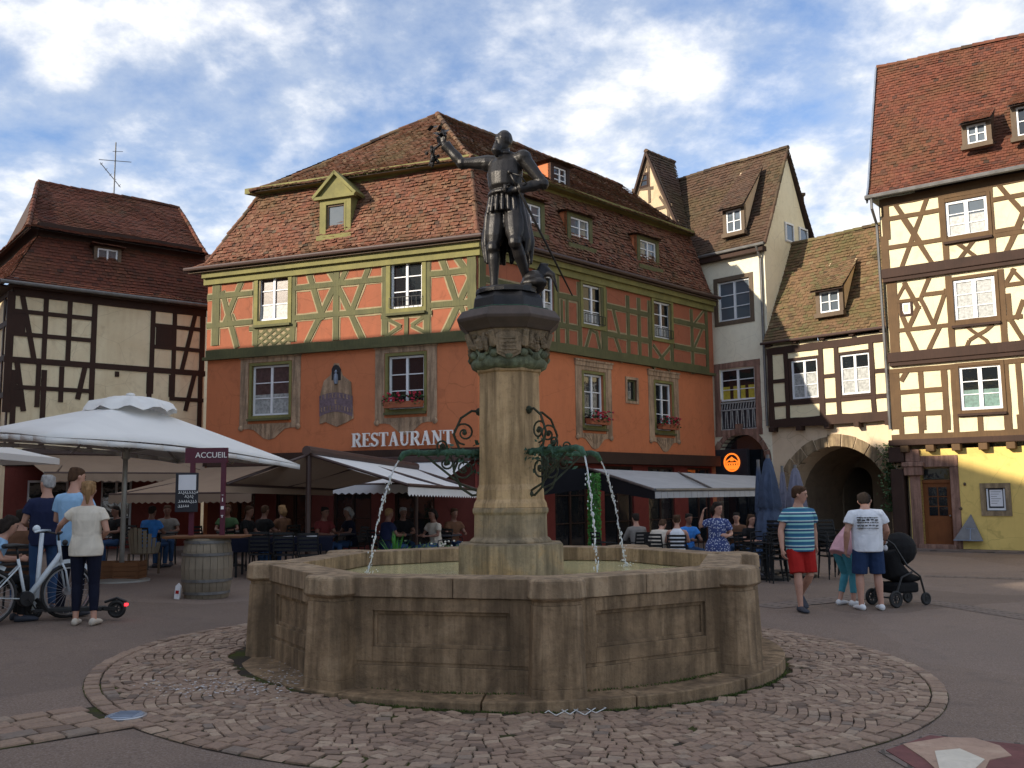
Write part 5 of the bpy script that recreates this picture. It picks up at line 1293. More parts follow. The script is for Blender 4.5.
# ================================================================ GROUND
def m_asphalt():
    n = N('asphalt'); v = n.obj(); f = n.noise(v, .35, 5, .6, .4); g = n.noise(v, 62, 4, .8); h = n.noise(v, 2.6, 4, .6)
    vo = n('TexVoronoi', {'Vector': v, 'Scale': 95}); 
    col = n.ramp(f, [(.3, (.160, .115, .090)), (.7, (.215, .155, .120))])
    col = n.mix(n.maprange(g, .52, .66, 0, .75), col, (.30, .255, .23)); col = n.mix(n.maprange(g, .34, .47, .75, 0), col, (.05, .043, .042))
    col = n.mix(n.maprange(h, .55, .75, 0, .4), col, (.10, .08, .072))
    pt_ = n('TexVoronoi', {'Vector': n.mix(.25, v, n('TexNoise', {'Vector': v, 'Scale': 1.2, 'Detail': 4}).outputs['Color']), 'Scale': .23}); pc = n('SeparateColor', {0: pt_.outputs['Color']}).outputs[0]
    col = n.mix(n.maprange(pc, .55, .58, 0, .22), col, (.075, .06, .052)); col = n.mix(n.maprange(pc, .25, .22, 0, .18), col, (.27, .215, .185))
    sp_ = n.noise(v, 7, 5, .75); col = n.mix(n.maprange(sp_, .64, .70, 0, .4), col, (.06, .05, .045))
    return n.fin(col, .9, n.bump(n.math('ADD', g, vo.outputs[0]), .6, .007), Specular_IOR_Level=.25)
M['asphalt'] = m_asphalt()
n_ = N('wet_flecks'); n_.fin((.72, .74, .78), .15); M['splash'] = n_.m  # pale base colour stands for glints on wet cobbles
def m_sett(name, cols, tintamt=1):
    n = N(name); t = n.tint(); v = n.obj(); g = n.noise(v, 38, 4, .65); f = n.noise(v, 1.1, 4, .6); k = len(cols)
    col = n.ramp(t, [(i / (k - 1), c) for i, c in enumerate(cols)])
    col = n.mix(n.maprange(g, .35, .75, 0, .45), col, (.05, .04, .036)); col = n.mix(n.maprange(f, .5, .8, 0, .3), col, (.19, .15, .11))
    return n.fin(col, .72, n.bump(g, .5, .008), Specular_IOR_Level=.4)
M['sett'] = m_sett('red_brown_setts', [(.14, .092, .066), (.25, .165, .115), (.31, .21, .145), (.27, .175, .125), (.42, .305, .215), (.20, .15, .118)])
def m_joint():
    n = N('mossy_joints'); v = n.obj(); f = n.noise(v, 1.6, 5, .65); g = n.noise(v, 60, 3)
    col = n.mix(n.maprange(f, .46, .6, 0, 1), (.045, .036, .030), (.05, .058, .014)); return n.fin(col, .95, n.bump(g, .5, .01), Specular_IOR_Level=.1)
M['joint'] = m_joint()
M['strip'] = m_brick('pale_sett_strip', (.22, .17, .145), (.16, .125, .11), (.07, .06, .05), .16, .12)
b = MB(); xs = [-120, -60, -30, -15, -6, 0, 6, 15, 30, 60, 120]; ys = [-60, -20, 0, 10, 20, 30, 60, 160]
for i in range(len(xs) - 1):
    for j in range(len(ys) - 1):
        b.add([(xs[i], ys[j], zg(xs[i])), (xs[i + 1], ys[j], zg(xs[i + 1])), (xs[i + 1], ys[j + 1], zg(xs[i + 1])), (xs[i], ys[j + 1], zg(xs[i]))], [(0, 1, 2, 3)])
tag(b.build('ground', M['asphalt']), kind='structure')
def sheet(name, poly, mat, dz=.004, kind='structure'):
    b = MB(); b.add([(x, y, zg(x) + dz) for x, y in poly], [tuple(range(len(poly)))]); o = b.build(name, M[mat]); tag(o, kind=kind); return o
# cobbled round
CC = Vector((.0, 9.80)); CR = 4.0; FC = Vector((-.03, 10.33)); FR = 2.60
b = MB(); nn = 72
V = [(CC.x + CR * cos(2 * pi * i / nn), CC.y + CR * sin(2 * pi * i / nn)) for i in range(nn)]
ring_in = [(CC.x + 2.4 * cos(2 * pi * i / nn), CC.y + .4 + 2.4 * sin(2 * pi * i / nn)) for i in range(nn)]
for i in range(nn):
    p, q, r_, s_ = V[i], V[(i + 1) % nn], ring_in[(i + 1) % nn], ring_in[i]
    b.add([(p[0], p[1], zg(p[0]) + .006), (q[0], q[1], zg(q[0]) + .006), (r_[0], r_[1], zg(r_[0]) + .006), (s_[0], s_[1], zg(s_[0]) + .006)], [(0, 1, 2, 3)])
tag(b.build('paving_bed', M['joint']), kind='structure')
def sett(b, c, ux, uy, lx, ly, rd, h=.022):
    """one slightly domed stone: centre, unit axes, half sizes"""
    z0 = zg(c.x) + .004; k = .86; j = lambda: rd.uniform(-.006, .006); t = z0 + h + rd.uniform(-.005, .006); tl = rd.uniform(-.004, .004)
    V = []
    for kk_, zz in ((1, z0), (.97, t - .007), (k, t)):
        for sx, sy in ((-1, -1), (1, -1), (1, 1), (-1, 1)):
            p = c + ux * (sx * lx * kk_ + j() * .7) + uy * (sy * ly * kk_ + j() * .7); V.append((p.x, p.y, zz + (tl * sx if zz > z0 else 0)))
    b.t = min(1, max(0, rd.gauss(.5, .25)))
    b.add(V, [(8, 9, 10, 11)] + [(4 * a + i, 4 * a + (i + 1) % 4, 4 * a + 4 + (i + 1) % 4, 4 * a + 4 + i) for a in (0, 1) for i in range(4)])
b = MB(); rd = random.Random(3); r = 2.12; NS = 17
while r < CR + .12:
    n_ = int(2 * pi * r / .108); ph = rd.random()
    for i in range(n_):
        a = 2 * pi * (i + ph) / n_; fr = ((a * NS / (2 * pi)) % 1) - .5; bow = .22 * (cos(pi * fr) - .6)
        rr = r + bow; slope = -.22 * sin(pi * fr) * pi * (NS / (2 * pi)) / r; st_ = sqrt(1 + slope * slope)
        c = CC + Vector((cos(a), sin(a))) * rr
        if (c - FC).length < 2.88 or rr > CR - .245 or rd.random() < .004: continue
        er = Vector((cos(a), sin(a))); et = Vector((-sin(a), cos(a))); tx = (et + er * slope).normalized(); ty = Vector((tx.y, -tx.x))
        sett(b, c, tx, ty, .054 * st_ * rd.uniform(.87, .97) , .0455 / st_ * rd.uniform(.88, .98), rd, .017)
    r += .091
for rr, ln, lw in ((CR - .195, .062, .052), (CR - .07, .076, .062)):
    n_ = int(2 * pi * rr / (2 * ln + .018))
    for i in range(n_):
        a = 2 * pi * i / n_ + rr; c = CC + Vector((cos(a), sin(a))) * rr
        if (c - FC).length < 2.88: continue
        sett(b, c, Vector((-sin(a), cos(a))), Vector((cos(a), sin(a))), ln * rd.uniform(.92, 1.05), lw, rd, .017)
# coarse strip running off to the left
p0, p1 = ground(-20, 737), ground(122, 716); d_ = (p1 - p0).to_2d(); L_ = d_.length + .1; d_.normalize(); n_v = Vector((-d_.y, d_.x))
for row in range(5):
    x = rd.uniform(0, .1)
    while x < L_ + .15 - abs(row - 1) * .1:
        l_ = rd.uniform(.09, .135); c = p0.to_2d() + d_ * (x + l_) + n_v * ((row - 2) * .165); x += 2 * l_ + .014
        if (c - CC).length > CR + .06: sett(b, c, d_, n_v, l_, .075, rd, .02)
co = b.build('cobbles', M['sett']); tag(co, kind='structure')
q = [p0.to_2d() - n_v * .42, p0.to_2d() + d_ * (L_ + .6) - n_v * .42, p0.to_2d() + d_ * (L_ + .6) + n_v * .42, p0.to_2d() + n_v * .42]
sheet('paving_strip_bed', [(v.x, v.y) for v in q], 'joint', .003)
# thin pale strips of setts crossing the asphalt on the right and apron before the yellow wall
def strip(pts, wd):
    P = [ground(*p).to_2d() for p in pts]
    for a, c in zip(P, P[1:]):
        d = (c - a).normalized(); n_ = Vector((-d.y, d.x)) * wd / 2; sheet('sett_strip', [tuple(a - n_), tuple(c - n_), tuple(c + n_), tuple(a + n_)], 'strip', .004 + R_.random() * .002)
strip([(925, 601), (1060, 623)], .45); strip([(762, 607), (905, 592)], .55); strip([(925, 576), (1060, 580)], .35)
q = [Rf.P(-.6, -.9, 0), Rf.P(sRE, -.9, 0), Rf.P(sRE, .0, 0), Rf.P(-.6, .0, 0)]
b = MB(); b.vprism([(v.x, v.y) for v in q], -.3, -.05); tag(b.build('pavement', M['strip']), kind='structure')
# manhole, stone map plate, chalk
mp = ground(126, 719); t = empty('manhole_cover', (mp.x, mp.y, mp.z + .006), 'small round blue-grey drain cover in the cobbles at lower left', 'drain cover')
b = MB(); b.lathe([(.145, 0), (.145, .02), (.132, .024)], 28); b.build('ring', M['steel'], t); b = MB(); b.lathe([(.125, .0), (.125, .027), (.11, .031)], 28); 
for i in range(5): b.box(-.08, .08, -.085 + i * .04, -.075 + i * .04, .03, .035)
b.build('lid', M['lead'], t)
M['plate_red'] = m_stone('red_stone_inlay', (.17, .065, .062), (.11, .045, .042), (.22, .09, .08), .2, False)
M['plate_pale'] = m_stone('pale_stone_inlay', (.40, .27, .20), (.30, .20, .15), (.5, .38, .28), .2, False)
gp = lambda x, y: ground(x, y)
t0 = gp(950, 770); t = empty('stone_map_plate', (t0.x, t0.y, zg(t0.x)), 'red and beige inlaid stone plate in the pavement at lower right', 'ground plate')
def flat(name, pts, mat, z0, z1):
    b = MB(Matrix.Translation(-Vector((t0.x, t0.y, zg(t0.x))))); P = [gp(*p) for p in pts]; b.vprism([(p.x, p.y) for p in P], zg(t0.x) + z0, zg(t0.x) + z1); return b.build(name, M[mat], t)
flat('stone_rim', [(878, 752), (930, 735.5), (1100, 756), (1120, 800), (960, 800)], 'strip', -.01, .012)
flat('red_field', [(886, 752), (930, 738), (1095, 757), (1110, 798), (962, 798)], 'plate_red', 0, .017)
flat('pale_inlay', [(903, 747), (945, 741), (975, 742), (1000, 750), (1012, 760), (990, 764), (985, 773), (940, 776), (925, 762)], 'plate_pale', 0, .022)
flat('grey_inlay', [(935, 755), (960, 753), (985, 764), (975, 773), (940, 774)], 'cream_cloth', 0, .026)
b = MB(); cp0 = ground(572, 714); rd = random.Random(8)
tch = empty('chalk_drawing', (cp0.x, cp0.y, cp0.z + .028), 'white chalk zigzag drawn on the cobbles before the basin', 'chalk drawing')
pts = [(545, 716), (556, 710), (570, 718), (582, 710), (596, 717), (606, 712), (590, 708), (572, 711), (556, 719), (545, 712), (565, 708), (585, 719), (600, 709)]
for p_, q_ in zip(pts, pts[1:]):
    a, c = ground(*p_), ground(*q_); a -= cp0; c -= cp0; a.z = c.z = 0
    b.bar(a, c, .009, .003)
b.build('chalk_marks', M['chalk'], tch)
b = MB(); rd = random.Random(31)
for i in range(420):
    c_ = rd.choice(((255, 686, 26, 6), (190, 690, 30, 5), (285, 676, 12, 8), (225, 693, 40, 4))); p_ = ground(rd.gauss(c_[0], c_[2]), rd.gauss(c_[1], c_[3])); s_ = rd.uniform(.004, .016); q_ = rd.uniform(0, pi)
    z_ = zg(p_.x) + .0315; P_ = [Vector((p_.x + cos(q_ + k * 1.26) * s_ * rd.uniform(.5, 1.2), p_.y + sin(q_ + k * 1.26) * s_ * rd.uniform(.5, 1.2), z_)) for k in range(5)]
    b.add(P_, [(0, 1, 2, 3, 4)])
tag(b.build('water_splashes', M['splash']), 'pale splash flecks on the cobbles left of the basin', 'splashes', kind='stuff')
def m_wet():
    n = N('wet_splash'); v = n.obj(); f = n.noise(v, 14, 4, .7); a = n.maprange(f, .55, .62, 0, 1)
    n.fin((.6, .62, .66), .1, None, Alpha=a); return n.m
# moss tufts at the foot of the basin ring
# ================================================================ FOUNTAIN
FT = empty('fountain', (FC.x, FC.y, 0), 'octagonal brown stone fountain basin with central column, iron brackets and water jets', 'fountain')
A0 = -81.8
va = [radians(A0 + 45 * k) for k in range(8)]
VP = [Vector((cos(a), sin(a))) * (FR - .06) for a in va]
nn = 72; Rr = 2.81
zr = .085
for i in range(14):
    a0_, a1_ = radians(i * 360 / 14 + 8.15), radians((i + 1) * 360 / 14 + 7.85); rr_ = Rr + R_.uniform(-.012, .012); b = MB(); m_ = [a0_ + (a1_ - a0_) * k / 6 for k in range(7)]
    b.vprism([(rr_ * cos(a), rr_ * sin(a)) for a in m_] + [(2.2 * cos(a), 2.2 * sin(a)) for a in reversed(m_)], -.25, zr + R_.uniform(-.004, .004)); b.build('ring_stone', M['basin'], FT, bevel=.01)
zrim = 1.0; ap_r = (FR - .06) * cos(pi / 8)
for k in range(8):
    p, q = VP[k], VP[(k + 1) % 8]
    F = Fac(q, p - q) if False else Fac(p, q - p)
    L_ = (q - p).length; c_ = (p + q) / 2
    # seen from outside: left end is the one with larger angle when viewed from out; build symmetric
    Fo = Fac(p, q - p)   # going ccw: inward is +n
    Mo = Fo.M()
    e = .17
    b = MB(Mo); b.box(e, L_ - e, -.055, .22, .0, .27); b.prism([(e, .27), (L_ - e, .27), (L_ - e, .30), (e, .30)], -.035, .2)
    b.box(e, L_ - e, .0, .26, .27, .83)
    # raised border leaving a sunk panel
    fx0, fx1, fz0, fz1 = e + .2, L_ - e - .2, .42, .72
    b.box(e, fx0, -.045, .1, .30, .83); b.box(fx1, L_ - e, -.045, .1, .30, .83); b.box(fx0, fx1, -.045, .1, .30, fz0); b.box(fx0, fx1, -.045, .1, fz1, .83)
    for (xa, xb, za, zb) in ((fx0, fx0 + .03, fz0, fz1), (fx1 - .03, fx1, fz0, fz1), (fx0 + .03, fx1 - .03, fz0, fz0 + .03), (fx0 + .03, fx1 - .03, fz1 - .03, fz1)): b.box(xa, xb, -.018, .1, za, zb)
    b.build('basin_wall', M['basin'], FT, bevel=.004)
    b = MB(Mo); sp = L_ * (.46 + .1 * (k % 3)); 
    for (xa, xb) in ((.12, sp - .003), (sp + .003, L_ - .12)): b.box(xa, xb, -.07, .30, .835, zrim)
    b.build('rim_stone', M['basin_rim'], FT, bevel=.008)
    a = va[k]; Mp = Matrix.Translation((p.x, p.y, 0)) @ Matrix.Rotation(a, 4, 'Z')
    oct_ = lambda r_: [(r_ * .94, -r_ * .66), (r_ * .94, r_ * .66), (r_ * .60, r_), (-r_ * .9, r_), (-r_ * .9, -r_), (r_ * .60, -r_)]
    b = MB(Mp); b.vprism(oct_(.235), .0, .16, poly2=oct_(.225)); b.vprism(oct_(.225), .16, .80, poly2=oct_(.20)); b.vprism(oct_(.19), .80, .835)
    po = b.build('corner_post', M['basin'], FT, bevel=.005)
    b = MB(Mp); b.vprism(oct_(.20), .835, .86, poly2=oct_(.235)); b.vprism(oct_(.235), .86, zrim - .01, poly2=oct_(.228)); b.vprism(oct_(.228), zrim - .01, zrim + .012, poly2=oct_(.205)); b.build('post_cap', M['basin_rim'], po, bevel=.007)
b = MB(); b.lathe([(ap_r - .12, .40), (ap_r + .02, .40)], 8, ph=radians(A0)); 
b = MB(); pl = [(v.x * .91, v.y * .91) for v in VP]; b.vprism(pl, .3, .42); b.build('basin_floor', M['algae'], FT)
b = MB()
for k in range(8):
    p, q = VP[k] * .905, VP[(k + 1) % 8] * .905; b.add([(p.x, p.y, .42), (q.x, q.y, .42), (q.x, q.y, .90), (p.x, p.y, .90)], [(0, 1, 2, 3)])
b.build('inner_lining', M['plinth'], FT)
def m_water():
    n = N('basin_water'); v = n.obj(); f = n.noise(v, 6, 4, .6, .6); g = n.noise(v, 22, 3)
    n.fin((.90, .83, .45), .06, n.bump(n.math('ADD', f, n.math('MULTIPLY', g, .25)), .18, .02), Transmission_Weight=.0, Specular_IOR_Level=.45, Alpha=.7); return n.m
M['water'] = m_water()
b = MB(); b.add([(x, y, .83) for x, y in pl], [tuple(range(8))]); b.build('water', M['water'], FT)
# pedestal and column (z levels from the picture on the column axis)
def zc_(y, Y=10.1): return at_y(509, y, Y).z
ph8 = radians(A0)
hexp = radians(-60)
b = MB(); s8 = lambda r_: 1
b.lathe([(.605, .42), (.60, 1.155), (.59, 1.17), (.50, 1.175)], 8, ph=radians(-67.5)); b.build('pedestal_base', M['plinth'], FT, bevel=.012)
zA1 = zc_(541, 9.9); zA2 = zc_(508, 10.0); 
b = MB(); b.lathe([(.475, 1.17), (.475, 1.20), (.425, 1.23), (.42, zA2 - .07), (.44, zA2 - .05), (.44, zA2)], 8, ph=radians(-67.5)); b.build('pedestal_block', M['plinth'], FT, bevel=.012)
zB = zc_(488, 9.97); zC = zc_(368, 9.97); zD = zc_(326, 9.8); zE = zc_(304, 9.8)
b = MB(); b.lathe([(.43, zA2), (.42, zA2 + .05), (.395, zA2 + .09), (.39, zB - .02), (.365, zB + .04), (.36, zB + .2), (.35, zC - .03), (.375, zC - .02), (.38, zC + .01)], 8, ph=radians(-67.5)); b.build('column_shaft', M['column'], FT, bevel=.008)
b = MB()
for zz in (lerp(zB, zC, .26), lerp(zB, zC, .5), lerp(zB, zC, .76), zB + .06): 
    rr_ = .3615 - .02 * (zz - zB) / (zC - zB); b.lathe([(rr_ - .003, zz - .005), (rr_ + .0015, zz), (rr_ - .003, zz + .005)], 8, ph=radians(-67.5))
b.build('masonry_joints', M['old_wood'], FT)
b = MB(); b.lathe([(.36, zC), (.41, zC + .03), (.43, zC + .09), (.40, zC + .14), (.37, zC + .18)], 16)
for i in range(16):
    a = 2 * pi * i / 16
    b.ell((cos(a) * .40, sin(a) * .40, zC + .13 + .035 * (i % 2)), .06, .06, .05, 6)
for i in range(8):
    a0_ = radians(-67.5 + 45 * i)
    pts = [(cos(a0_ + t * .78) * (.40 + .0), sin(a0_ + t * .78) * .40, zC + .27 - .12 * sin(pi * t)) for t in [k / 6 for k in range(7)]]
    b.tube(pts, .022, 6)
b.build('copper_garland', M['patina'], FT, smooth=True)
b = MB(); b.lathe([(.36, zC + .15), (.375, zC + .25), (.41, zD - .12), (.455, zD - .03), (.47, zD)], 8, ph=radians(-67.5))
rd = random.Random(9)
for i in range(8):
    am = radians(-67.5 + 22.5 + 45 * i); n_ = Vector((cos(am), sin(am), 0)); tx = Vector((-sin(am), cos(am), 0))
    if i % 2 == 0:
        for j in range(26):
            p = n_ * (.385 + rd.uniform(0, .05)) + tx * rd.uniform(-.13, .13); p.z = lerp(zC + .22, zD - .05, rd.random()); b.ell(p, rd.uniform(.02, .05), rd.uniform(.02, .05), rd.uniform(.02, .06), 6)
    else:
        c = n_ * .395; c.z = lerp(zC, zD, .6); b.M = Matrix(((tx.x, n_.x, 0, c.x), (tx.y, n_.y, 0, c.y), (0, 0, 1, c.z), (0, 0, 0, 1))); b.prism([(-.13, -.1), (0, -.17), (.13, -.1), (.14, .1), (.1, .13), (-.1, .13), (-.14, .1)], -.02, .035); b.prism([(-.1, -.08), (0, -.13), (.1, -.08), (.1, .08), (-.1, .08)], -.02, .05)
        for j in range(4): b.beam((-.08, .06 - j * .04), (.08, .06 - j * .04), .012, .0, .06)
        b.M = Matrix()
    a0_ = radians(-67.5 + 45 * i); b.tube([(cos(a0_) * .385, sin(a0_) * .385, zC + .25), (cos(a0_) * .44, sin(a0_) * .44, lerp(zC, zD, .6)), (cos(a0_) * .50, sin(a0_) * .50, zD - .03)], [.03, .045, .03], 7)
b.build('capital', M['capital'], FT)
b = MB(); b.lathe([(.49, zD), (.53, zD + .04), (.60, zD + .10), (.612, zD + .13), (.55, zE - .02), (.46, zE + .01)], 8, ph=radians(-67.5)); b.build('top_slab', M['cap_stone'], FT, bevel=.008)
b = MB(); b.lathe([(.47, zE), (.475, zE + .012), (.46, zE + .02)], 8, ph=radians(-67.5)); b.build('copper_edge', M['verdigris'], FT)
zF = zE + .20
b = MB(); b.lathe([(.42, zE + .01), (.405, zE + .13), (.36, zF)], 8, ph=radians(-67.5)); b.build('statue_plinth', M['bronze'], FT, bevel=.012)
# brackets with spouts
zpipe = at_y(430, 454, 10.4).z
def spiral(c, r0, r1, a0, turns, ux, uz, n=22):
    return [c + ux * (lerp(r0, r1, t) * cos(a0 + turns * 2 * pi * t)) + uz * (lerp(r0, r1, t) * sin(a0 + turns * 2 * pi * t)) for t in [i / n for i in range(n + 1)]]
jets = []
for az in (190, -52, 30):
    a = radians(az); ux = Vector((cos(a), sin(a), 0)); uz = Vector((0, 0, 1)); uy = Vector((-sin(a), cos(a), 0)); base = ux * .34 + uz * zpipe
    Rl = 1.2
    b = MB(); pts = [base, base + ux * .25 + uz * .01, base + ux * .6, base + ux * .74 + uz * .015, base + ux * .82 - uz * .01, base + ux * .87 - uz * .075]
    b.tube(pts, [.034, .034, .03, .03, .036, .026], 10); b.tube([base + ux * .22 - uz * .0, base + ux * .26], .045, 10)
    for t_ in (.06, .45, .66): b.tube([base + ux * (t_ - .012), base + ux * (t_ + .012)], .042, 10)
    sp_ = b.build('spout', M['verdigris'], FT, smooth=True)
    b = MB()
    for c, r0, r1, a0, tn in ((base + ux * .16 + uz * .22, .13, .025, -1.57, 1.6), (base + ux * .17 - uz * .17, .13, .03, 1.57, -1.7), (base + ux * .40 + uz * .08, .07, .02, -1.57, 1.3), (base + ux * .36 - uz * .11, .08, .02, 1.57, 1.4)):
        b.tube(spiral(c, r0, r1, a0, tn, ux, uz), .011, 6); b.ell(c, .028, .028, .028, 6)
    for sg in (1, -1):
        b.tube([base + uz * .45 * sg - ux * .01, base + ux * .08 + uz * .46 * sg, base + ux * .2 + uz * .38 * sg, base + ux * .28 + uz * .2 * sg, base + ux * .22 + uz * .05 * sg], .014, 6); b.ell(base + uz * .45 * sg, .04, .04, .045, 8)
    b.tube([base - uz * .42, base + ux * .2 - uz * .34, base + ux * .5 - uz * .1, base + ux * .62], .013, 6)
    b.build('scroll_bracket', M['wrought'], FT)
    b = MB(); rd = random.Random(az)
    for i in range(60):
        t_ = rd.random() ** 1.6 * .55; p = base + ux * t_ + uy * rd.gauss(0, .045) + uz * rd.gauss(-.03, .09 * (1 - t_)); s_ = rd.uniform(.02, .045); d1 = Vector((rd.gauss(0, 1), rd.gauss(0, 1), rd.gauss(0, 1))).normalized(); d2 = d1.orthogonal().normalized()
        b.add([p - d1 * s_, p - d2 * s_ * .6 + d1.cross(d2) * .01, p + d1 * s_, p + d2 * s_ * .6], [(0, 1, 2, 3)])
    b.build('metal_leaves', M['verdigris'], FT)
    # water jet: ballistic thread breaking into drops
    e = pts[-1]; hfall = e.z - .83; vx = .33 if az != -52 else .16
    b = MB(); T = sqrt(2 * hfall / 9.8); v0z = -1.2; 
    T = (-1.2 + sqrt(1.44 + 2 * 9.8 * hfall)) / 9.8
    pp = []
    for i in range(40):
        t_ = T * i / 39; pp.append(e + ux * (vx / T * t_) + Vector((0, 0, -1.2 * t_ - 4.9 * t_ * t_)) + Vector((rd.gauss(0, .003), rd.gauss(0, .003), 0)) * (i / 15))
    b.tube(pp[:18], [.0095 * (1 - .35 * i / 17) * rd.uniform(.75, 1.2) for i in range(18)], 7)
    for i in range(15, 40):
        for j in range(3):
            k_ = i - rd.random(); q0_ = pp[max(0, min(38, int(k_)))].lerp(pp[max(1, min(39, int(k_) + 1))], k_ % 1); q0_ = q0_ + Vector((rd.gauss(0, .0035), rd.gauss(0, .0035), 0)); s_ = rd.uniform(.0035, .0075); b.ell(q0_, s_, s_, s_ * rd.uniform(1.5, 5), 6)
    for i in range(60):
        t_ = T * rd.uniform(.25, 1); p = e + ux * (vx / T * t_) + Vector((rd.gauss(0, .016), rd.gauss(0, .016), -1.2 * t_ - 4.9 * t_ * t_)); s_ = rd.uniform(.003, .009); b.ell(p, s_, s_, s_ * 1.8, 5)
    for i in range(50):
        q_ = rd.uniform(0, 2 * pi); rr_ = abs(rd.gauss(0, .06)); b.ell((pp[-1].x + cos(q_) * rr_, pp[-1].y + sin(q_) * rr_, .835 + abs(rd.gauss(0, .03))), .005, .005, .006, 5)
    b.build('water_jet', M['jetw'], FT, smooth=True)
# ================================================================ FIGURES
def remesh(mb, vox, name, mats, parent, smooth=2, box_uv=False):
    o = mb.build('tmp', mats, None)
    r = o.modifiers.new('r', 'REMESH'); r.mode = 'VOXEL'; r.voxel_size = vox; r.use_smooth_shade = True
    if smooth: s_ = o.modifiers.new('s', 'SMOOTH'); s_.factor = .5; s_.iterations = smooth
    dg = bpy.context.evaluated_depsgraph_get(); me = bpy.data.meshes.new_from_object(o.evaluated_get(dg), depsgraph=dg)
    old = o.data; bpy.data.objects.remove(o); bpy.data.meshes.remove(old)
    me.name = name; me.materials.clear()
    for m in (mats if isinstance(mats, (list, tuple)) else [mats]): me.materials.append(m)
    o2 = bpy.data.objects.new(name, me); COL.objects.link(o2)
    if parent is not None: o2.parent = parent
    return o2
def V(*a): return Vector(a)
BASE = dict(pel=(0, 0, .93), waist=(0, .0, 1.08), chest=(0, 0, 1.27), neck=(0, .015, 1.45), head=(0, -.005, 1.62),
            shL=(.175, .01, 1.40), elL=(.235, .03, 1.13), wrL=(.245, -.05, .88), shR=(-.175, .01, 1.40), elR=(-.235, .03, 1.13), wrR=(-.245, -.05, .88),
            hiL=(.09, 0, .90), knL=(.10, -.02, .49), anL=(.105, .03, .09), hiR=(-.09, 0, .90), knR=(-.10, -.02, .49), anR=(-.105, .03, .09),
            ftL=(0.12, -1, 0), ftR=(-.12, -1, 0), face=(0, -1, 0))
def pose(**k):
    d = dict(BASE); d.update(k); return {a: Vector(b) for a, b in d.items()}
SIT = dict(pel=(0, .0, .55), waist=(0, -.01, .70), chest=(0, -.05, .89), neck=(0, -.07, 1.07), head=(0, -.10, 1.24), shL=(.18, -.07, 1.02), elL=(.24, -.16, .78), wrL=(.14, -.38, .77), shR=(-.18, -.07, 1.02), elR=(-.24, -.16, .78), wrR=(-.14, -.38, .77),
           hiL=(.09, -.04, .52), knL=(.12, -.46, .52), anL=(.12, -.42, .09), hiR=(-.09, -.04, .52), knR=(-.12, -.46, .52), anR=(-.12, -.42, .09))
def limb(b, pts, rs):
    b.tube(pts, rs, 10)
def figure_parts(J, sex='m', fat=1.0):
    side = (J['shL'] - J['shR']).normalized(); hs = (J['hiL'] - J['hiR']).normalized()
    def ring(c, sv, up, rx, ry):
        up = up.normalized(); s_ = (sv - up * sv.dot(up)).normalized(); f = up.cross(s_); return (c, s_ * rx, f * ry)
    return side, hs, ring
def torso(b, J, sex, g=0.0, fat=1.0, top=True, low=-.07, neck=True, hem=0):
    side, hs, ring = figure_parts(J)
    p, w_, c, n = J['pel'], J['waist'], J['chest'], J['neck']; u1 = w_ - p; u2 = c - w_; u3 = n - c
    fe = sex == 'f'; R = []
    W_ = dict(p=.168 if fe else .158, w=(.125 if fe else .145) * fat, c=.148 if fe else .168, s=.148 if fe else .172)
    R.append(ring(p + u1.normalized() * low, hs, u1, W_['p'] * .92 + g + hem, .115 + g + hem)); R.append(ring(p, hs, u1, W_['p'] + g + hem * .7, .118 + g + hem * .7))
    R.append(ring(w_, (hs + side), u1 + u2, W_['w'] + g + hem * .3, .10 * fat + g)); R.append(ring(c, side, u2 + u3, W_['c'] + g, .112 * fat + g))
    R.append(ring(lerp(c, n, .5), side, u3, W_['s'] + g * .8, .105 + g * .8)); R.append(ring(lerp(c, n, .78), side, u3, W_['s'] * .66 + g * .9, .085 + g * .7)); R.append(ring(lerp(c, n, .98), side, u3, .075 + g * .3, .065 + g * .3))
    if neck: R.append(ring(lerp(n, J['head'], .35), side, J['head'] - n, .052, .056)); R.append(ring(lerp(n, J['head'], .8), side, J['head'] - n, .052, .058))
    b.rings(R, 16)
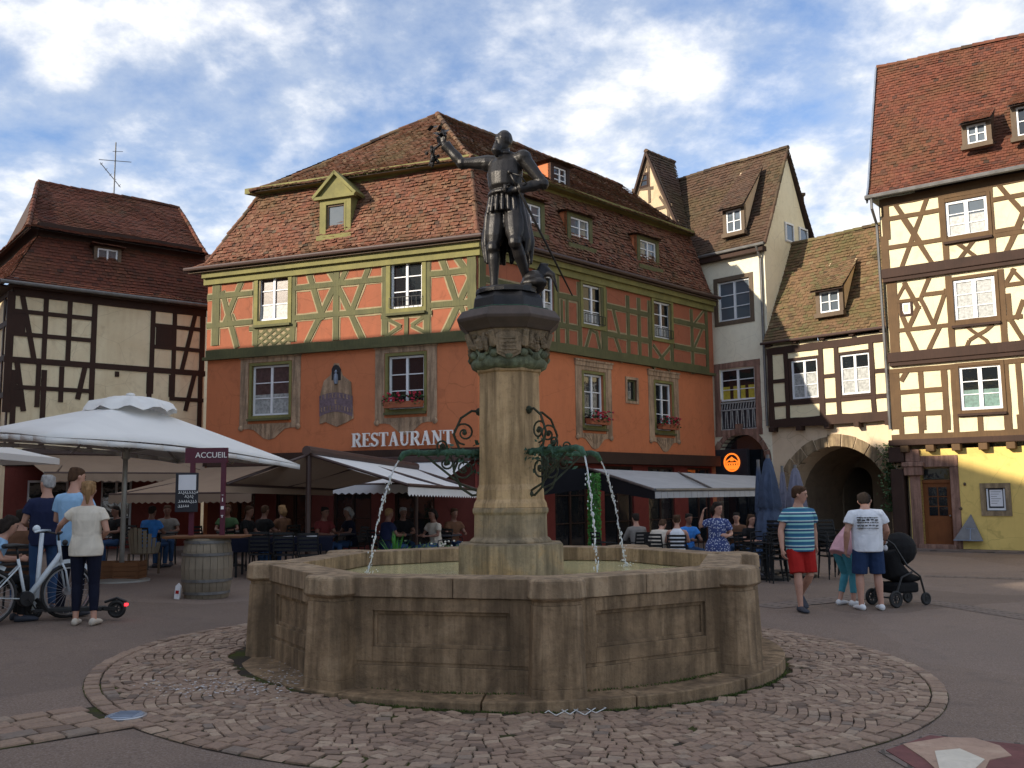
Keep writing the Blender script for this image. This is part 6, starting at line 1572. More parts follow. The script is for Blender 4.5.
def person(label, Mx, J, sex='m', skin='skin', hair='hair_dark', hairstyle='short', top='white_cloth', sleeve=.55, bottom='jeans', leg=1.0, shoes='sneaker_dark', vox=.009, fat=1.0, group=None, loose=.014, topmat=None, dress=0, scale=1.0, legs=True, face=True, wide=1.05):
    t = empty('person', Mx @ Matrix.Diagonal((scale * wide, scale * (1 + (wide - 1) * .4), scale, 1)), label, 'person', group)
    J = dict(J)
    for q_ in 'LR': J['sh' + q_] = J['sh' + q_] + (J['chest'] - J['neck']).normalized() * .035 + (J['neck'] - J['sh' + q_]) * .05
    b = MB(); torso(b, J, sex, 0, fat)
    side, hs, ring = figure_parts(J); fe = sex == 'f'; k = .88 if fe else 1.0
    for s_ in 'LR':
        sh, el, wr = J['sh' + s_], J['el' + s_], J['wr' + s_]
        limb(b, [lerp(J['chest'], J['neck'], .7), sh, lerp(sh, el, .15), lerp(sh, el, .5), el, lerp(el, wr, .25), lerp(el, wr, .7), wr], [.05 * k, .058 * k, .056 * k, .047 * k, .038 * k, .042 * k, .031 * k, .026 * k])
        # hand: palm, four fingers, thumb
        d = (wr - el).normalized(); inw = (Vector((0, 0, 0)) + (J['pel'] - sh)); hd = J.get('hand' + s_, d).normalized()
        nrm = J.get('palm' + s_, -side if s_ == 'L' else side); nrm = (nrm - hd * nrm.dot(hd)).normalized(); wd = hd.cross(nrm)
        thumb = Vector(J['face']); 
        if wd.dot(thumb) < 0: wd = -wd
        hs_ = .92 if fe else 1.0
        b.rings([(wr - hd * .01, wd * .026 * hs_, nrm * .02), (wr + hd * .03, wd * .034 * hs_, nrm * .017), (wr + hd * .085 * hs_, wd * .04 * hs_, nrm * .014)], 10)
        for i, (o_, ln) in enumerate(((.030, .068), (.010, .076), (-.010, .070), (-.029, .054))):
            f0 = wr + hd * .075 * hs_ + wd * o_ * hs_; c1 = J.get('curl', .35); f1 = f0 + hd * ln * .45 + nrm * ln * .12; f2 = f1 + hd * ln * .35 + nrm * ln * c1; f3 = f2 + hd * ln * .12 + nrm * ln * (c1 + .05)
            b.tube([f0, f1, f2, f3], [.0095, .009, .0085, .007], 6)
        b.tube([wr + hd * .025 + wd * .025, wr + hd * .05 + wd * .045 + nrm * .01, wr + hd * .08 + wd * .052 + nrm * .02], [.012, .011, .009], 6)
        if legs:
            hi, kn, an = J['hi' + s_], J['kn' + s_], J['an' + s_]
            limb(b, [hi + (J['pel'] - hi) * .3, lerp(hi, kn, .12), lerp(hi, kn, .5), kn, lerp(kn, an, .28), lerp(kn, an, .7), an, an - (an - kn).normalized() * -.03], [.07, .083, .066, .05, .054, .038, .033, .033])
            fd = J['ft' + s_].normalized(); lo = an - Vector((0, 0, .055)); sw = fd.cross(Vector((0, 0, 1)))
            up_ = Vector((0, 0, 1))
            b.rings([(lo - fd * .055, sw * .026, up_ * .028), (lo, sw * .032, up_ * .038), (lo + fd * .09, sw * .04, up_ * .024), (lo + fd * .16, sw * .034, up_ * .014)], 10)
    # head
    hc = J['head']; f = J['face'].normalized(); hu = J.get('headup', (hc - J['neck'])).normalized(); f = (f - hu * f.dot(hu)).normalized(); hsd = f.cross(hu)
    if hsd.dot(side) < 0: hsd = -hsd
    prof = [(-.118, .022, .030, .045), (-.105, .040, .045, .030), (-.075, .055, .066, .020), (-.035, .066, .080, .010), (.01, .073, .090, .004), (.05, .074, .094, .0), (.085, .062, .080, -.004), (.108, .038, .05, -.006), (.116, .014, .02, -.006)]
    b.rings([(hc + hu * z + f * o_, hsd * rx, f * ry) for z, rx, ry, o_ in prof], 16)
    b.rings([(hc + hu * (.022) + f * .088, hsd * .008, f * .006), (hc + hu * (-.005) + f * .094, hsd * .012, f * .014), (hc + hu * (-.028) + f * .092, hsd * .016, f * .018), (hc + hu * (-.036) + f * .084, hsd * .010, f * .008)], 8)
    for sg in (-1, 1): b.rings([(hc + hsd * sg * .072 - hu * .03 - f * .005, f * .008, hsd * .008), (hc + hsd * sg * .080 - hu * .005 - f * .01, f * .018, hsd * .009), (hc + hsd * sg * .080 + hu * .022 - f * .014, f * .014, hsd * .008)], 8)
    body = remesh(b, vox, 'body', M[skin], t, 2)
    if face:
        for sg in (-1, 1):
            e = MB(); e.ell(hc + hsd * sg * .031 + hu * .012 + f * .082, .011, .008, .007, 8); e.build('eye', M['eye'], body, smooth=True)
        e = MB(); e.rings([(hc - hu * .058 + f * .083 + hsd * (-.022), hu * .003, f * .004), (hc - hu * .060 + f * .089, hu * .008, f * .008), (hc - hu * .058 + f * .083 + hsd * .022, hu * .003, f * .004)], 8); e.build('mouth', M['lip'], body, smooth=True)
        for sg in (-1, 1):
            e = MB(); e.tube([hc + hsd * sg * .014 + hu * .030 + f * .090, hc + hsd * sg * .032 + hu * .036 + f * .086, hc + hsd * sg * .05 + hu * .030 + f * .074], .004, 6); e.build('eyebrow', M[hair if hair != 'hair_grey' else 'hair_brown'], body)
    # hair
    h = MB()
    if hairstyle != 'bald':
        h.rings([(hc + hu * (-.055) - f * .055, hsd * .045, f * .035), (hc + hu * (-.02) - f * .035, hsd * .073, f * .062), (hc + hu * .02 - f * .022, hsd * .082, f * .080), (hc + hu * .06 - f * .012, hsd * .083, f * .094), (hc + hu * .098 - f * .006, hsd * .070, f * .086), (hc + hu * .122 - f * .01, hsd * .045, f * .058), (hc + hu * .13 - f * .01, hsd * .015, f * .02)], 14)
        rd_ = random.Random(int(hc.z * 1000) + int(hc.x * 100))
        for i in range(16):
            a = rd_.uniform(0, 2 * pi); q = hc + hu * rd_.uniform(.03, .1) - f * .015 + hsd * cos(a) * .06 + f * sin(a) * .06; h.ell(q, .028, .028, .03, 6)
        if hairstyle in ('long', 'bob'):
            dn = Vector((0, 0, -1)); ln = .22 if hairstyle == 'long' else .1
            for sg in (-1, 1): h.tube([hc + hsd * sg * .068 + hu * .04 - f * .02, hc + hsd * sg * .078 - hu * .04 - f * .03, hc + hsd * sg * .07 - hu * (.04 + ln * .7) - f * .05], [.03, .035, .02], 8)
            h.tube([hc - f * .07 + hu * .03, hc - f * .09 - hu * .06, hc - f * .08 + dn * (.06 + ln)], [.06, .065, .03], 10)
        if hairstyle in ('ponytail', 'bun'):
            h.ell(hc - f * .095 + hu * .05, .05, .045, .05, 8)
            if hairstyle == 'ponytail': h.tube([hc - f * .10 + hu * .045, hc - f * .135 + hu * .0, hc - f * .12 - hu * .10, hc - f * .10 - hu * .17], [.03, .035, .028, .012], 8)
        remesh(h, max(.009, vox), 'hair', M[hair], body, 1)
    # top
    c = MB(); torso(c, J, sex, loose, fat, neck=False, low=-.10 - dress, hem=.012 + dress * .12)
    if sleeve > 0:
        for s_ in 'LR':
            sh, el, wr = J['sh' + s_], J['el' + s_], J['wr' + s_]; g_ = .009 + loose * .35
            if sleeve <= 1: e_ = lerp(sh, el, sleeve); limb(c, [lerp(J['chest'], J['neck'], .68), sh - Vector((0, 0, .004)), lerp(sh, el, sleeve * .5), e_], [.060 * k + g_, .062 * k + g_, .058 * k + g_ * 1.1, .057 * k + g_ * 1.2])
            else: limb(c, [lerp(J['chest'], J['neck'], .72), sh, lerp(sh, el, .5), el, lerp(el, wr, sleeve - 1)], [.06 * k + g_, .064 * k + g_, .052 * k + g_, .044 * k + g_, .034 * k + g_])
    rd_ = random.Random(int(J['head'].z * 977)); u_ = (J['chest'] - J['pel'])
    for i in range(9):   # soft folds
        a = rd_.uniform(0, 2 * pi); q = lerp(J['pel'], J['chest'], rd_.uniform(-.1, .8)); r1 = .145 + loose; p0_ = q + side * cos(a) * r1 + J['face'] * 0 + (u_.normalized().cross(side)) * sin(a) * (.10 + loose)
        c.tube([p0_ - u_.normalized() * .06, p0_ + side * rd_.uniform(-.03, .03), p0_ + u_.normalized() * .07 + side * rd_.uniform(-.04, .04)], [.006, .014, .005], 6)
    tp = remesh(c, max(vox, .011), 'top', topmat or M[top], t, 3)
    if legs and leg > 0:
        c = MB(); p, w_ = J['pel'], J['waist']; u1 = (w_ - p).normalized()
        pw = .168 if fe else .158
        c.rings([ring(p - u1 * .09, hs, u1, pw * .85 + .008, .10), ring(p, hs, u1, pw + .009, .125), ring(lerp(p, w_, .55), hs, u1, pw * .9 + .006, .108)], 16)
        for s_ in 'LR':
            hi, kn, an = J['hi' + s_], J['kn' + s_], J['an' + s_]; w2 = .014 if leg > .6 else .02
            if leg <= .6: e_ = lerp(hi, kn, leg / .5); limb(c, [hi + (p - hi) * .3, lerp(hi, kn, .15), lerp(hi, e_, .6), e_], [.085, .10, .098, .097])
            else: e_ = lerp(kn, an, (leg - .5) * 2 - .0); limb(c, [hi + (p - hi) * .3, lerp(hi, kn, .12), lerp(hi, kn, .5), kn, lerp(kn, e_, .35), e_], [.08, .09, .075 + w2 * .2, .056 + w2 * .4, .056 + w2 * .4, .040 + w2 * .5])
        remesh(c, max(vox, .011), 'shorts' if leg <= .6 else 'trousers', M[bottom], t, 2)
    if legs:
        for s_ in 'LR':
            an, kn = J['an' + s_], J['kn' + s_]; fd = J['ft' + s_].normalized(); lo = an - Vector((0, 0, .05)); sw = fd.cross(Vector((0, 0, 1))).normalized(); up_ = sw.cross(fd)
            c = MB(); c.rings([(lo - fd * .072 + up_ * .002, sw * .028, up_ * .036), (lo - fd * .045 + up_ * .006, sw * .038, up_ * .046), (lo + fd * .01 + up_ * .006, sw * .041, up_ * .046), (lo + fd * .07, sw * .045, up_ * .036), (lo + fd * .14 - up_ * .006, sw * .047, up_ * .03), (lo + fd * .185 - up_ * .012, sw * .034, up_ * .02), (lo + fd * .198 - up_ * .014, sw * .015, up_ * .012)], 12)
            c.build('shoe', M[shoes], t, smooth=True)
    return t, tp
def place(px, Y, rz=0, s=1, dz=0):
    p = at_y(px, 500, Y); return TR(p.x, Y, zg(p.x) + dz, rz, 1)

# striped jersey and floral patterns
def m_stripes():
    n = N('striped_jersey'); tc = n('TexCoord'); z = n('SeparateXYZ', {0: tc.outputs['Object']}).outputs[2]
    k = n.math('FRACT', n.math('MULTIPLY', z, 8.6)); col = n.ramp(k, [(0, (.02, .10, .20)), (.36, (.25, .52, .50)), (.58, (.02, .06, .15)), (.80, (.58, .66, .66)), (.90, (.05, .28, .34))])
    col.node.color_ramp.interpolation = 'CONSTANT'
    return n.fin(col, .85, n.bump(n.noise(n.obj(), 9, 3), .3, .03))
def m_floral():
    n = N('blue_floral_cloth'); v = n.obj(); o = n('TexVoronoi', {'Vector': v, 'Scale': 30}); k = n.maprange(o.outputs['Distance'], .30, .42, 0, 1)
    col = n.mix(k, (.42, .46, .56), (.035, .055, .17)); return n.fin(col, .85, n.bump(n.noise(v, 9, 3), .3, .03))
M['stripes'] = m_stripes(); M['floral'] = m_floral()
# --- man in striped shirt, walking, looking right
g = ground(803, 611)
person('man in teal and navy striped t-shirt and red shorts, walking right of the basin', TR(g.x, g.y, g.z, .15), pose(
    head=(.01, -.02, 1.63), face=(.85, -.5, .05), shL=(.185, .03, 1.40), elL=(.25, .12, 1.14), wrL=(.26, .10, .90), elR=(-.25, .0, 1.13), wrR=(-.27, -.07, .87), hiR=(-.09, 0, .90), knR=(-.09, -.10, .50), anR=(-.08, -.12, .09), knL=(.10, -.04, .50), anL=(.10, .27, .20), ftL=(.05, -1, -.75), ftR=(0, -1, 0)),
    top='white_cloth', topmat=M['stripes'], bottom='red_cloth', leg=.46, hair='hair_brown', shoes='sneaker_dark', fat=1.15, loose=.022, scale=1.04, wide=1.12)
# --- man in white tee, back to the viewer, head bowed
g = ground(871, 610)
wt, wtop = person('man in white printed t-shirt and dark blue shorts seen from behind at the stroller', TR(g.x, g.y, g.z, pi - .05), pose(
    head=(-.02, -.10, 1.55), neck=(0, -.03, 1.43), face=(-.3, -.8, -.6), headup=(0, -.35, 1), chest=(0, .0, 1.26), shL=(.185, .0, 1.39), elL=(.25, .03, 1.12), wrL=(.25, -.06, .87), elR=(-.25, -.02, 1.13), wrR=(-.30, -.26, 1.0), knL=(.11, -.02, .49), anL=(.12, .03, .09), knR=(-.11, -.02, .49), anR=(-.12, .03, .09)),
    top='white_cloth', bottom='denim_navy', leg=.47, shoes='sneaker', fat=1.12, loose=.024, scale=1.03, wide=1.17)
rd = random.Random(4)
for row, (zz_, n_, h_) in enumerate(((1.325, 9, .014), (1.29, 5, .03), (1.255, 9, .016), (1.21, 6, .024), (1.17, 12, .010))):
    wv = .26; b = MB()
    for i in range(n_):
        x = lerp(-wv / 2, wv / 2, (i + .5) / n_) + .02; b.box(x - wv / n_ * .32, x + wv / n_ * .3, .10, .150, zz_ - h_ / 2 * rd.uniform(.2, 1), zz_ + h_ / 2 * rd.uniform(.2, 1))
    b.build('printed_line', M['black_letter'], wtop)

# --- woman in pink bending
g = ground(852, 606)
person('woman in pink top and turquoise leggings bending forward beside the stroller', TR(g.x, g.y + .1, g.z, pi / 2 + .45), pose(
    pel=(0, .10, .88), waist=(0, .02, 1.0), chest=(0, -.13, 1.12), neck=(0, -.28, 1.20), head=(.0, -.41, 1.24), face=(0, -.6, -.8), headup=(0, -.7, .6), shL=(.15, -.22, 1.16), elL=(.17, -.34, .92), wrL=(.14, -.50, .82), shR=(-.15, -.22, 1.16), elR=(-.17, -.34, .92), wrR=(-.12, -.52, .84),
    hiL=(.09, .10, .86), knL=(.10, -.04, .48), anL=(.09, .10, .09), hiR=(-.09, .10, .86), knR=(-.10, .0, .48), anR=(-.10, .02, .09)), sex='f', top='pink_cloth', sleeve=.25, bottom='teal_cloth', leg=.86, hair='hair_brown', hairstyle='long', shoes='sneaker', fat=1.25, scale=.98)
# --- stroller
g = ground(902, 607); st = empty('stroller', TR(g.x + .02, g.y + .2, g.z, -1.15), 'black baby stroller with rounded hood at the right', 'stroller')
def wheel(par, c, r, wd, name='wheel', axis='x', spokes=5, tmat='rubber', hub='steel', tube=.02):
    Mx = Matrix.Translation(c) @ (Matrix.Rotation(pi / 2, 4, 'Y') if axis == 'x' else Matrix.Rotation(pi / 2, 4, 'X'))
    b = MB(Mx); n = 28; V_ = []; m_ = 8
    for i in range(n):
        a = 2 * pi * i / n
        for j in range(m_):
            q = 2 * pi * j / m_; rr = r - tube + cos(q) * tube; V_.append((rr * cos(a), rr * sin(a), sin(q) * wd / 2))
    b.add(V_, [(i * m_ + j, i * m_ + (j + 1) % m_, ((i + 1) % n) * m_ + (j + 1) % m_, ((i + 1) % n) * m_ + j) for i in range(n) for j in range(m_)])
    ty = b.build(name, M[tmat], par, smooth=True)
    b = MB(Mx); b.lathe([(r * .16, -wd / 2), (r * .16, wd / 2)], 12)
    for i in range(spokes):
        a = 2 * pi * i / spokes; b.bar((0, 0, 0), (cos(a) * (r - tube), sin(a) * (r - tube), 0), .004 if spokes > 8 else .018)
    V_ = []
    for i in range(n):
        a = 2 * pi * i / n
        for rr, zz in ((r - 2 * tube, -wd * .3), (r - 2 * tube, wd * .3), (r - 2 * tube - .018, wd * .3), (r - 2 * tube - .018, -wd * .3)): V_.append((rr * cos(a), rr * sin(a), zz))
    b.add(V_, [(i * 4 + j, i * 4 + (j + 1) % 4, ((i + 1) % n) * 4 + (j + 1) % 4, ((i + 1) % n) * 4 + j) for i in range(n) for j in range(4)])
    b.build('rim', M[hub], ty); return ty
for x, y, r in ((-.24, -.28, .13), (.24, -.28, .13), (-.18, .40, .10), (.18, .40, .10)): wheel(st, (x, y, r), r, .045, spokes=6, hub='black', tube=.022)
b = MB()
for sg in (-1, 1):
    b.tube([(sg * .22, -.28, .14), (sg * .22, -.12, .45), (sg * .22, .1, .52)], .016, 8); b.tube([(sg * .18, .40, .12), (sg * .2, .28, .45), (sg * .22, .0, .62), (sg * .22, -.25, .95), (sg * .20, -.38, 1.03)], .016, 8)
b.tube([(-.2, -.38, 1.03), (.2, -.38, 1.03)], .018, 8); b.tube([(-.24, -.28, .14), (.24, -.28, .14)], .013, 8); b.build('chassis', M['black'], st)
b = MB(); b.rings([((0, .32, .40), (.19, 0, 0), (0, .03, .05)), ((0, .12, .42), (.2, 0, 0), (0, .04, .10)), ((0, -.10, .55), (.2, 0, 0), (0, .12, .14)), ((0, -.2, .85), (.2, 0, 0), (0, .16, .04))], 12); remesh(b, .02, 'seat', M['black_cloth'], st)
b = MB(); b.ell((0, .10, .86), .23, .28, .26, 14); remesh(b, .02, 'hood', M['black_cloth'], st)
b = MB(); b.box(-.2, .2, -.22, .26, .20, .36); b.build('basket', M['black_cloth'], st, bevel=.04)
b = MB(); rd = random.Random(2)
for i in range(7): b.ell((rd.uniform(-.05, .12), rd.uniform(-.42, -.3), 1.0 + rd.uniform(-.12, .1)), .045, .035, .05, 7)
tag(remesh(b, .012, 'blanket', M['white_cloth'], None), 'small white and red cloth hanging at the stroller handle', 'cloth').matrix_world = MW[st.name]

# --- woman in white tee with the kick scooter
g = ground(83, 625)
person('woman in cream t-shirt and navy trousers with tied fair hair seen from behind', TR(g.x, g.y, g.z, pi + .12), pose(
    head=(.0, .0, 1.62), face=(.25, -.95, 0), shL=(.165, 0, 1.39), elL=(.30, -.04, 1.22), wrL=(.40, -.22, 1.13), shR=(-.165, 0, 1.39), elR=(-.23, .02, 1.13), wrR=(-.14, -.16, 1.05), handL=(.4, -.8, -.1), handR=(.6, -.6, .1), knL=(.09, -.02, .49), anL=(.08, .02, .09), knR=(-.10, -.02, .49), anR=(-.13, .05, .09)),
    sex='f', top='cream_cloth', sleeve=.45, bottom='dark_navy', leg=.90, hair='hair_blond', hairstyle='ponytail', shoes='beige_cloth', scale=1.0, loose=.022, fat=1.1)
Ys = g.y + .35
p1_, p2_ = at_y(34, 598, Ys), at_y(117, 600, Ys + .1); t0 = Vector((p1_.x, p1_.y, zg(p1_.x))); dv = Vector((p2_.x - p1_.x, p2_.y - p1_.y)); Ls = dv.length
sc = empty('electric_scooter', Matrix.Translation(t0) @ Matrix.Rotation(atan2(dv.y, dv.x), 4, 'Z'), 'electric kick scooter with black deck and glowing red tail light behind the woman in cream', 'scooter')
wheel(sc, (0, 0, .11), .11, .05, axis='y', spokes=5, hub='black', tube=.028); wheel(sc, (Ls, 0, .115), .115, .05, axis='y', spokes=5, hub='black', tube=.028)
b = MB(); b.box(.16, Ls - .16, -.085, .085, .10, .15); b.bar((.16, 0, .13), (.03, 0, .26), .07, .05); b.bar((Ls - .18, 0, .125), (Ls, 0, .115), .07, .05); b.tube([(Ls - .15, 0, .2), (Ls, 0, .25), (Ls + .12, 0, .2)], .018, 8); b.build('deck', M['black'], sc, bevel=.01)
b = MB(); b.tube([(.0, 0, .12), (.03, 0, .26), (.06, 0, 1.08)], [.03, .032, .026], 10); b.build('stem', M['bike_paint'], sc, smooth=True)
b = MB(); b.tube([(.07, -.24, 1.10), (.06, 0, 1.11), (.07, .24, 1.10)], .014, 8); b.ell((.0, -.02, 1.13), .05, .045, .05, 10); b.build('handlebar', M['bike_paint'], sc, smooth=True)
b = MB(); b.box(Ls + .10, Ls + .13, -.03, .03, .15, .18); b.build('tail_light', M['red_glow'], sc)
# --- bicycle
r0, r1 = ground(-14, 627), ground(66, 619); dv = (r1 - r0).to_2d(); dv.normalize()
bk = empty('bicycle', Matrix.Translation((r0.x, r0.y, r0.z)) @ Matrix.Rotation(atan2(dv.y, dv.x), 4, 'Z'), 'white step-through electric bicycle cut by the left picture edge', 'bicycle')
WB = min(1.12, (r1 - r0).length)
for x in (0, WB): wheel(bk, (x, 0, .34), .34, .045, axis='y', spokes=22, tube=.02)
b = MB(); bb = Vector((.44, 0, .29)); b.tube([bb, (.33, 0, .78)], .02, 8); b.tube([(.84, 0, .82), (.80, 0, .74), bb + Vector((.05, 0, .04))], [.024, .034, .036], 10); b.tube([(.82, 0, .98), (.86, 0, .70)], .022, 8)
for sg in (-1, 1): b.tube([bb + Vector((0, sg * .03, 0)), (0, sg * .06, .34), (.35, sg * .03, .70)], .011, 8); b.tube([(.86, sg * .03, .70), (.90, sg * .055, .60), (WB, sg * .055, .34)], .013, 8)
b.build('frame', M['bike_paint'], bk, smooth=True)
b = MB(); b.tube([(.33, 0, .78), (.31, 0, .92)], .014, 8); b.rings([((.16, 0, .94), (0, .08, 0), (0, 0, .03)), ((.26, 0, .945), (0, .08, 0), (0, 0, .03)), ((.36, 0, .94), (0, .035, 0), (0, 0, .022)), ((.44, 0, .935), (0, .02, 0), (0, 0, .018))], 10); b.build('saddle', M['black'], bk, smooth=True)
b = MB(); b.tube([(.82, 0, .98), (.81, 0, 1.06)], .014, 8); b.tube([(.66, -.30, 1.08), (.76, -.2, 1.09), (.82, 0, 1.06), (.76, .2, 1.09), (.66, .30, 1.08)], .013, 8); b.ell((.9, 0, .95), .04, .04, .04, 8); b.build('handlebar', M['black'], bk, smooth=True)
b = MB(); b.lathe([(.10, -.05), (.11, 0), (.10, .05)], 18); b.M = Matrix(); o_ = MB(Matrix.Translation(bb) @ Matrix.Rotation(pi / 2, 4, 'X')); o_.lathe([(.085, -.06), (.095, -.03), (.095, .03), (.085, .06)], 20); o_.build('motor', M['black'], bk, smooth=False)
b = MB(); b.bar(bb + Vector((0, -.09, 0)), bb + Vector((.10, -.09, -.14)), .025, .012); b.bar(bb + Vector((0, .09, 0)), bb + Vector((-.10, .09, .14)), .025, .012); b.box(.44 + .05, .44 + .16, -.16, -.09, .13, .155); b.box(.44 - .16, .44 - .05, .09, .16, .42, .445); b.build('pedals', M['black'], bk)
b = MB(); b.box(-.16, .28, -.06, .06, .72, .735); b.bar((-.12, .05, .72), (0, .06, .34), .01); b.bar((-.12, -.05, .72), (0, -.06, .34), .01); b.build('luggage_rack', M['black'], bk)
b = MB(); 
for x_, a0, a1 in ((0, 60, 190), (WB, 40, 150)):
    P_ = [(x_ + .375 * cos(radians(a)), 0, .34 + .375 * sin(radians(a))) for a in range(a0, a1 + 1, 10)]
    for p_, q_ in zip(P_, P_[1:]): b.bar(p_, q_, .05, .006, up=Vector((0, 1, 0)))
b.build('mudguards', M['bike_paint'], bk)
# --- queueing men and seated pair at the left edge
person('tall man in light blue polo shirt seen from behind by the parasol', place(74, 12.4, pi - .2), pose(head=(0, -.03, 1.62), face=(-.4, -.9, 0), elR=(-.23, -.05, 1.12), wrR=(-.12, -.25, 1.08), elL=(.24, -.04, 1.12), wrL=(.13, -.24, 1.08)), top='sky_cloth', bottom='dark_navy', hair='hair_brown', vox=.011, scale=1.10)
person('grey-haired man in navy shirt and jeans at the left', place(47, 12.95, pi + .5), pose(head=(0, -.02, 1.61), face=(.5, -.85, -.1), elL=(.24, -.02, 1.13), wrL=(.12, -.25, 1.05)), top='navy_cloth', bottom='jeans', hair='hair_grey', vox=.011, scale=1.055, fat=1.15)
def sitp(**k): d = dict(SIT); d.update(k); return pose(**d)
SEATS = []
def seat_at(Mx, s=1): SEATS.append(Mx)
m_ = place(-14, 11.7, pi - .9); person('dark-haired person in pale blue and white shirt sitting at the left picture edge', m_, sitp(chest=(0, -.12, .88), neck=(0, -.2, 1.03), head=(0, -.27, 1.18)), sex='f', top='sky_cloth', hair='hair_dark', hairstyle='bob', vox=.011, bottom='black_cloth'); seat_at(m_)
m_ = place(22, 13.2, pi + .3); person('dark-haired person in taupe shirt seated behind the bicycle', m_, sitp(), sex='m', top='brown_cloth', hair='hair_dark', vox=.012, bottom='jeans'); seat_at(m_)
# --- terrace guests on the right
G1 = 'guests at the terrace tables'
def guest(label, px, Y, rz, Jp=None, **k):
    sc__ = .93 if px > 600 else .97; m_ = place(px, Y, rz); person(label, m_, Jp or sitp(), scale=sc__, vox=k.pop('vox', .016), group=G1, **k); seat_at(m_)
person('dark-haired woman in blue floral dress raising one hand to her hair behind the basin', place(716, 17.2, -.25, dz=-.12), pose(head=(.02, -.01, 1.62), face=(.75, -.6, .05), elR=(-.30, -.05, 1.28), wrR=(-.24, -.10, 1.52), handR=(.2, 0, 1), elL=(.25, 0, 1.15), wrL=(.20, -.18, 1.12), handL=(-.5, -.6, .2)), sex='f', skin='skin', top='black_cloth', topmat=M['floral'], sleeve=.7, bottom='dark_navy', dress=.35, hair='hair_dark', hairstyle='bob', vox=.011, scale=.96)
guest('man with receding hair in bright blue polo shirt facing the square', 686, 20.8, .35, top='blue_cloth', skin='skin_tan', hair='hair_dark', face=True, vox=.013)
guest('woman in white tank top with brown hair tied up, back to the square', 676, 19.4, pi - .2, sex='f', top='white_cloth', sleeve=0, hair='hair_brown', hairstyle='bun', bottom='jeans', vox=.013)
guest('guest in beige shirt leaning forward, left of the woman in the white tank top', 657, 19.8, pi - .5, sitp(chest=(0, -.12, .86), neck=(0, -.2, 1.0), head=(0, -.3, 1.12), shL=(.18, -.2, .97), shR=(-.18, -.2, .97)), top='beige_cloth', sleeve=1.6, hair='hair_brown', vox=.013)
guest('guest in grey pullover, leftmost at the right-hand terrace', 637, 20.6, pi + .3, top='grey_cloth', sleeve=1.8, hair='hair_dark')
guest('dark-dressed guest right of the woman in the floral dress', 748, 20.5, .4, sex='f', top='black_cloth', hair='hair_brown', hairstyle='long')
guest('guest in brown jacket between the floral dress and the closed parasols', 736, 22.2, -.3, top='brown_cloth', sleeve=1.8, hair='hair_dark')
# --- terrace guests on the left, clothes darkened to stand for awning shade
LG = [(262, 20.6, 2.6, 'black_cloth', 'hair_brown', 'm', 'guest in black shirt at the dark table right of the barrel'), (285, 21.6, -2.2, 'brown_cloth', 'hair_blond', 'f', 'fair-haired guest in brown beneath the ridge post awning'), (322, 20.4, .9, 'maroon_cloth', 'hair_dark', 'm', 'guest in maroon shirt, right of the awning post'),
      (352, 21.2, -1.0, 'dark_navy', 'hair_grey', 'f', 'grey-haired guest in dark navy beneath the white awning'), (385, 20.2, 2.2, 'navy_cloth', 'hair_blond', 'm', 'guest in navy by the spiky potted plant'), (402, 21.8, .4, 'black_cloth', 'hair_grey', 'm', 'grey-haired guest in black behind the spiky plant'), (436, 20.8, -.8, 'beige_cloth', 'hair_dark', 'f', 'guest in pale beige blouse left of the fountain column'), (452, 21.8, .6, 'brown_cloth', 'hair_brown', 'm', 'guest in brown right behind the one in the pale blouse'),
      (150, 20.2, 2.9, 'blue_cloth', 'hair_dark', 'm', 'guest in blue shirt seated left of the barrel table'), (168, 21.6, .3, 'grey_cloth', 'hair_brown', 'm', 'guest in grey facing the square under the large parasol'), (120, 21.4, -.6, 'black_cloth', 'hair_dark', 'm', 'guest in black just right of the big parasol pole'), (228, 22.0, .2, 'green_cloth', 'hair_brown', 'f', 'guest in green between barrel and basin'), (245, 19.8, 1.4, 'black_cloth', 'hair_brown', 'm', 'guest in black nearest the left corner of the basin')]
for px, Y, rz, tp_, hr, sx, lb in LG: guest(lb, px, Y, rz, sex=sx, top=tp_, hair=hr, hairstyle='short' if sx == 'm' else 'bob', vox=.02, skin='skin_tan')
# ---------------------------------------------------------------- chairs and tables
def make_chair():
    t = empty('bistro_chair', Matrix())
    b = MB(); b.vprism([(-.2, -.2), (.2, -.2), (.19, .19), (-.19, .19)], .44, .465); b.build('seat', M['iron'], t, bevel=.01)
    b = MB()
    for x in (-.19, .19): b.bar((x, .19, .46), (x * .95, .27, .88), .022)
    for i in range(5): b.bar((-.185, .20 + i * .014, .56 + i * .075), (.185, .20 + i * .014, .56 + i * .075), .045, .012, up=Vector((0, 1, 0)))
    b.build('backrest', M['iron'], t)
    for x, y in ((-.18, -.18), (.18, -.18), (-.17, .19), (.17, .19)): b = MB(); b.bar((x, y, .45), (x * 1.12, y * 1.15, 0), .022); b.build('leg', M['iron'], t)
    for sg in (-1, 1): b = MB(); b.tube([(sg * .2, .21, .66), (sg * .21, .0, .66), (sg * .21, -.16, .64), (sg * .2, -.18, .45)], .012, 6); b.build('armrest', M['iron'], t)
    return t
ch0 = make_chair(); first = [True]
def chair(Mx, label, group='dark terrace chairs'):
    if first[0]: o = ch0; o.matrix_world = Mx; MW[o.name] = Mx.copy(); first[0] = False
    else: o = copy_tree(ch0, None, Mx)
    tag(o, label, 'chair', group); return o
names_ = ['of the person at the left edge', 'of the person in taupe', 'of the man in bright blue polo', 'of the woman in white tank top', 'of the guest in beige', 'of the guest in grey pullover', 'of the dark-dressed woman', 'of the guest in brown jacket'] + ['under the ' + l[6].split(',')[0].replace('just ', '') for l in LG]
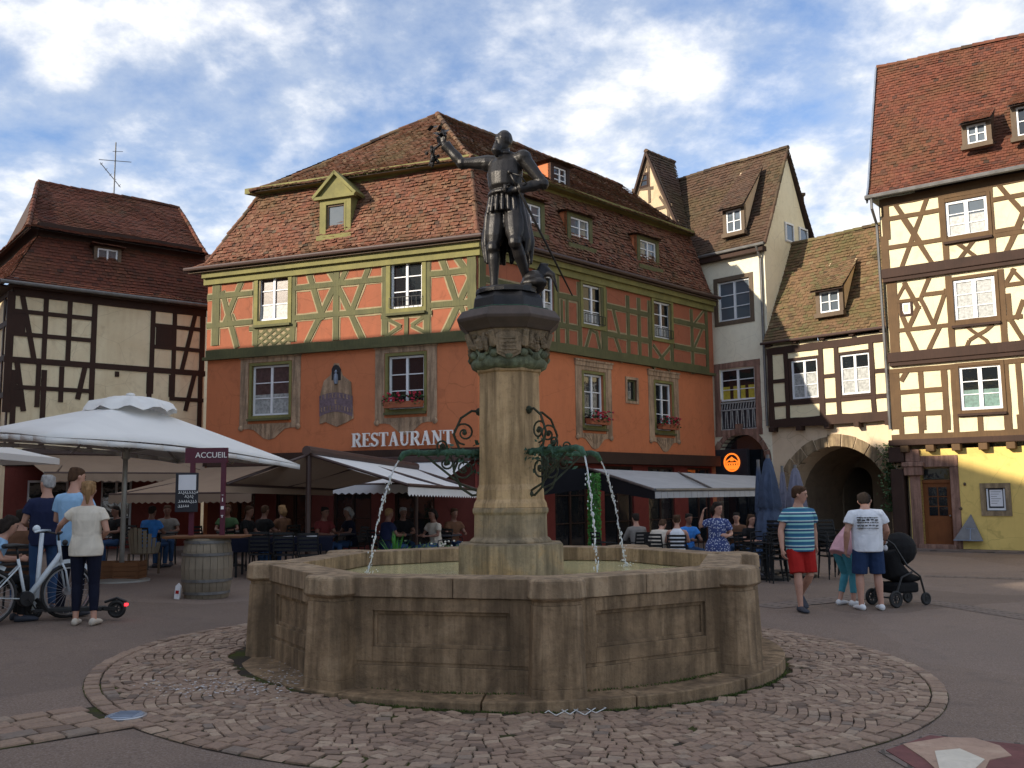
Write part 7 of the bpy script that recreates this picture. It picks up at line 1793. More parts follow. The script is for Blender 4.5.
for Mx, nm in zip(SEATS, names_):
    chair(Mx @ Matrix.Translation((0, .05, 0)), ' '.join(('dark metal terrace chair ' + nm).split()[:16]))
def make_table():
    t = empty('terrace_table', Matrix()); b = MB(); b.lathe([(.40, .72), (.405, .735), (.40, .75)], 24); b.build('tabletop', M['slate'], t)
    b = MB(); b.tube([(0, 0, .02), (0, 0, .72)], .03, 8); b.lathe([(.24, 0), (.22, .02), (.04, .05)], 16); b.build('pedestal', M['iron'], t); return t
tb0 = make_table(); ft = [True]
TB = [(275, 20.3, 'round dark table right of the barrel'), (337, 20.6, 'round dark table right of the awning post'), (394, 20.9, 'round dark table behind the spiky plant'), (444, 21.2, 'round dark table left of the column'), (160, 20.8, 'round dark table left of the barrel'), (672, 20.1, 'round dark table amid the guests in beige and bright blue'), (742, 21.3, 'round dark table left of the closed parasols'), (236, 20.9, 'round dark table behind the left basin corner')]
for px, Y, lb in TB:
    Mx = place(px, Y)
    if ft[0]: o = tb0; o.matrix_world = Mx; MW[o.name] = Mx; ft[0] = False
    else: o = copy_tree(tb0, None, Mx)
    tag(o, lb, 'table', 'round terrace tables')
# long dark table nearest the basin at left
t = empty('long_table', place(285, 18.6, .1), 'long table with dark blue cloth and pale plates behind the left basin rim', 'table')
b = MB(); b.box(-.95, .95, -.4, .4, .72, .75); b.build('tabletop', M['slate'], t)
b = MB(); b.box(-.97, .97, -.42, .42, .752, .76); b.box(-.97, .97, -.425, -.415, .5, .752); b.build('tablecloth', M['dark_navy'], t)
for x in (-.85, .85):
    for y in (-.33, .33): b = MB(); b.box(x - .02, x + .02, y - .02, y + .02, 0, .72); b.build('leg', M['iron'], t)
Mt = MW[t.name]
for i, x in enumerate((-.5, .1, .55)):
    b = MB(); b.lathe([(.11, 0), (.12, .012), (.10, .014)], 18); o = b.build('plate', M['white_cloth']); o.matrix_world = Mt @ Matrix.Translation((x, -.1, .762)); tag(o, ['left white plate on the long dark table', 'middle white plate on the long dark table', 'right white plate on the long dark table'][i], 'plate', 'plates on the long table')
for i in range(3):
    chair(place(262 + i * 24, 18.1 - .05 * i, pi + .1), ['dark chair at left before the long dark table', 'dark chair at middle before the long dark table', 'dark chair at right before the long dark table'][i])
# stacked chairs near the closed parasols
STK = [(765, 18.8, 'left'), (777, 18.5, 'middle'), (829, 19.4, 'right')]
for px, Y, nm in STK:
    for k_ in range(4):
        Mx = place(px, Y, .6 + px) ; Mx = Mx @ Matrix.Translation((0, -.02 * k_, .10 * k_))
        chair(Mx, 'black chair %s in the %s stack by the closed parasols' % (['at the bottom', 'second from the ground', 'third from the ground', 'on top'][k_], nm), 'stacked black chairs by the closed parasols')
for px, Y, rz, lb in ((690, 21.6, 2.2, 'empty dark chair right of the man in bright blue polo'), (752, 19.3, .4, 'empty dark chair left of the stacked chairs'), (846, 20.2, 1.2, 'empty dark chair in front of the arch'), (605, 20.5, 2, 'empty dark chair beside the green leafy column'), (205, 20.4, 1.1, 'empty dark chair behind the barrel')):
    chair(place(px, Y, rz), lb)
# ================================================================ STATUE
bz = zF
SZ = .0
sc_ = (at_y(500, 129, 10.2).z - at_y(509, 283, 10.0).z) / 1.66
STM = Matrix.Translation((FC.x - .02, FC.y - .05, zF)) @ Matrix.Rotation(-.42, 4, 'Z') @ Matrix.Scale(sc_, 4)
sx0 = STM.translation
ST = empty('statue', STM, 'dark bronze statue of a bearded man in armour raising a vine, on the fountain column', 'statue')
J = pose(pel=(0, 0, .92), head=(.0, -.03, 1.60), face=(-.55, -.85, -.05), headup=(0, 0, 1), shR=(-.20, .0, 1.42), elR=(-.47, -.06, 1.44), wrR=(-.67, -.10, 1.68), handR=(-.1, 0, 1), shL=(.20, .0, 1.42), elL=(.40, .04, 1.12), wrL=(.17, -.14, 1.04), handL=(-1, -.3, 0),
          hiR=(-.09, 0, .90), knR=(-.10, -.08, .48), anR=(-.11, -.06, .09), ftR=(-.35, -1, 0), knL=(.16, -.12, .50), anL=(.20, .10, .12), ftL=(.4, -1, 0), palmR=(0, -1, 0))
b = MB(); torso(b, J, 'm', .02, 1.05); side, hs, ring = figure_parts(J)
for s_ in 'LR':
    sh, el, wr = J['sh' + s_], J['el' + s_], J['wr' + s_]
    limb(b, [lerp(J['chest'], J['neck'], .7), sh, lerp(sh, el, .5), el, lerp(el, wr, .3), lerp(el, wr, .8), wr], [.06, .085, .065, .055, .06, .045, .034])
    b.ell(sh + V(0, 0, -.01), .095, .09, .085, 12); b.ell(el, .065, .065, .065, 10); b.tube([lerp(el, wr, .55), lerp(el, wr, .9)], [.05, .062], 12)
    hd = J['hand' + s_].normalized(); nrm = V(0, -1, 0); nrm = (nrm - hd * nrm.dot(hd)).normalized(); wd = hd.cross(nrm)
    b.rings([(wr - hd * .01, wd * .03, nrm * .022), (wr + hd * .08, wd * .042, nrm * .018)], 10)
    for i, (o_, ln) in enumerate(((.030, .066), (.010, .074), (-.010, .07), (-.029, .055))):
        f0 = wr + hd * .07 + wd * o_; b.tube([f0, f0 + hd * ln * .5, f0 + hd * ln * .6 + nrm * ln * .5, f0 + hd * ln * .2 + nrm * ln * .8], .0105, 6)
    b.tube([wr + hd * .03 + wd * .028, wr + hd * .06 + wd * .05 + nrm * .02, wr + hd * .07 + wd * .03 + nrm * .05], .012, 6)
    hi, kn, an = J['hi' + s_], J['kn' + s_], J['an' + s_]
    limb(b, [hi, lerp(hi, kn, .15), lerp(hi, kn, .55), kn, lerp(kn, an, .3), lerp(kn, an, .75), an], [.08, .105, .095, .06, .066, .045, .042])
    b.ell(kn + V(0, -.02, 0), .07, .07, .08, 10)
    # puffed breeches and tassets
    b.tube([hi + V(0, 0, .06), lerp(hi, kn, .35), lerp(hi, kn, .72), lerp(hi, kn, .9)], [.09, .108, .10, .075], 12)
    fd = J['ft' + s_].normalized(); lo = an - V(0, 0, .055); sw = fd.cross(V(0, 0, 1))
    b.rings([(lo - fd * .075, sw * .035, V(0, 0, .03)), (lo, sw * .045, V(0, 0, .05)), (lo + fd * .1, sw * .05, V(0, 0, .034)), (lo + fd * .19, sw * .045, V(0, 0, .022))], 10)
# breastplate with a ridge, waist belt, ruff collar
b.rings([ring(V(0, -.01, 1.06), hs, V(0, 0, 1), .15, .12), ring(V(0, -.03, 1.12), hs, V(0, 0, 1), .165, .15), ring(V(0, -.03, 1.25), hs, V(0, 0, 1), .185, .155), ring(V(0, -.01, 1.38), hs, V(0, 0, 1), .17, .125), ring(V(0, 0, 1.45), hs, V(0, 0, 1), .09, .08)], 18)
b.lathe([(.15, 1.02), (.185, 1.03), (.185, 1.06), (.15, 1.07)], 18, (0, 0, 0)); b.lathe([(.06, 1.44), (.10, 1.46), (.10, 1.485), (.06, 1.50)], 14, (0, 0, 0))
for i in range(18):
    a = 2 * pi * i / 18; b.tube([V(cos(a) * .165, sin(a) * .14, 1.03), V(cos(a) * .185, sin(a) * .155, .90), V(cos(a) * .195, sin(a) * .165, .84)], [.02, .026, .018], 6)
hc = J['head']; hu = V(0, 0, 1); f = J['face'].normalized(); hsd = f.cross(hu)
prof = [(-.118, .022, .030, .045), (-.105, .040, .045, .030), (-.075, .055, .066, .020), (-.035, .066, .080, .010), (.01, .073, .090, .004), (.05, .074, .094, .0), (.085, .062, .080, -.004), (.108, .038, .05, -.006), (.116, .014, .02, -.006)]
b.rings([(hc + hu * z + f * o_, hsd * rx, f * ry) for z, rx, ry, o_ in prof], 16)
b.rings([(hc + hu * .022 + f * .09, hsd * .008, f * .006), (hc - hu * .005 + f * .098, hsd * .012, f * .015), (hc - hu * .03 + f * .096, hsd * .016, f * .018)], 8)
b.tube([hc + f * .07 - hu * .06, hc + f * .10 - hu * .11, hc + f * .09 - hu * .165], [.055, .05, .015], 10)
b.ell(hc + hu * .03 - f * .01, .085, .10, .10, 12); b.tube([hc + hsd * .03 + f * .085 + hu * .033, hc + f * .1 + hu * .028, hc - hsd * .03 + f * .085 + hu * .033], .008, 6)
remesh(b, .009, 'body', M['bronze'], ST, 1)
# cloak hanging behind and at the sides, folds
b = MB(); rd = random.Random(12)
for i in range(15):
    a = lerp(-.55, pi + .55, i / 14); r0, r1 = .16, .28 + .03 * (i % 2); b.tube([V(cos(a) * r0, sin(a) * .13 + .02, 1.02), V(cos(a) * .20, sin(a) * .2 + .03, .8), V(cos(a) * (r1 - .06), sin(a) * .24 + .04, .55), V(cos(a) * (r1 - .08), sin(a) * .24 + .04, .36 + rd.uniform(-.06, .06))], [.03, .040, .036, .02], 8)
remesh(b, .013, 'cloak', M['bronze'], ST, 1)
b = MB(); wr = J['wrR'] + V(0, 0, .10); rd = random.Random(6)
b.tube([wr + V(0, 0, .02), wr + V(-.02, 0, -.10), wr + V(-.10, -.02, -.16), wr + V(-.13, -.02, -.28)], .012, 6)
for i in range(34): b.ell(wr + V(-.12 + rd.gauss(0, .028), rd.gauss(0, .03), -.24 + rd.gauss(0, .055)), .020, .02, .02, 6)
for i in range(10):
    p = wr + V(rd.gauss(-.02, .05), rd.gauss(0, .05), rd.gauss(-.02, .07)); d1 = V(rd.gauss(0, 1), rd.gauss(0, 1), rd.gauss(0, 1)).normalized() * .05; d2 = d1.orthogonal().normalized() * .04; b.add([p - d1, p - d2, p + d1, p + d2], [(0, 1, 2, 3)])
b.build('vine_branch', M['bronze'], ST, smooth=False)
b = MB(); h0 = V(.20, -.14, 1.05); tip = V(.62, .25, -.02); d = (tip - h0).normalized(); b.tube([h0 + d * .0, h0 + d * .04, tip], [.014, .016, .008], 8); b.tube([h0 - d * .16, h0], [.016, .014], 8); b.ell(h0 - d * .18, .028, .028, .028, 8)
cr = d.cross(V(0, 1, 0)).normalized(); b.tube([h0 - cr * .11, h0, h0 + cr * .11], .011, 6); b.tube([h0 + cr * .1, h0 - d * .1 + cr * .08, h0 - d * .17], .008, 6); b.tube([h0 - cr * .1 + d * .02, h0 + V(-.14, -.02, .05)], .02, 6)
b.build('sword', M['bronze'], ST, smooth=True)
b = MB(); c = V(.26, .10, .12); b.ell(c, .13, .13, .13, 12); b.ell(c + V(.02, -.05, -.02), .15, .12, .06, 12)
for i in range(7): b.tube([c + V(.02, .05, .10), c + V(.06 + i * .02, .08, .20 - i * .02), c + V(.13 + i * .015, .10, .2 - i * .05)], [.03, .03, .01], 6)
remesh(b, .012, 'helmet', M['bronze'], ST, 1)
b = MB(); b.rings([((0, 0, -.005), (.32, 0, 0), (0, .30, 0)), ((0, 0, .03), (.32, 0, 0), (0, .30, 0)), ((0.02, 0, .05), (.31, .02, 0), (0, .28, 0))], 20); b.build('rock_base', M['bronze'], ST)

# ================================================================ PARASOLS, AWNINGS, FURNITURE
def ground_at(px, Y): p = at_y(px, 500, Y); return Vector((p.x, Y, zg(p.x)))
gpp = ground_at(124, 17.4)
PS = empty('large_parasol', TR(gpp.x, gpp.y, gpp.z), 'large white square market parasol with ruffled vent at left', 'parasol')
hA = at_y(135, 396, 17.4).z - gpp.z
def Lp(px, py, Y): return at_y(px, py, Y) - gpp
cs_ = [Lp(300, 465, 18.6), Lp(46, 437, 14.3), Lp(-66, 440, 17.0), None]
top_ = V(.05, 0, hA - .12)
ctr = (cs_[0] + cs_[2]) / 2; cs_[3] = V(2 * ctr.x - cs_[1].x, 2 * ctr.y - cs_[1].y, (cs_[0].z + cs_[2].z) / 2 - .0)
b = MB(); n_ = 10
for i in range(4):
    p, q = cs_[i], cs_[(i + 1) % 4]
    for u in range(n_):
        for v in range(6):
            def pt(uu, vv):
                e = lerp(p, q, uu / n_); r_ = lerp(top_, e, vv / 6); sagg = -.03 * sin(pi * vv / 6) - .10 * sin(pi * uu / n_) * (vv / 6); return r_ + V(0, 0, -sagg * .45 + .10 * sin(pi * uu / n_) * (vv / 6) * .6)
            if v == 0: b.add([pt(0, 0), pt(u, 1), pt(u + 1, 1)], [(0, 1, 2)])
            else: b.add([pt(u, v), pt(u, v + 1), pt(u + 1, v + 1), pt(u + 1, v)], [(0, 1, 2, 3)])
cn = b.build('canopy', M['canvas'], PS, smooth=True, weld=True)
md = cn.modifiers.new('t', 'SOLIDIFY'); md.thickness = .006
b = MB()
for i in range(4):
    p, q = cs_[i], cs_[(i + 1) % 4]
    for u in range(n_):
        f_ = lambda uu: lerp(p, q, uu / n_) + V(0, 0, .045 * sin(pi * uu / n_) + .06 * sin(pi * uu / n_) * .6)
        a_, c_ = f_(u), f_(u + 1); b.add([a_, c_, c_ - V(0, 0, .08 + .012 * (u % 2)), a_ - V(0, 0, .08 + .012 * ((u + 1) % 2))], [(0, 1, 2, 3)])
vl = b.build('valance', M['canvas'], cn, smooth=True); md = vl.modifiers.new('t', 'SOLIDIFY'); md.thickness = .004
b = MB(); nr = 48
rg = lambda r_, z_, am, k_: [top_ + V(cos(2 * pi * i / nr) * (r_ + am * sin(i * k_)), sin(2 * pi * i / nr) * (r_ + am * sin(i * k_)), z_ + am * .8 * cos(i * k_)) for i in range(nr)]
R0, R1, R2_, R3_ = rg(.80, -.16, .05, 1.3), rg(.72, -.04, .05, 1.3), rg(.36, .07, .03, 1.57), rg(.07, .12, 0, 1)
Vv = R0 + R1 + R2_ + R3_; b.add(Vv, [(a * nr + i, a * nr + (i + 1) % nr, (a + 1) * nr + (i + 1) % nr, (a + 1) * nr + i) for a in range(3) for i in range(nr)]); b.ell(top_ + V(0, 0, .14), .09, .09, .04, 10)
b.build('vent', M['canvas'], cn, smooth=True)
b = MB(); b.tube([(0, 0, 0), (0, 0, hA - .15)], .045, 12); b.build('pole', M['alu'], PS, smooth=True)
b = MB(); zh = hA - 1.05
for i in range(4):
    for fr in (0, .5):
        e = lerp(cs_[i], cs_[(i + 1) % 4], fr); e = lerp(top_, e, .97) - V(0, 0, .07); s_ = MB(); s_.bar(top_ - V(0, 0, .06), e, .03, .03); s_.build('rib', M['alu'], PS); m_ = lerp(top_, e, .52); s_ = MB(); s_.bar(V(0, 0, zh), m_, .022, .022); s_.build('strut', M['alu'], PS)
b = MB(); b.tube([(0, 0, zh - .12), (0, 0, zh + .06)], .075, 12); b.build('hub', M['alu'], PS)
b = MB(); b.lathe([(.5, 0), (.5, .03), (.42, .04), (.08, .06)], 24); b.build('base_plate', M['alu'], PS)
# second parasol, canopy edge only visible at far left
g2 = ground_at(-90, 21.5); P2 = empty('parasol', TR(g2.x, g2.y, g2.z), 'white parasol mostly hidden behind the large one at the left picture edge', 'parasol')
b = MB(); 
q4 = [V(2.3, -1.9, 2.55), V(2.3, 2.2, 2.5), V(-2.2, 2.2, 2.5), V(-2.2, -1.9, 2.55)]
for i in range(4): b.add([q4[i], q4[(i + 1) % 4], (0, 0, 3.2)], [(0, 1, 2)]); a_, c_ = q4[i], q4[(i + 1) % 4]; b.add([a_, c_, c_ - V(0, 0, .15), a_ - V(0, 0, .15)], [(0, 1, 2, 3)])
b.build('canopy', M['canvas'], P2); b = MB(); b.tube([(0, 0, 0), (0, 0, 3.1)], .04, 10); b.build('pole', M['alu'], P2)
# wooden crates at the pole
for i, (px, Y) in enumerate(((108, 17.55), (132, 17.5))):
    Mx = TR(ground_at(px, Y).x, Y, ground_at(px, Y).z, .05); t = empty('planter_crate', Mx, ['brown plank planter box left of the large parasol pole', 'brown plank planter box right of the large parasol pole'][i], 'planter', 'plank boxes at the parasol foot')
    b = MB(); hw = .21
    for sx_, sy_ in ((-hw, -hw), (hw, -hw), (hw, hw), (-hw, hw)): b.box(sx_ - .02, sx_ + .02, sy_ - .02, sy_ + .02, 0, .36)
    for k_ in range(4):
        z0_, z1_ = .02 + k_ * .083, .095 + k_ * .083; b.box(-hw, hw, -hw - .03, -hw - .01, z0_, z1_); b.box(-hw, hw, hw + .01, hw + .03, z0_, z1_); b.box(-hw - .03, -hw - .01, -hw, hw, z0_, z1_); b.box(hw + .01, hw + .03, -hw, hw, z0_, z1_)
    b.box(-hw + .02, hw - .02, -hw + .02, hw - .02, .02, .30)
    b.build('boards', M['crate_wood'], t)
# barrel with board top, arch and chalkboard
gb = ground(201, 599); YB = gb.y
BR = empty('wine_barrel', TR(gb.x, gb.y + .25, gb.z), 'grey weathered wine barrel serving as a table foot', 'barrel')
hB = at_y(201, 536, gb.y + .25).z - gb.z; rB = 24.5 / 940 * (gb.y + .25)
b = MB(); nst = 22
for i in range(nst):
    a0, a1 = 2 * pi * i / nst + .008, 2 * pi * (i + 1) / nst - .008; V_ = []; b.t = R_.random()
    for z, r_ in ((0, .84), (.2, .94), (.5, 1.0), (.8, .94), (1.0, .84)):
        for a, rr in ((a0, r_), (a1, r_)): V_.append((cos(a) * rB * rr, sin(a) * rB * rr, z * hB * .97))
    b.add(V_, [(2 * k, 2 * k + 1, 2 * k + 3, 2 * k + 2) for k in range(4)])
b.lathe([(rB * .80, .02), (rB * .80, hB * .95)], 22)
M['barrel'] = m_wood('grey_barrel_staves', (.30, .25, .18), (.15, .12, .085), grain=(9, 9, .8)); b.build('staves', M['barrel'], BR)
for zf_ in (.09, .29, .71, .91):
    rr = rB * (1 - .16 * abs(zf_ * 2 - 1) ** 2) + .008; b = MB(); b.lathe([(rr - .012, zf_ * hB - .022), (rr, zf_ * hB - .02), (rr, zf_ * hB + .02), (rr - .012, zf_ * hB + .022)], 24); b.build('hoop', M['gutter'], BR, smooth=False)
TT = empty('board_table', TR(gb.x, gb.y + .25, gb.z + hB * .972), 'thin wooden board lying on the wine barrel', 'table top'); b = MB(); b.box(-.60, .60, -.32, .32, 0, .035); b.build('board', M['crate_wood'], TT, bevel=.006)
pf = lambda px, py: (at_y(px, py, gb.y + .3) - Vector((gb.x, gb.y + .3, gb.z + hB * .972 + .036)))
AC = empty('welcome_arch', TR(gb.x, gb.y + .3, gb.z + hB * .972 + .036), 'burgundy frame reading ACCUEIL standing on the barrel table', 'sign')
a_, c_ = pf(189, 448), pf(227, 462); zT, zM = pf(200, 448).z, pf(200, 463).z; xl, xr = pf(192, 500).x, pf(223, 500).x
for x in (xl, xr): b = MB(); b.box(x - .035, x + .035, -.025, .025, 0, zM); b.build('post', M['burgundy'], AC)
b = MB(); b.box(pf(186, 450).x, pf(228, 450).x, -.03, .03, zM, zT); hdr = b.build('header', M['burgundy'], AC)
def text(body, size, mat, Mx, parent=None, name='lettering', ext=.004, bold=0):
    cu_ = bpy.data.curves.new(name, 'FONT'); cu_.body = body; cu_.size = size; cu_.extrude = ext; cu_.align_x = 'CENTER'; cu_.align_y = 'CENTER'; cu_.offset = bold
    o = bpy.data.objects.new('tmp', cu_); COL.objects.link(o); dg = bpy.context.evaluated_depsgraph_get(); me = bpy.data.meshes.new_from_object(o.evaluated_get(dg), depsgraph=dg); bpy.data.objects.remove(o)
    me.name = name; me.materials.clear(); me.materials.append(mat); me.transform(Mx @ Matrix.Rotation(pi / 2, 4, 'X')); o2 = bpy.data.objects.new(name, me); COL.objects.link(o2)
    if parent is not None: o2.parent = parent
    return o2
text('ACCUEIL', .125, M['letter_white'], Matrix.Translation((pf(212, 455).x, -.036, (zT + zM) / 2)), hdr)
b = MB(); x = xr
for z_, w_, h_ in ((.62, .03, .008), (.52, .012, .06), (.40, .045, .05), (.30, .04, .01), (.27, .012, .03)): b.box(x - w_ / 2, x + w_ / 2, -.029, -.02, z_, z_ + h_)
b.build('small_marks', M['letter_white'], AC)
CB = empty('menu_board', TR(gb.x, gb.y + .24, gb.z + hB * .972 + .036), 'hanging chalkboard menu with pale sheet and scribbled writing', 'menu board')
x0_, x1_ = pf(177, 500).x, pf(199.5, 500).x; z0_, z1_ = pf(188, 512).z, pf(188, 473).z
b = MB(); b.box(x0_, x1_, -.03, .0, z0_, z1_); b.build('board', M['slate'], CB, bevel=.005)
b = MB(); b.box(x0_ + .05, x1_ - .03, -.036, -.03, lerp(z0_, z1_, .56), z1_ - .03); b.build('sheet', M['sign_white'], CB)
b = MB(); rd = random.Random(3)
for row, (f_, n_) in enumerate(((.48, 9), (.38, 4), (.25, 8), (.13, 5))):
    x = x0_ + .05 + (.1 if row == 1 else 0)
    for i in range(n_):
        w_ = rd.uniform(.018, .035); z_ = lerp(z0_, z1_, f_); b.bar((x, -.034, z_), (x + w_, -.034, z_ + rd.uniform(-.02, .02)), .009); b.bar((x + w_, -.034, z_), (x + w_ * .6, -.034, z_ + .035), .008); x += w_ + .008
b.build('chalk_writing', M['chalk'], CB)
gq = ground(177, 599); t = empty('water_bottle', TR(gq.x, gq.y, gq.z, 0), 'small white carton standing left of the wine barrel', 'carton'); b = MB(Matrix.Rotation(.1, 4, 'Y')); b.box(-.04, .04, -.03, .03, 0, .19); b.prism([(-.04, .19), (.04, .19), (0, .24)], -.03, .03); b.build('carton', M['sign_white'], t, bevel=.004)
t.name = 'drink_carton'; MW[t.name] = MW.get('water_bottle')
b = MB(Matrix.Rotation(.1, 4, 'Y')); b.box(-.025, .025, -.034, -.03, .08, .13); b.build('printed_mark', M['red_cloth'], t)
# small barrel-like wicker chair glimpsed left of the barrel
gk = ground_at(146, 18.9); t = empty('wicker_chair', TR(gk.x, gk.y, gk.z, 2.9), 'pale woven tub chair between the crates and the barrel', 'chair'); b = MB()
b.rings([((0, 0, .40), (.25, 0, 0), (0, .25, 0)), ((0, 0, .46), (.27, 0, 0), (0, .26, 0))], 18); b.build('seat', M['old_wood'], t)
b = MB()
for i in range(13):
    a = lerp(-.3, pi + .3, i / 12); hgt = .62 + .30 * sin(max(0, min(pi, a))); p0_, p1_ = V(cos(a) * .26, sin(a) * .25, .42), V(cos(a) * .30, sin(a) * .31, hgt); b.bar(p0_, p1_, .07, .018, up=V(cos(a), sin(a), 0))
b.build('backrest', M['barrel'], t)
for x, y in ((-.2, -.2), (.2, -.2), (-.2, .2), (.2, .2)): b = MB(); b.bar((x, y, 0), (x, y, .41), .035); b.build('leg', M['old_wood'], t)
# --- freestanding double awning
def sheet3(b, a, c, d, e, nu=8, nv=6, sag=.05, th=.01):
    """quad a-b (far/near ridge) to d-c with sag"""
    for i in range(nu):
        for j in range(nv):
            P = lambda u, v: lerp(lerp(a, c, u / nu), lerp(e, d, u / nu), v / nv) - V(0, 0, sag * sin(pi * v / nv))
            b.add([P(i, j), P(i + 1, j), P(i + 1, j + 1), P(i, j + 1)], [(0, 1, 2, 3)])
rn, rf = at_y(309, 451, 19.0), at_y(416, 467, 24.0)
AW = empty('double_awning', TR(rn.x, rn.y, zg(rn.x)), 'freestanding double awning, white on its right slope, taupe on its left, brown ridge box', 'awning')
inv = MW[AW.name].inverted(); L3 = lambda v: inv @ v
b = MB(inv); b.tube([Vector((rn.x, rn.y, zg(rn.x))), rn], .055, 10); pf2 = Vector((rf.x, rf.y, zg(rf.x))); b.tube([pf2, rf], .055, 10); 
b.build('post', M['brown_metal'], AW)
b = MB(inv); b.tube([rn - (rf - rn) * .02, rf], .10, 10); b.build('ridge_box', M['brown_metal'], AW, smooth=False)
qn, qf = at_y(408, 485, 18.0), at_y(478, 489.5, 22.6)
b = MB(inv); sheet3(b, rn - V(0, 0, .05), rf - V(0, 0, .05), qf, qn); b.build('right_canvas', M['awning_white'], AW, smooth=True, weld=True)
b = MB(inv); b.tube([qn, qf], .035, 8); b.tube([rn - V(0, 0, .07), qn], .03, 8); b.tube([rf - V(0, 0, .07), qf], .03, 8); b.tube([lerp(rn, rf, .5) - V(0, 0, .1), lerp(qn, qf, .5)], .025, 8); b.build('right_arm', M['brown_metal'], AW)
b = MB(inv); nv_ = 26
for i in range(nv_):
    a_, c_ = lerp(qn, qf, i / nv_), lerp(qn, qf, (i + 1) / nv_); m_ = lerp(a_, c_, .5); b.add([a_, c_, c_ - V(0, 0, .17), m_ - V(0, 0, .215), a_ - V(0, 0, .17)], [(0, 1, 2, 3, 4)])
b.build('right_valance', M['awning_white'], AW)
ln_, lf_ = at_y(226, 484, 17.6), at_y(333, 489, 22.8)
b = MB(inv); sheet3(b, rn - V(0, 0, .05), rf - V(0, 0, .05), lf_, ln_); b.build('left_canvas', M['awning_beige'], AW, smooth=True, weld=True)
b = MB(inv); b.tube([ln_, lf_], .035, 8); b.tube([rn - V(0, 0, .07), ln_], .03, 8); b.tube([rf - V(0, 0, .07), lf_], .03, 8); b.tube([lerp(rn, rf, .5) - V(0, 0, .1), lerp(ln_, lf_, .5)], .025, 8); b.build('left_arm', M['brown_metal'], AW)
b = MB(inv)
for i in range(nv_):
    a_, c_ = lerp(ln_, lf_, i / nv_), lerp(ln_, lf_, (i + 1) / nv_); b.add([a_, c_, c_ - V(0, 0, .16), a_ - V(0, 0, .16)], [(0, 1, 2, 3)])
b.build('left_valance', M['awning_beige'], AW)
# awnings fixed to the left front
def wall_awning(F, s0, s1, z, run, drop, mat, label, val=.2, under=None, scallop=True, zoff=0):
    t = empty('wall_awning', F.M((s0 + s1) / 2, 0, z), label, 'awning'); h = (s1 - s0) / 2
    b = MB(); sheet3(b, V(-h, -.15, 0), V(h, -.15, 0), V(h, -run, -drop), V(-h, -run, -drop), sag=.04); cv = b.build('canvas', M[mat], t, smooth=True, weld=True)
    b = MB(); b.box(-h, h, -.28, .0, -.02, .14); b.build('cassette', M['brown_metal'] if mat != 'awning_grey' else M['gutter'], t, bevel=.02)
    b = MB(); b.tube([V(-h, -run, -drop), V(h, -run, -drop)], .035, 8)
    b.build('front_bar', M['brown_metal'] if mat != 'awning_grey' else M['gutter'], t)
    for x in (-h + .3, h - .3): b = MB(); b.tube([V(x, -.2, -.08), V(x * .8, -run * .55, -drop * .55 - .05), V(x, -run, -drop)], .028, 8); b.build('folding_arm', M['brown_metal'], t)
    b = MB(); n_ = int((s1 - s0) / .2)
    for i in range(n_):
        x, x1 = lerp(-h, h, i / n_), lerp(-h, h, (i + 1) / n_); b.add([(x, -run - .03, -drop), (x1, -run - .03, -drop), (x1, -run - .03, -drop - val), ((x + x1) / 2, -run - .03, -drop - val - (.045 if scallop else 0)), (x, -run - .03, -drop - val)], [(0, 1, 2, 3, 4)])
    b.build('valance', M[mat], t); return t
zaw = zf - .45
wall_awning(A, -3.6, -.15, zaw + .1, 2.2, .62, 'awning_white', 'white scalloped awning on the orange front under the RESTAURANT letters')
wall_awning(A, sAL + .3, -4.2, zaw + .1, 4.0, .8, 'awning_beige', 'taupe awning on the orange front behind the large parasol')
wall_awning(Lf, sLL + .4, -.3, 2.95, 2.6, .6, 'awning_beige', 'taupe awning in front of the left timbered house')
# the right grey awning: near-side dark canvas, grey top
an, af, bn, bf = at_y(588, 468.5, 26.0), at_y(757, 476, 30.0), at_y(655, 490, 21.8), at_y(764, 489, 25.6)
t = empty('grey_awning', TR(bn.x, bn.y, zg(bn.x)), 'wide grey awning over the right terrace by the round orange sign', 'awning'); inv = MW[t.name].inverted()
b = MB(inv); sheet3(b, an, af, bf, bn, sag=.06); b.build('canvas', M['awning_grey'], t, smooth=True, weld=True)
b = MB(inv); n_ = 20
for i in range(n_):
    a_, c_ = lerp(bn, bf, i / n_), lerp(bn, bf, (i + .97) / n_); b.add([a_, c_, c_ - V(0, 0, .19), a_ - V(0, 0, .19)], [(0, 1, 2, 3)])
b.build('valance', M['awning_grey'], t)
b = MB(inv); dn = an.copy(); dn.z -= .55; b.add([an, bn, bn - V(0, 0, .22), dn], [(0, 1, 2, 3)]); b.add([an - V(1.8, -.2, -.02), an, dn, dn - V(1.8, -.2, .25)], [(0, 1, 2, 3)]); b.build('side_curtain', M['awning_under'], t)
b = MB(inv); b.tube([bn, bf], .04, 8); b.tube([an, bn], .035, 8); b.tube([af, bf], .035, 8); b.tube([lerp(an, af, .5), lerp(bn, bf, .5)], .03, 8); b.build('frame', M['gutter'], t)
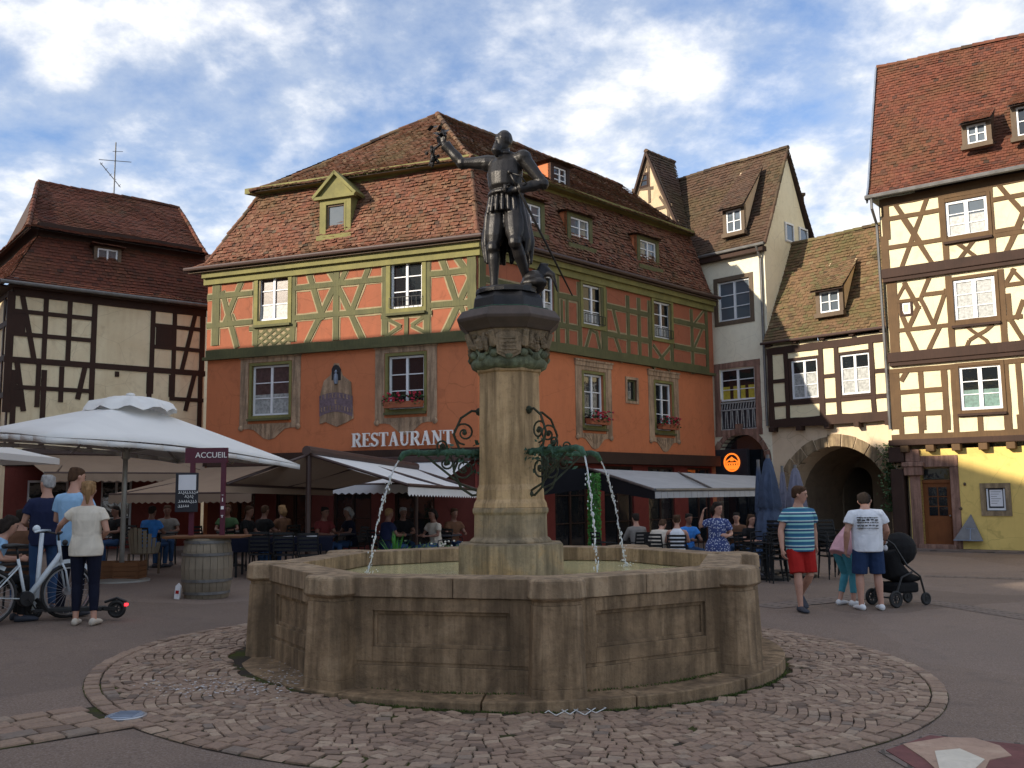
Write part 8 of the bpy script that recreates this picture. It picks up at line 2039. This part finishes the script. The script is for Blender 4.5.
# closed parasols
def closed(px, Y, ytop, ybot, mat, label, r=.2, pole=True, rz=0):
    g_ = ground_at(px, Y); t = empty('closed_parasol', TR(g_.x, g_.y, g_.z), label, 'parasol', 'closed parasols by the arch'); zt, zb_ = at_y(px, ytop, Y).z - g_.z, at_y(px, ybot, Y).z - g_.z
    b = MB(); n_, V_ = 24, []; lv = [(0, .02), (.06, .07), (.3, .14), (.6, .20), (.62, .16), (.68, .19), (.9, .26), (1, .23)]
    for f_, rr in lv:
        for i in range(n_): a = 2 * pi * i / n_ + f_ * .8; k_ = 1 + .28 * cos(a * 8); V_.append((cos(a) * rr * k_ * r / .2, sin(a) * rr * k_ * r / .2, lerp(zt, zb_, f_)))
    b.add(V_, [(j * n_ + i, j * n_ + (i + 1) % n_, (j + 1) * n_ + (i + 1) % n_, (j + 1) * n_ + i) for j in range(len(lv) - 1) for i in range(n_)]); b.build('folded_canopy', M[mat], t, smooth=True)
    b = MB(); b.tube([(0, 0, 0), (0, 0, zt + .05)], .035, 8); b.build('pole', M['gutter'], t); b = MB(); b.lathe([(.35, 0), (.35, .05), (.06, .08)], 16); b.build('base', M['iron'], t)
closed(769.5, 19.2, 457, 540, 'closed_canvas', 'slate blue closed parasol, tallest, left of the walking man', .2)
closed(796.5, 19.8, 467, 545, 'closed_grey', 'blue-grey closed parasol just behind the walking man', .2)
closed(759.5, 20.4, 462, 545, 'closed_canvas', 'slim dark closed parasol left of the tallest one', .09)
closed(783.5, 20.8, 468, 545, 'closed_grey', 'slim blue-grey closed parasol between the two wide ones', .10)
# green leafy column
gg = ground_at(594, 21.5); t = empty('topiary_column', TR(gg.x, gg.y, gg.z), 'tall narrow column covered with bright green leaves behind the water jets', 'plant'); zt = at_y(594, 476, 21.5).z - gg.z
b = MB(); b.tube([(0, 0, 0), (0, 0, zt)], .10, 12); b.build('core', M['leaf'], t); b = MB(); rd = random.Random(5)
for i in range(2600):
    a = rd.uniform(0, 2 * pi); rr = .115 + rd.uniform(-.01, .04); p = V(cos(a) * rr, sin(a) * rr, rd.uniform(.05, zt + .06)); d1 = V(rd.gauss(0, 1), rd.gauss(0, 1), rd.gauss(0, 1)).normalized() * .028; d2 = d1.orthogonal().normalized() * .016; b.add([p - d1, p - d2, p + d1, p + d2], [(0, 1, 2, 3)])
b.build('foliage', M['leaf_bright'], t)
# spiky plant and white flowering plant in pots behind the basin
def pot(par, r=.2, h=.4, mat='terracotta'): b = MB(); b.lathe([(r * .75, 0), (r, h), (r * 1.08, h), (r * 1.08, h + .04), (r * .9, h + .04), (r * .85, h - .03)], 18); b.build('pot', M[mat], par)
gs = ground_at(396, 16.8); t = empty('spiky_plant', TR(gs.x, gs.y, gs.z), 'spiky green potted plant behind the left rim of the basin', 'plant'); pot(t, .2, .40); b = MB(); rd = random.Random(2)
for i in range(46):
    a = rd.uniform(0, 2 * pi); el = rd.uniform(.5, 1.45); L_ = rd.uniform(.4, .62); d = V(cos(a) * cos(el), sin(a) * cos(el), sin(el)); s_ = V(-sin(a), cos(a), 0) * .014; p0_ = V(0, 0, .42); p1_ = p0_ + d * L_ * .6; p2_ = p0_ + d * L_ - V(0, 0, .05 * (1.5 - el)); b.add([p0_ - s_, p0_ + s_, p1_ + s_ * 1.2, p1_ - s_ * 1.2, p2_], [(0, 1, 2, 3), (3, 2, 4)])
b.build('leaves', M['leaf_bright'], t)
for px, Y, lb in ((450, 17.0, 'low potted plant with small white flowers left of the column'), (424, 17.4, 'low leafy potted plant between the spiky plant and the white flowers')):
    gs = ground_at(px, Y); t = empty('flowering_plant', TR(gs.x, gs.y, gs.z), lb, 'plant'); pot(t, .24, .42); b = MB(); rd = random.Random(int(px))
    for i in range(420):
        p = V(rd.gauss(0, .17), rd.gauss(0, .15), .5 + abs(rd.gauss(0, .1))); d1 = V(rd.gauss(0, 1), rd.gauss(0, 1), rd.gauss(0, .6)).normalized() * .035; d2 = d1.orthogonal().normalized() * .02; b.add([p - d1, p - d2, p + d1, p + d2], [(0, 1, 2, 3)])
    b.build('leaves', M['leaf'], t)
    if px == 450:
        b = MB()
        for i in range(60): b.ell((rd.gauss(0, .17), rd.gauss(0, .14), .58 + abs(rd.gauss(0, .1))), .022, .022, .018, 5)
        b.build('flowers', M['petal_white'], t)
# ivy on the arch pier
gi = Nf.P(Nf.q(893, 520)[0] + .05, -.1, 0); t = empty('climbing_plant', (gi.x, gi.y, 0), 'dark green ivy climbing the right pier of the arch', 'plant'); b = MB(); rd = random.Random(1)
for i in range(900):
    z = rd.uniform(1.0, 3.1); p = V(rd.gauss(0, .16), rd.gauss(-.05, .08), z); d1 = V(rd.gauss(0, 1), rd.gauss(0, 1), rd.gauss(0, 1)).normalized() * .05; d2 = d1.orthogonal().normalized() * .035; b.add([p - d1, p - d2, p + d1, p + d2], [(0, 1, 2, 3)])
b.build('leaves', M['leaf'], t); b = MB(); b.tube([(0, -.02, 0), (.05, -.05, 1.0), (-.04, -.04, 2.0), (.03, -.05, 2.9)], [.03, .025, .02, .01], 6); b.build('stem', M['old_wood'], t)
# moss tufts along the ring of the basin
b = MB(); rd = random.Random(17)
for i in range(2600):
    a = radians(rd.choice((rd.gauss(-72, 12), rd.gauss(-38, 8), rd.gauss(-100, 8), rd.gauss(-52, 5)))); rr = rd.choice((2.815, 2.82, 2.83)); rr = rr + rd.uniform(0, .04) if rd.random() < .75 else 2.50 + rd.uniform(-.02, .03)
    c = Vector((FC.x + cos(a) * rr, FC.y + sin(a) * rr, (zg(FC.x + cos(a) * rr) + .01) if rr > 2.7 else .088)); h_ = rd.uniform(.006, .022); q = rd.uniform(0, pi); s_ = V(cos(q), sin(q), 0) * .008
    b.add([c - s_, c + s_, c + V(rd.uniform(-.01, .01), rd.uniform(-.01, .01), h_)], [(0, 1, 2)])
tag(b.build('moss', M['moss']), 'green moss tufts along the foot of the basin', 'moss', kind='stuff')
